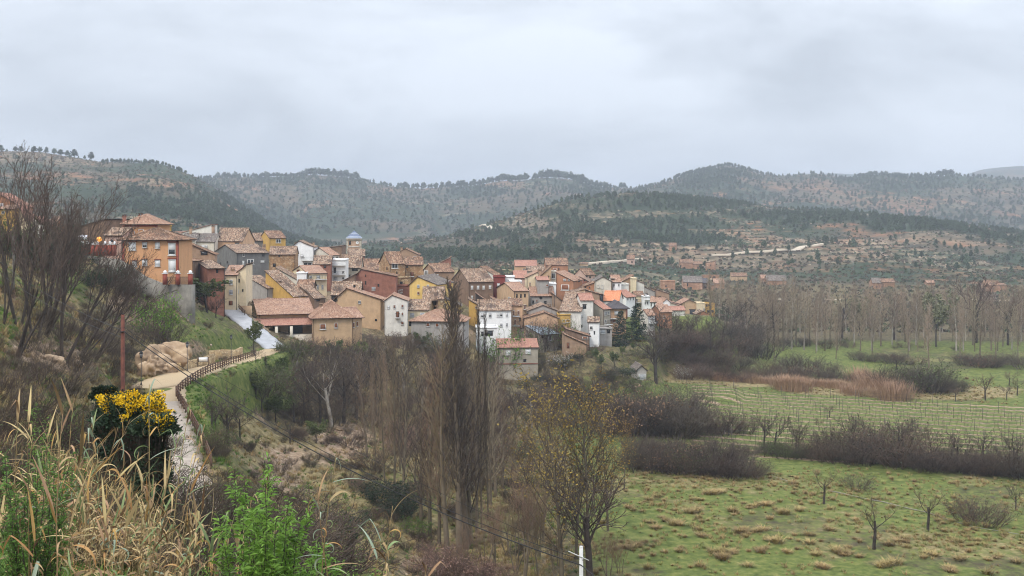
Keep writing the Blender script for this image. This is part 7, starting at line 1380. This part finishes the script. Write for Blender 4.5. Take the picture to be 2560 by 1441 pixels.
# leaning dark dead stems in the tangle
for i, (px, D, yt, ln, lb) in enumerate(((345,15,1110,.22,'dark leaning dead cane crossing the tangle'),(370,15.5,1150,.18,'second dark leaning dead cane beside the crossing one'),(232,17,1080,.02,'straight dark bare stem in the tangle'),(118,16,1290,-.12,'pale bare stalk leaning at the lower border'))):
    cane(px - 60*(ln > .1), D, yt, lb, None, 3, 0, (0, ln), .6, 0, 1.3)
def shoots(px, D, wpx, yt, n, label, mat, seed, per=85, leafL=.075, hv=.45):
    g = np.random.default_rng(seed); base = ground(px, D); hw = wpx*D/F/2; H_ = (HY-yt)/F*D - base.z; S = []; P = []; Dd = []
    for i in range(n):
        a = g.uniform(0,6.28); bx, by = g.normal(0,.12), g.normal(0,.12); tx, ty = math.cos(a)*hw*g.random()**.45, math.sin(a)*hw*g.random()**.45; h = H_*(1 - hv*g.random()**1.3); m_ = 8; prev = Vector((bx,by,0))
        for k in range(m_):
            t = (k+1)/m_; cur = Vector((bx+(tx-bx)*t**.7, by+(ty-by)*t**.7, h*t)) + Vector((g.normal(0,.015), g.normal(0,.015), 0)); S.append((*prev,*cur,.009*(1-t*.75)+.001,.009*(1-(t+.1)*.75)+.001))
            if t > .25:
                for j in range(int(per/m_)):
                    P.append(prev.lerp(cur, g.random())); b_ = g.uniform(0,6.28); Dd.append((math.cos(b_)*.9, math.sin(b_)*.9, g.uniform(-.1,.9)))
            if t > .25 and k < m_-1:
                for q2 in range(2):
                    b2 = g.uniform(0,6.28); sl_ = H_*.13*(1.3-t); e2 = cur + Vector((math.cos(b2)*sl_*.6, math.sin(b2)*sl_*.6, sl_*g.uniform(.5,1.1))); S.append((*cur,*e2,.004,.0015))
                    for j in range(int(per/m_*.45)): P.append(cur.lerp(e2, .1+.95*g.random())); b_ = g.uniform(0,6.28); Dd.append((math.cos(b_)*.9, math.sin(b_)*.9, g.uniform(-.1,.9)))
            prev = cur
    rt = empty('green_shrub', base); tag(rt, label, 'shrub'); put('stems', seg_mesh('stems', [(np.array(S),4)], BK_D), rt)
    P = np.array(P); Dd = np.array(Dd); nn = len(P); Dd /= np.linalg.norm(Dd,axis=1,keepdims=True); b = np.cross(Dd, g.normal(0,1,(nn,3))); b /= np.linalg.norm(b,axis=1,keepdims=True); c_ = np.cross(Dd, b); L_ = leafL*g.uniform(.5,1.25,(nn,1))
    w_ = L_*.115; mid = P + Dd*L_*.5; tip = P + Dd*L_*.95 + np.array([0,0,-1])*L_*g.uniform(.05,.45,(nn,1))
    V = np.stack([P, mid - b*w_, tip, mid + b*w_], 1).reshape(-1,3); put('foliage', mk('foliage', V, [np.arange(4*nn).reshape(nn,4)], (mat,)), rt); return rt
SHG = M('shoot_leaves', (.22,.38,.065), (.11,.22,.035), scale=6, rnd=.0, trans=.35, rough=.55)
shoots(655, 13.5, 260, 1175, 40, 'fresh bright green narrow leaved shrub with tall dark shoots at the bottom', SHG, 3, 200, .12, .75)
shoots(655, 13.2, 60, 1112, 3, 'tallest thin green shoot rising out of the bright shrub', SHG, 4, 110, .11, hv=.1)
shoots(760, 14.5, 210, 1330, 18, 'lower bright green shoots between shrub and tall cane', SHG, 5, 200, .11); shoots(545, 14, 90, 1330, 8, 'green shoots mixed with canes at the scrub bank', SHG, 6, 100); shoots(880, 15, 160, 1400, 10, 'green leafy growth low beside the tall canes', SHG, 12, 200)
SHD = M('shoot_leaves_dark', (.13,.25,.05), (.07,.15,.03), scale=6, trans=.3, rough=.6)
shoots(75, 13.5, 260, 1120, 30, 'green leafy shrub showing through the cane tangle at the border', SHD, 7, 200, .07); shoots(95, 22, 60, 960, 8, 'upright yellow green shoots above the cane tangle', SHG, 8, 110); shoots(40, 15, 220, 1330, 14, 'dark green undergrowth at the bottom border', SHD, 9, 110, .05)
shoots(190, 21, 120, 1110, 10, 'green shoots hidden between dry canes', SHD, 10, 90)
# gorse
def gorse(px, D, wpx, yt, label, seed, flowers=3200, thr=.42, cas=True):
    g = np.random.default_rng(seed); base = ground(px, D); hw = wpx*D/F/2; H_ = (HY-yt)/F*D - base.z; rz_ = min(H_*.62, hw*.8)
    k = 4200; v = g.normal(0,1,(k,3)); v /= np.linalg.norm(v,axis=1,keepdims=True); v[:,2] = np.abs(v[:,2]); rr = g.uniform(.35,1,(k,1))**.5; lump = 1 + .22*np.sin(v[:,0:1]*7+seed)*np.cos(v[:,1:2]*6) + .12*np.sin(v[:,2:3]*11)
    P = v*rr*lump*np.array([hw, hw*.8, rz_]) + np.array([0,0,H_-rz_*1.08])
    rt = empty('gorse_bush', base); tag(rt, label, 'gorse'); g2_ = g.normal(0,1,(2600,3)); g2_ /= np.linalg.norm(g2_,axis=1,keepdims=True); P = np.concatenate([P, g2_*g.uniform(.5,1,(2600,1))**.5*np.array([hw*.88, hw*.75, H_*.46]) + np.array([0,0,H_*.42])]); v = np.concatenate([v, g2_]); S = np.array([(p[0]*.3,p[1]*.3,p[2]*.35,*p,.010,.004) for p in P[::26]]); put('stems', seg_mesh('stems', [(S,3)], TW_D), rt)
    put('foliage', leaf_mesh('foliage', P, .05, LF_DG, seed, 2.2, dirs=v, jit=.03), rt)
    v = g.normal(0,1,(flowers,3)); v /= np.linalg.norm(v,axis=1,keepdims=True); v[:,2] = np.abs(v[:,2]); s_ = v[:,2] + .25*np.sin(v[:,0]*9+seed) + .3*v[:,0]*cas > thr; s_ &= (np.sin(v[:,0]*13+2*seed)*np.sin(v[:,1]*11+seed)+np.sin(v[:,2]*9+v[:,0]*5)) > -.75; v = v[s_]; lump = 1 + .22*np.sin(v[:,0:1]*7+seed)*np.cos(v[:,1:2]*6) + .12*np.sin(v[:,2:3]*11)
    P = v*lump*g.uniform(.82,1.08,(len(v),1))*np.array([hw, hw*.8, rz_]) + np.array([0,0,H_-rz_*1.08]); cl = g.random((len(v),))
    put('flowers', leaf_mesh('flowers', P, .045, M('gorse_yellow', (.85,.58,.02), (.72,.44,.015), scale=20, rnd=.0, trans=.2), seed, 1.1, jit=.02), rt)
gorse(328, 31, 175, 980, 'large gorse bush covered with yellow flowers behind the canes', 1, 15000, .50)
gorse(385, 29, 95, 1040, 'lower gorse branch of yellow flowers hanging beside the wet path', 2, 5200, .55); gorse(262, 32, 50, 972, 'small sprig of gorse flowers above the large gorse bush', 3, 900)
gorse(870, 60, 40, 1325, 'tiny gorse with yellow flowers near the low boulder pile', 4, 260)
# scrub in front of the path
grp = 'leafless brown shrubs in front of the path'
for i, (x, D, yt) in enumerate(((430,30,1230),(480,34,1200),(520,38,1190),(560,42,1200),(460,26,1290),(520,28,1280),(580,32,1270),(400,24,1330),(440,22,1370),(500,24,1350),(600,40,1240),(640,50,1250),(680,55,1260),(560,26,1350),(620,30,1330),(350,22,1380),(300,24,1330),(700,60,1240),(740,65,1260),(260,26,1260),(200,27,1220),(150,28,1180),(90,28,1130),(30,28,1090),(-20,26,1100),(330,40,1110),(250,42,1060),(200,44,1020),(130,44,990),(60,40,1000),(380,20,1440),(480,60,1175),(530,62,1190),(800,70,1290),(650,36,1360))):
    plant(THN[i%3] if i % 3 else THD[i%2], 'bare_shrub', ground(x, D) - Vector((0,0,.1)), max((HY-yt)/F*D - gz(x, D), .8), 'dark brown shrub on the bank in front of the wet path', 'shrub', grp, sx=1.3)
# ---------------------------------------------------------------- haze
zmin = float(min(ZN.min(), HZ.min())) - 1.0; zmax = float(HZ.max()) + 25
b = MB(); b.box((-9500, -60, zmin - 1), (9500, 7400, max(zmax, 20)))
hm = bpy.data.materials.new('haze'); hm.use_nodes = True; N = hm.node_tree.nodes; N.clear(); o_ = N.new('ShaderNodeOutputMaterial'); v_ = N.new('ShaderNodeVolumePrincipled')
v_.inputs['Color'].default_value = (.81,.885,1.0,1); v_.inputs['Density'].default_value = 0.00022; v_.inputs['Anisotropy'].default_value = 0.2; hm.node_tree.links.new(v_.outputs[0], o_.inputs['Volume'])
hz_ = put('haze', b.mesh('haze', (hm,))); hz_['kind'] = 'stuff'; hz_['label'] = 'thin rainy haze filling the valley air'; hz_['category'] = 'haze'
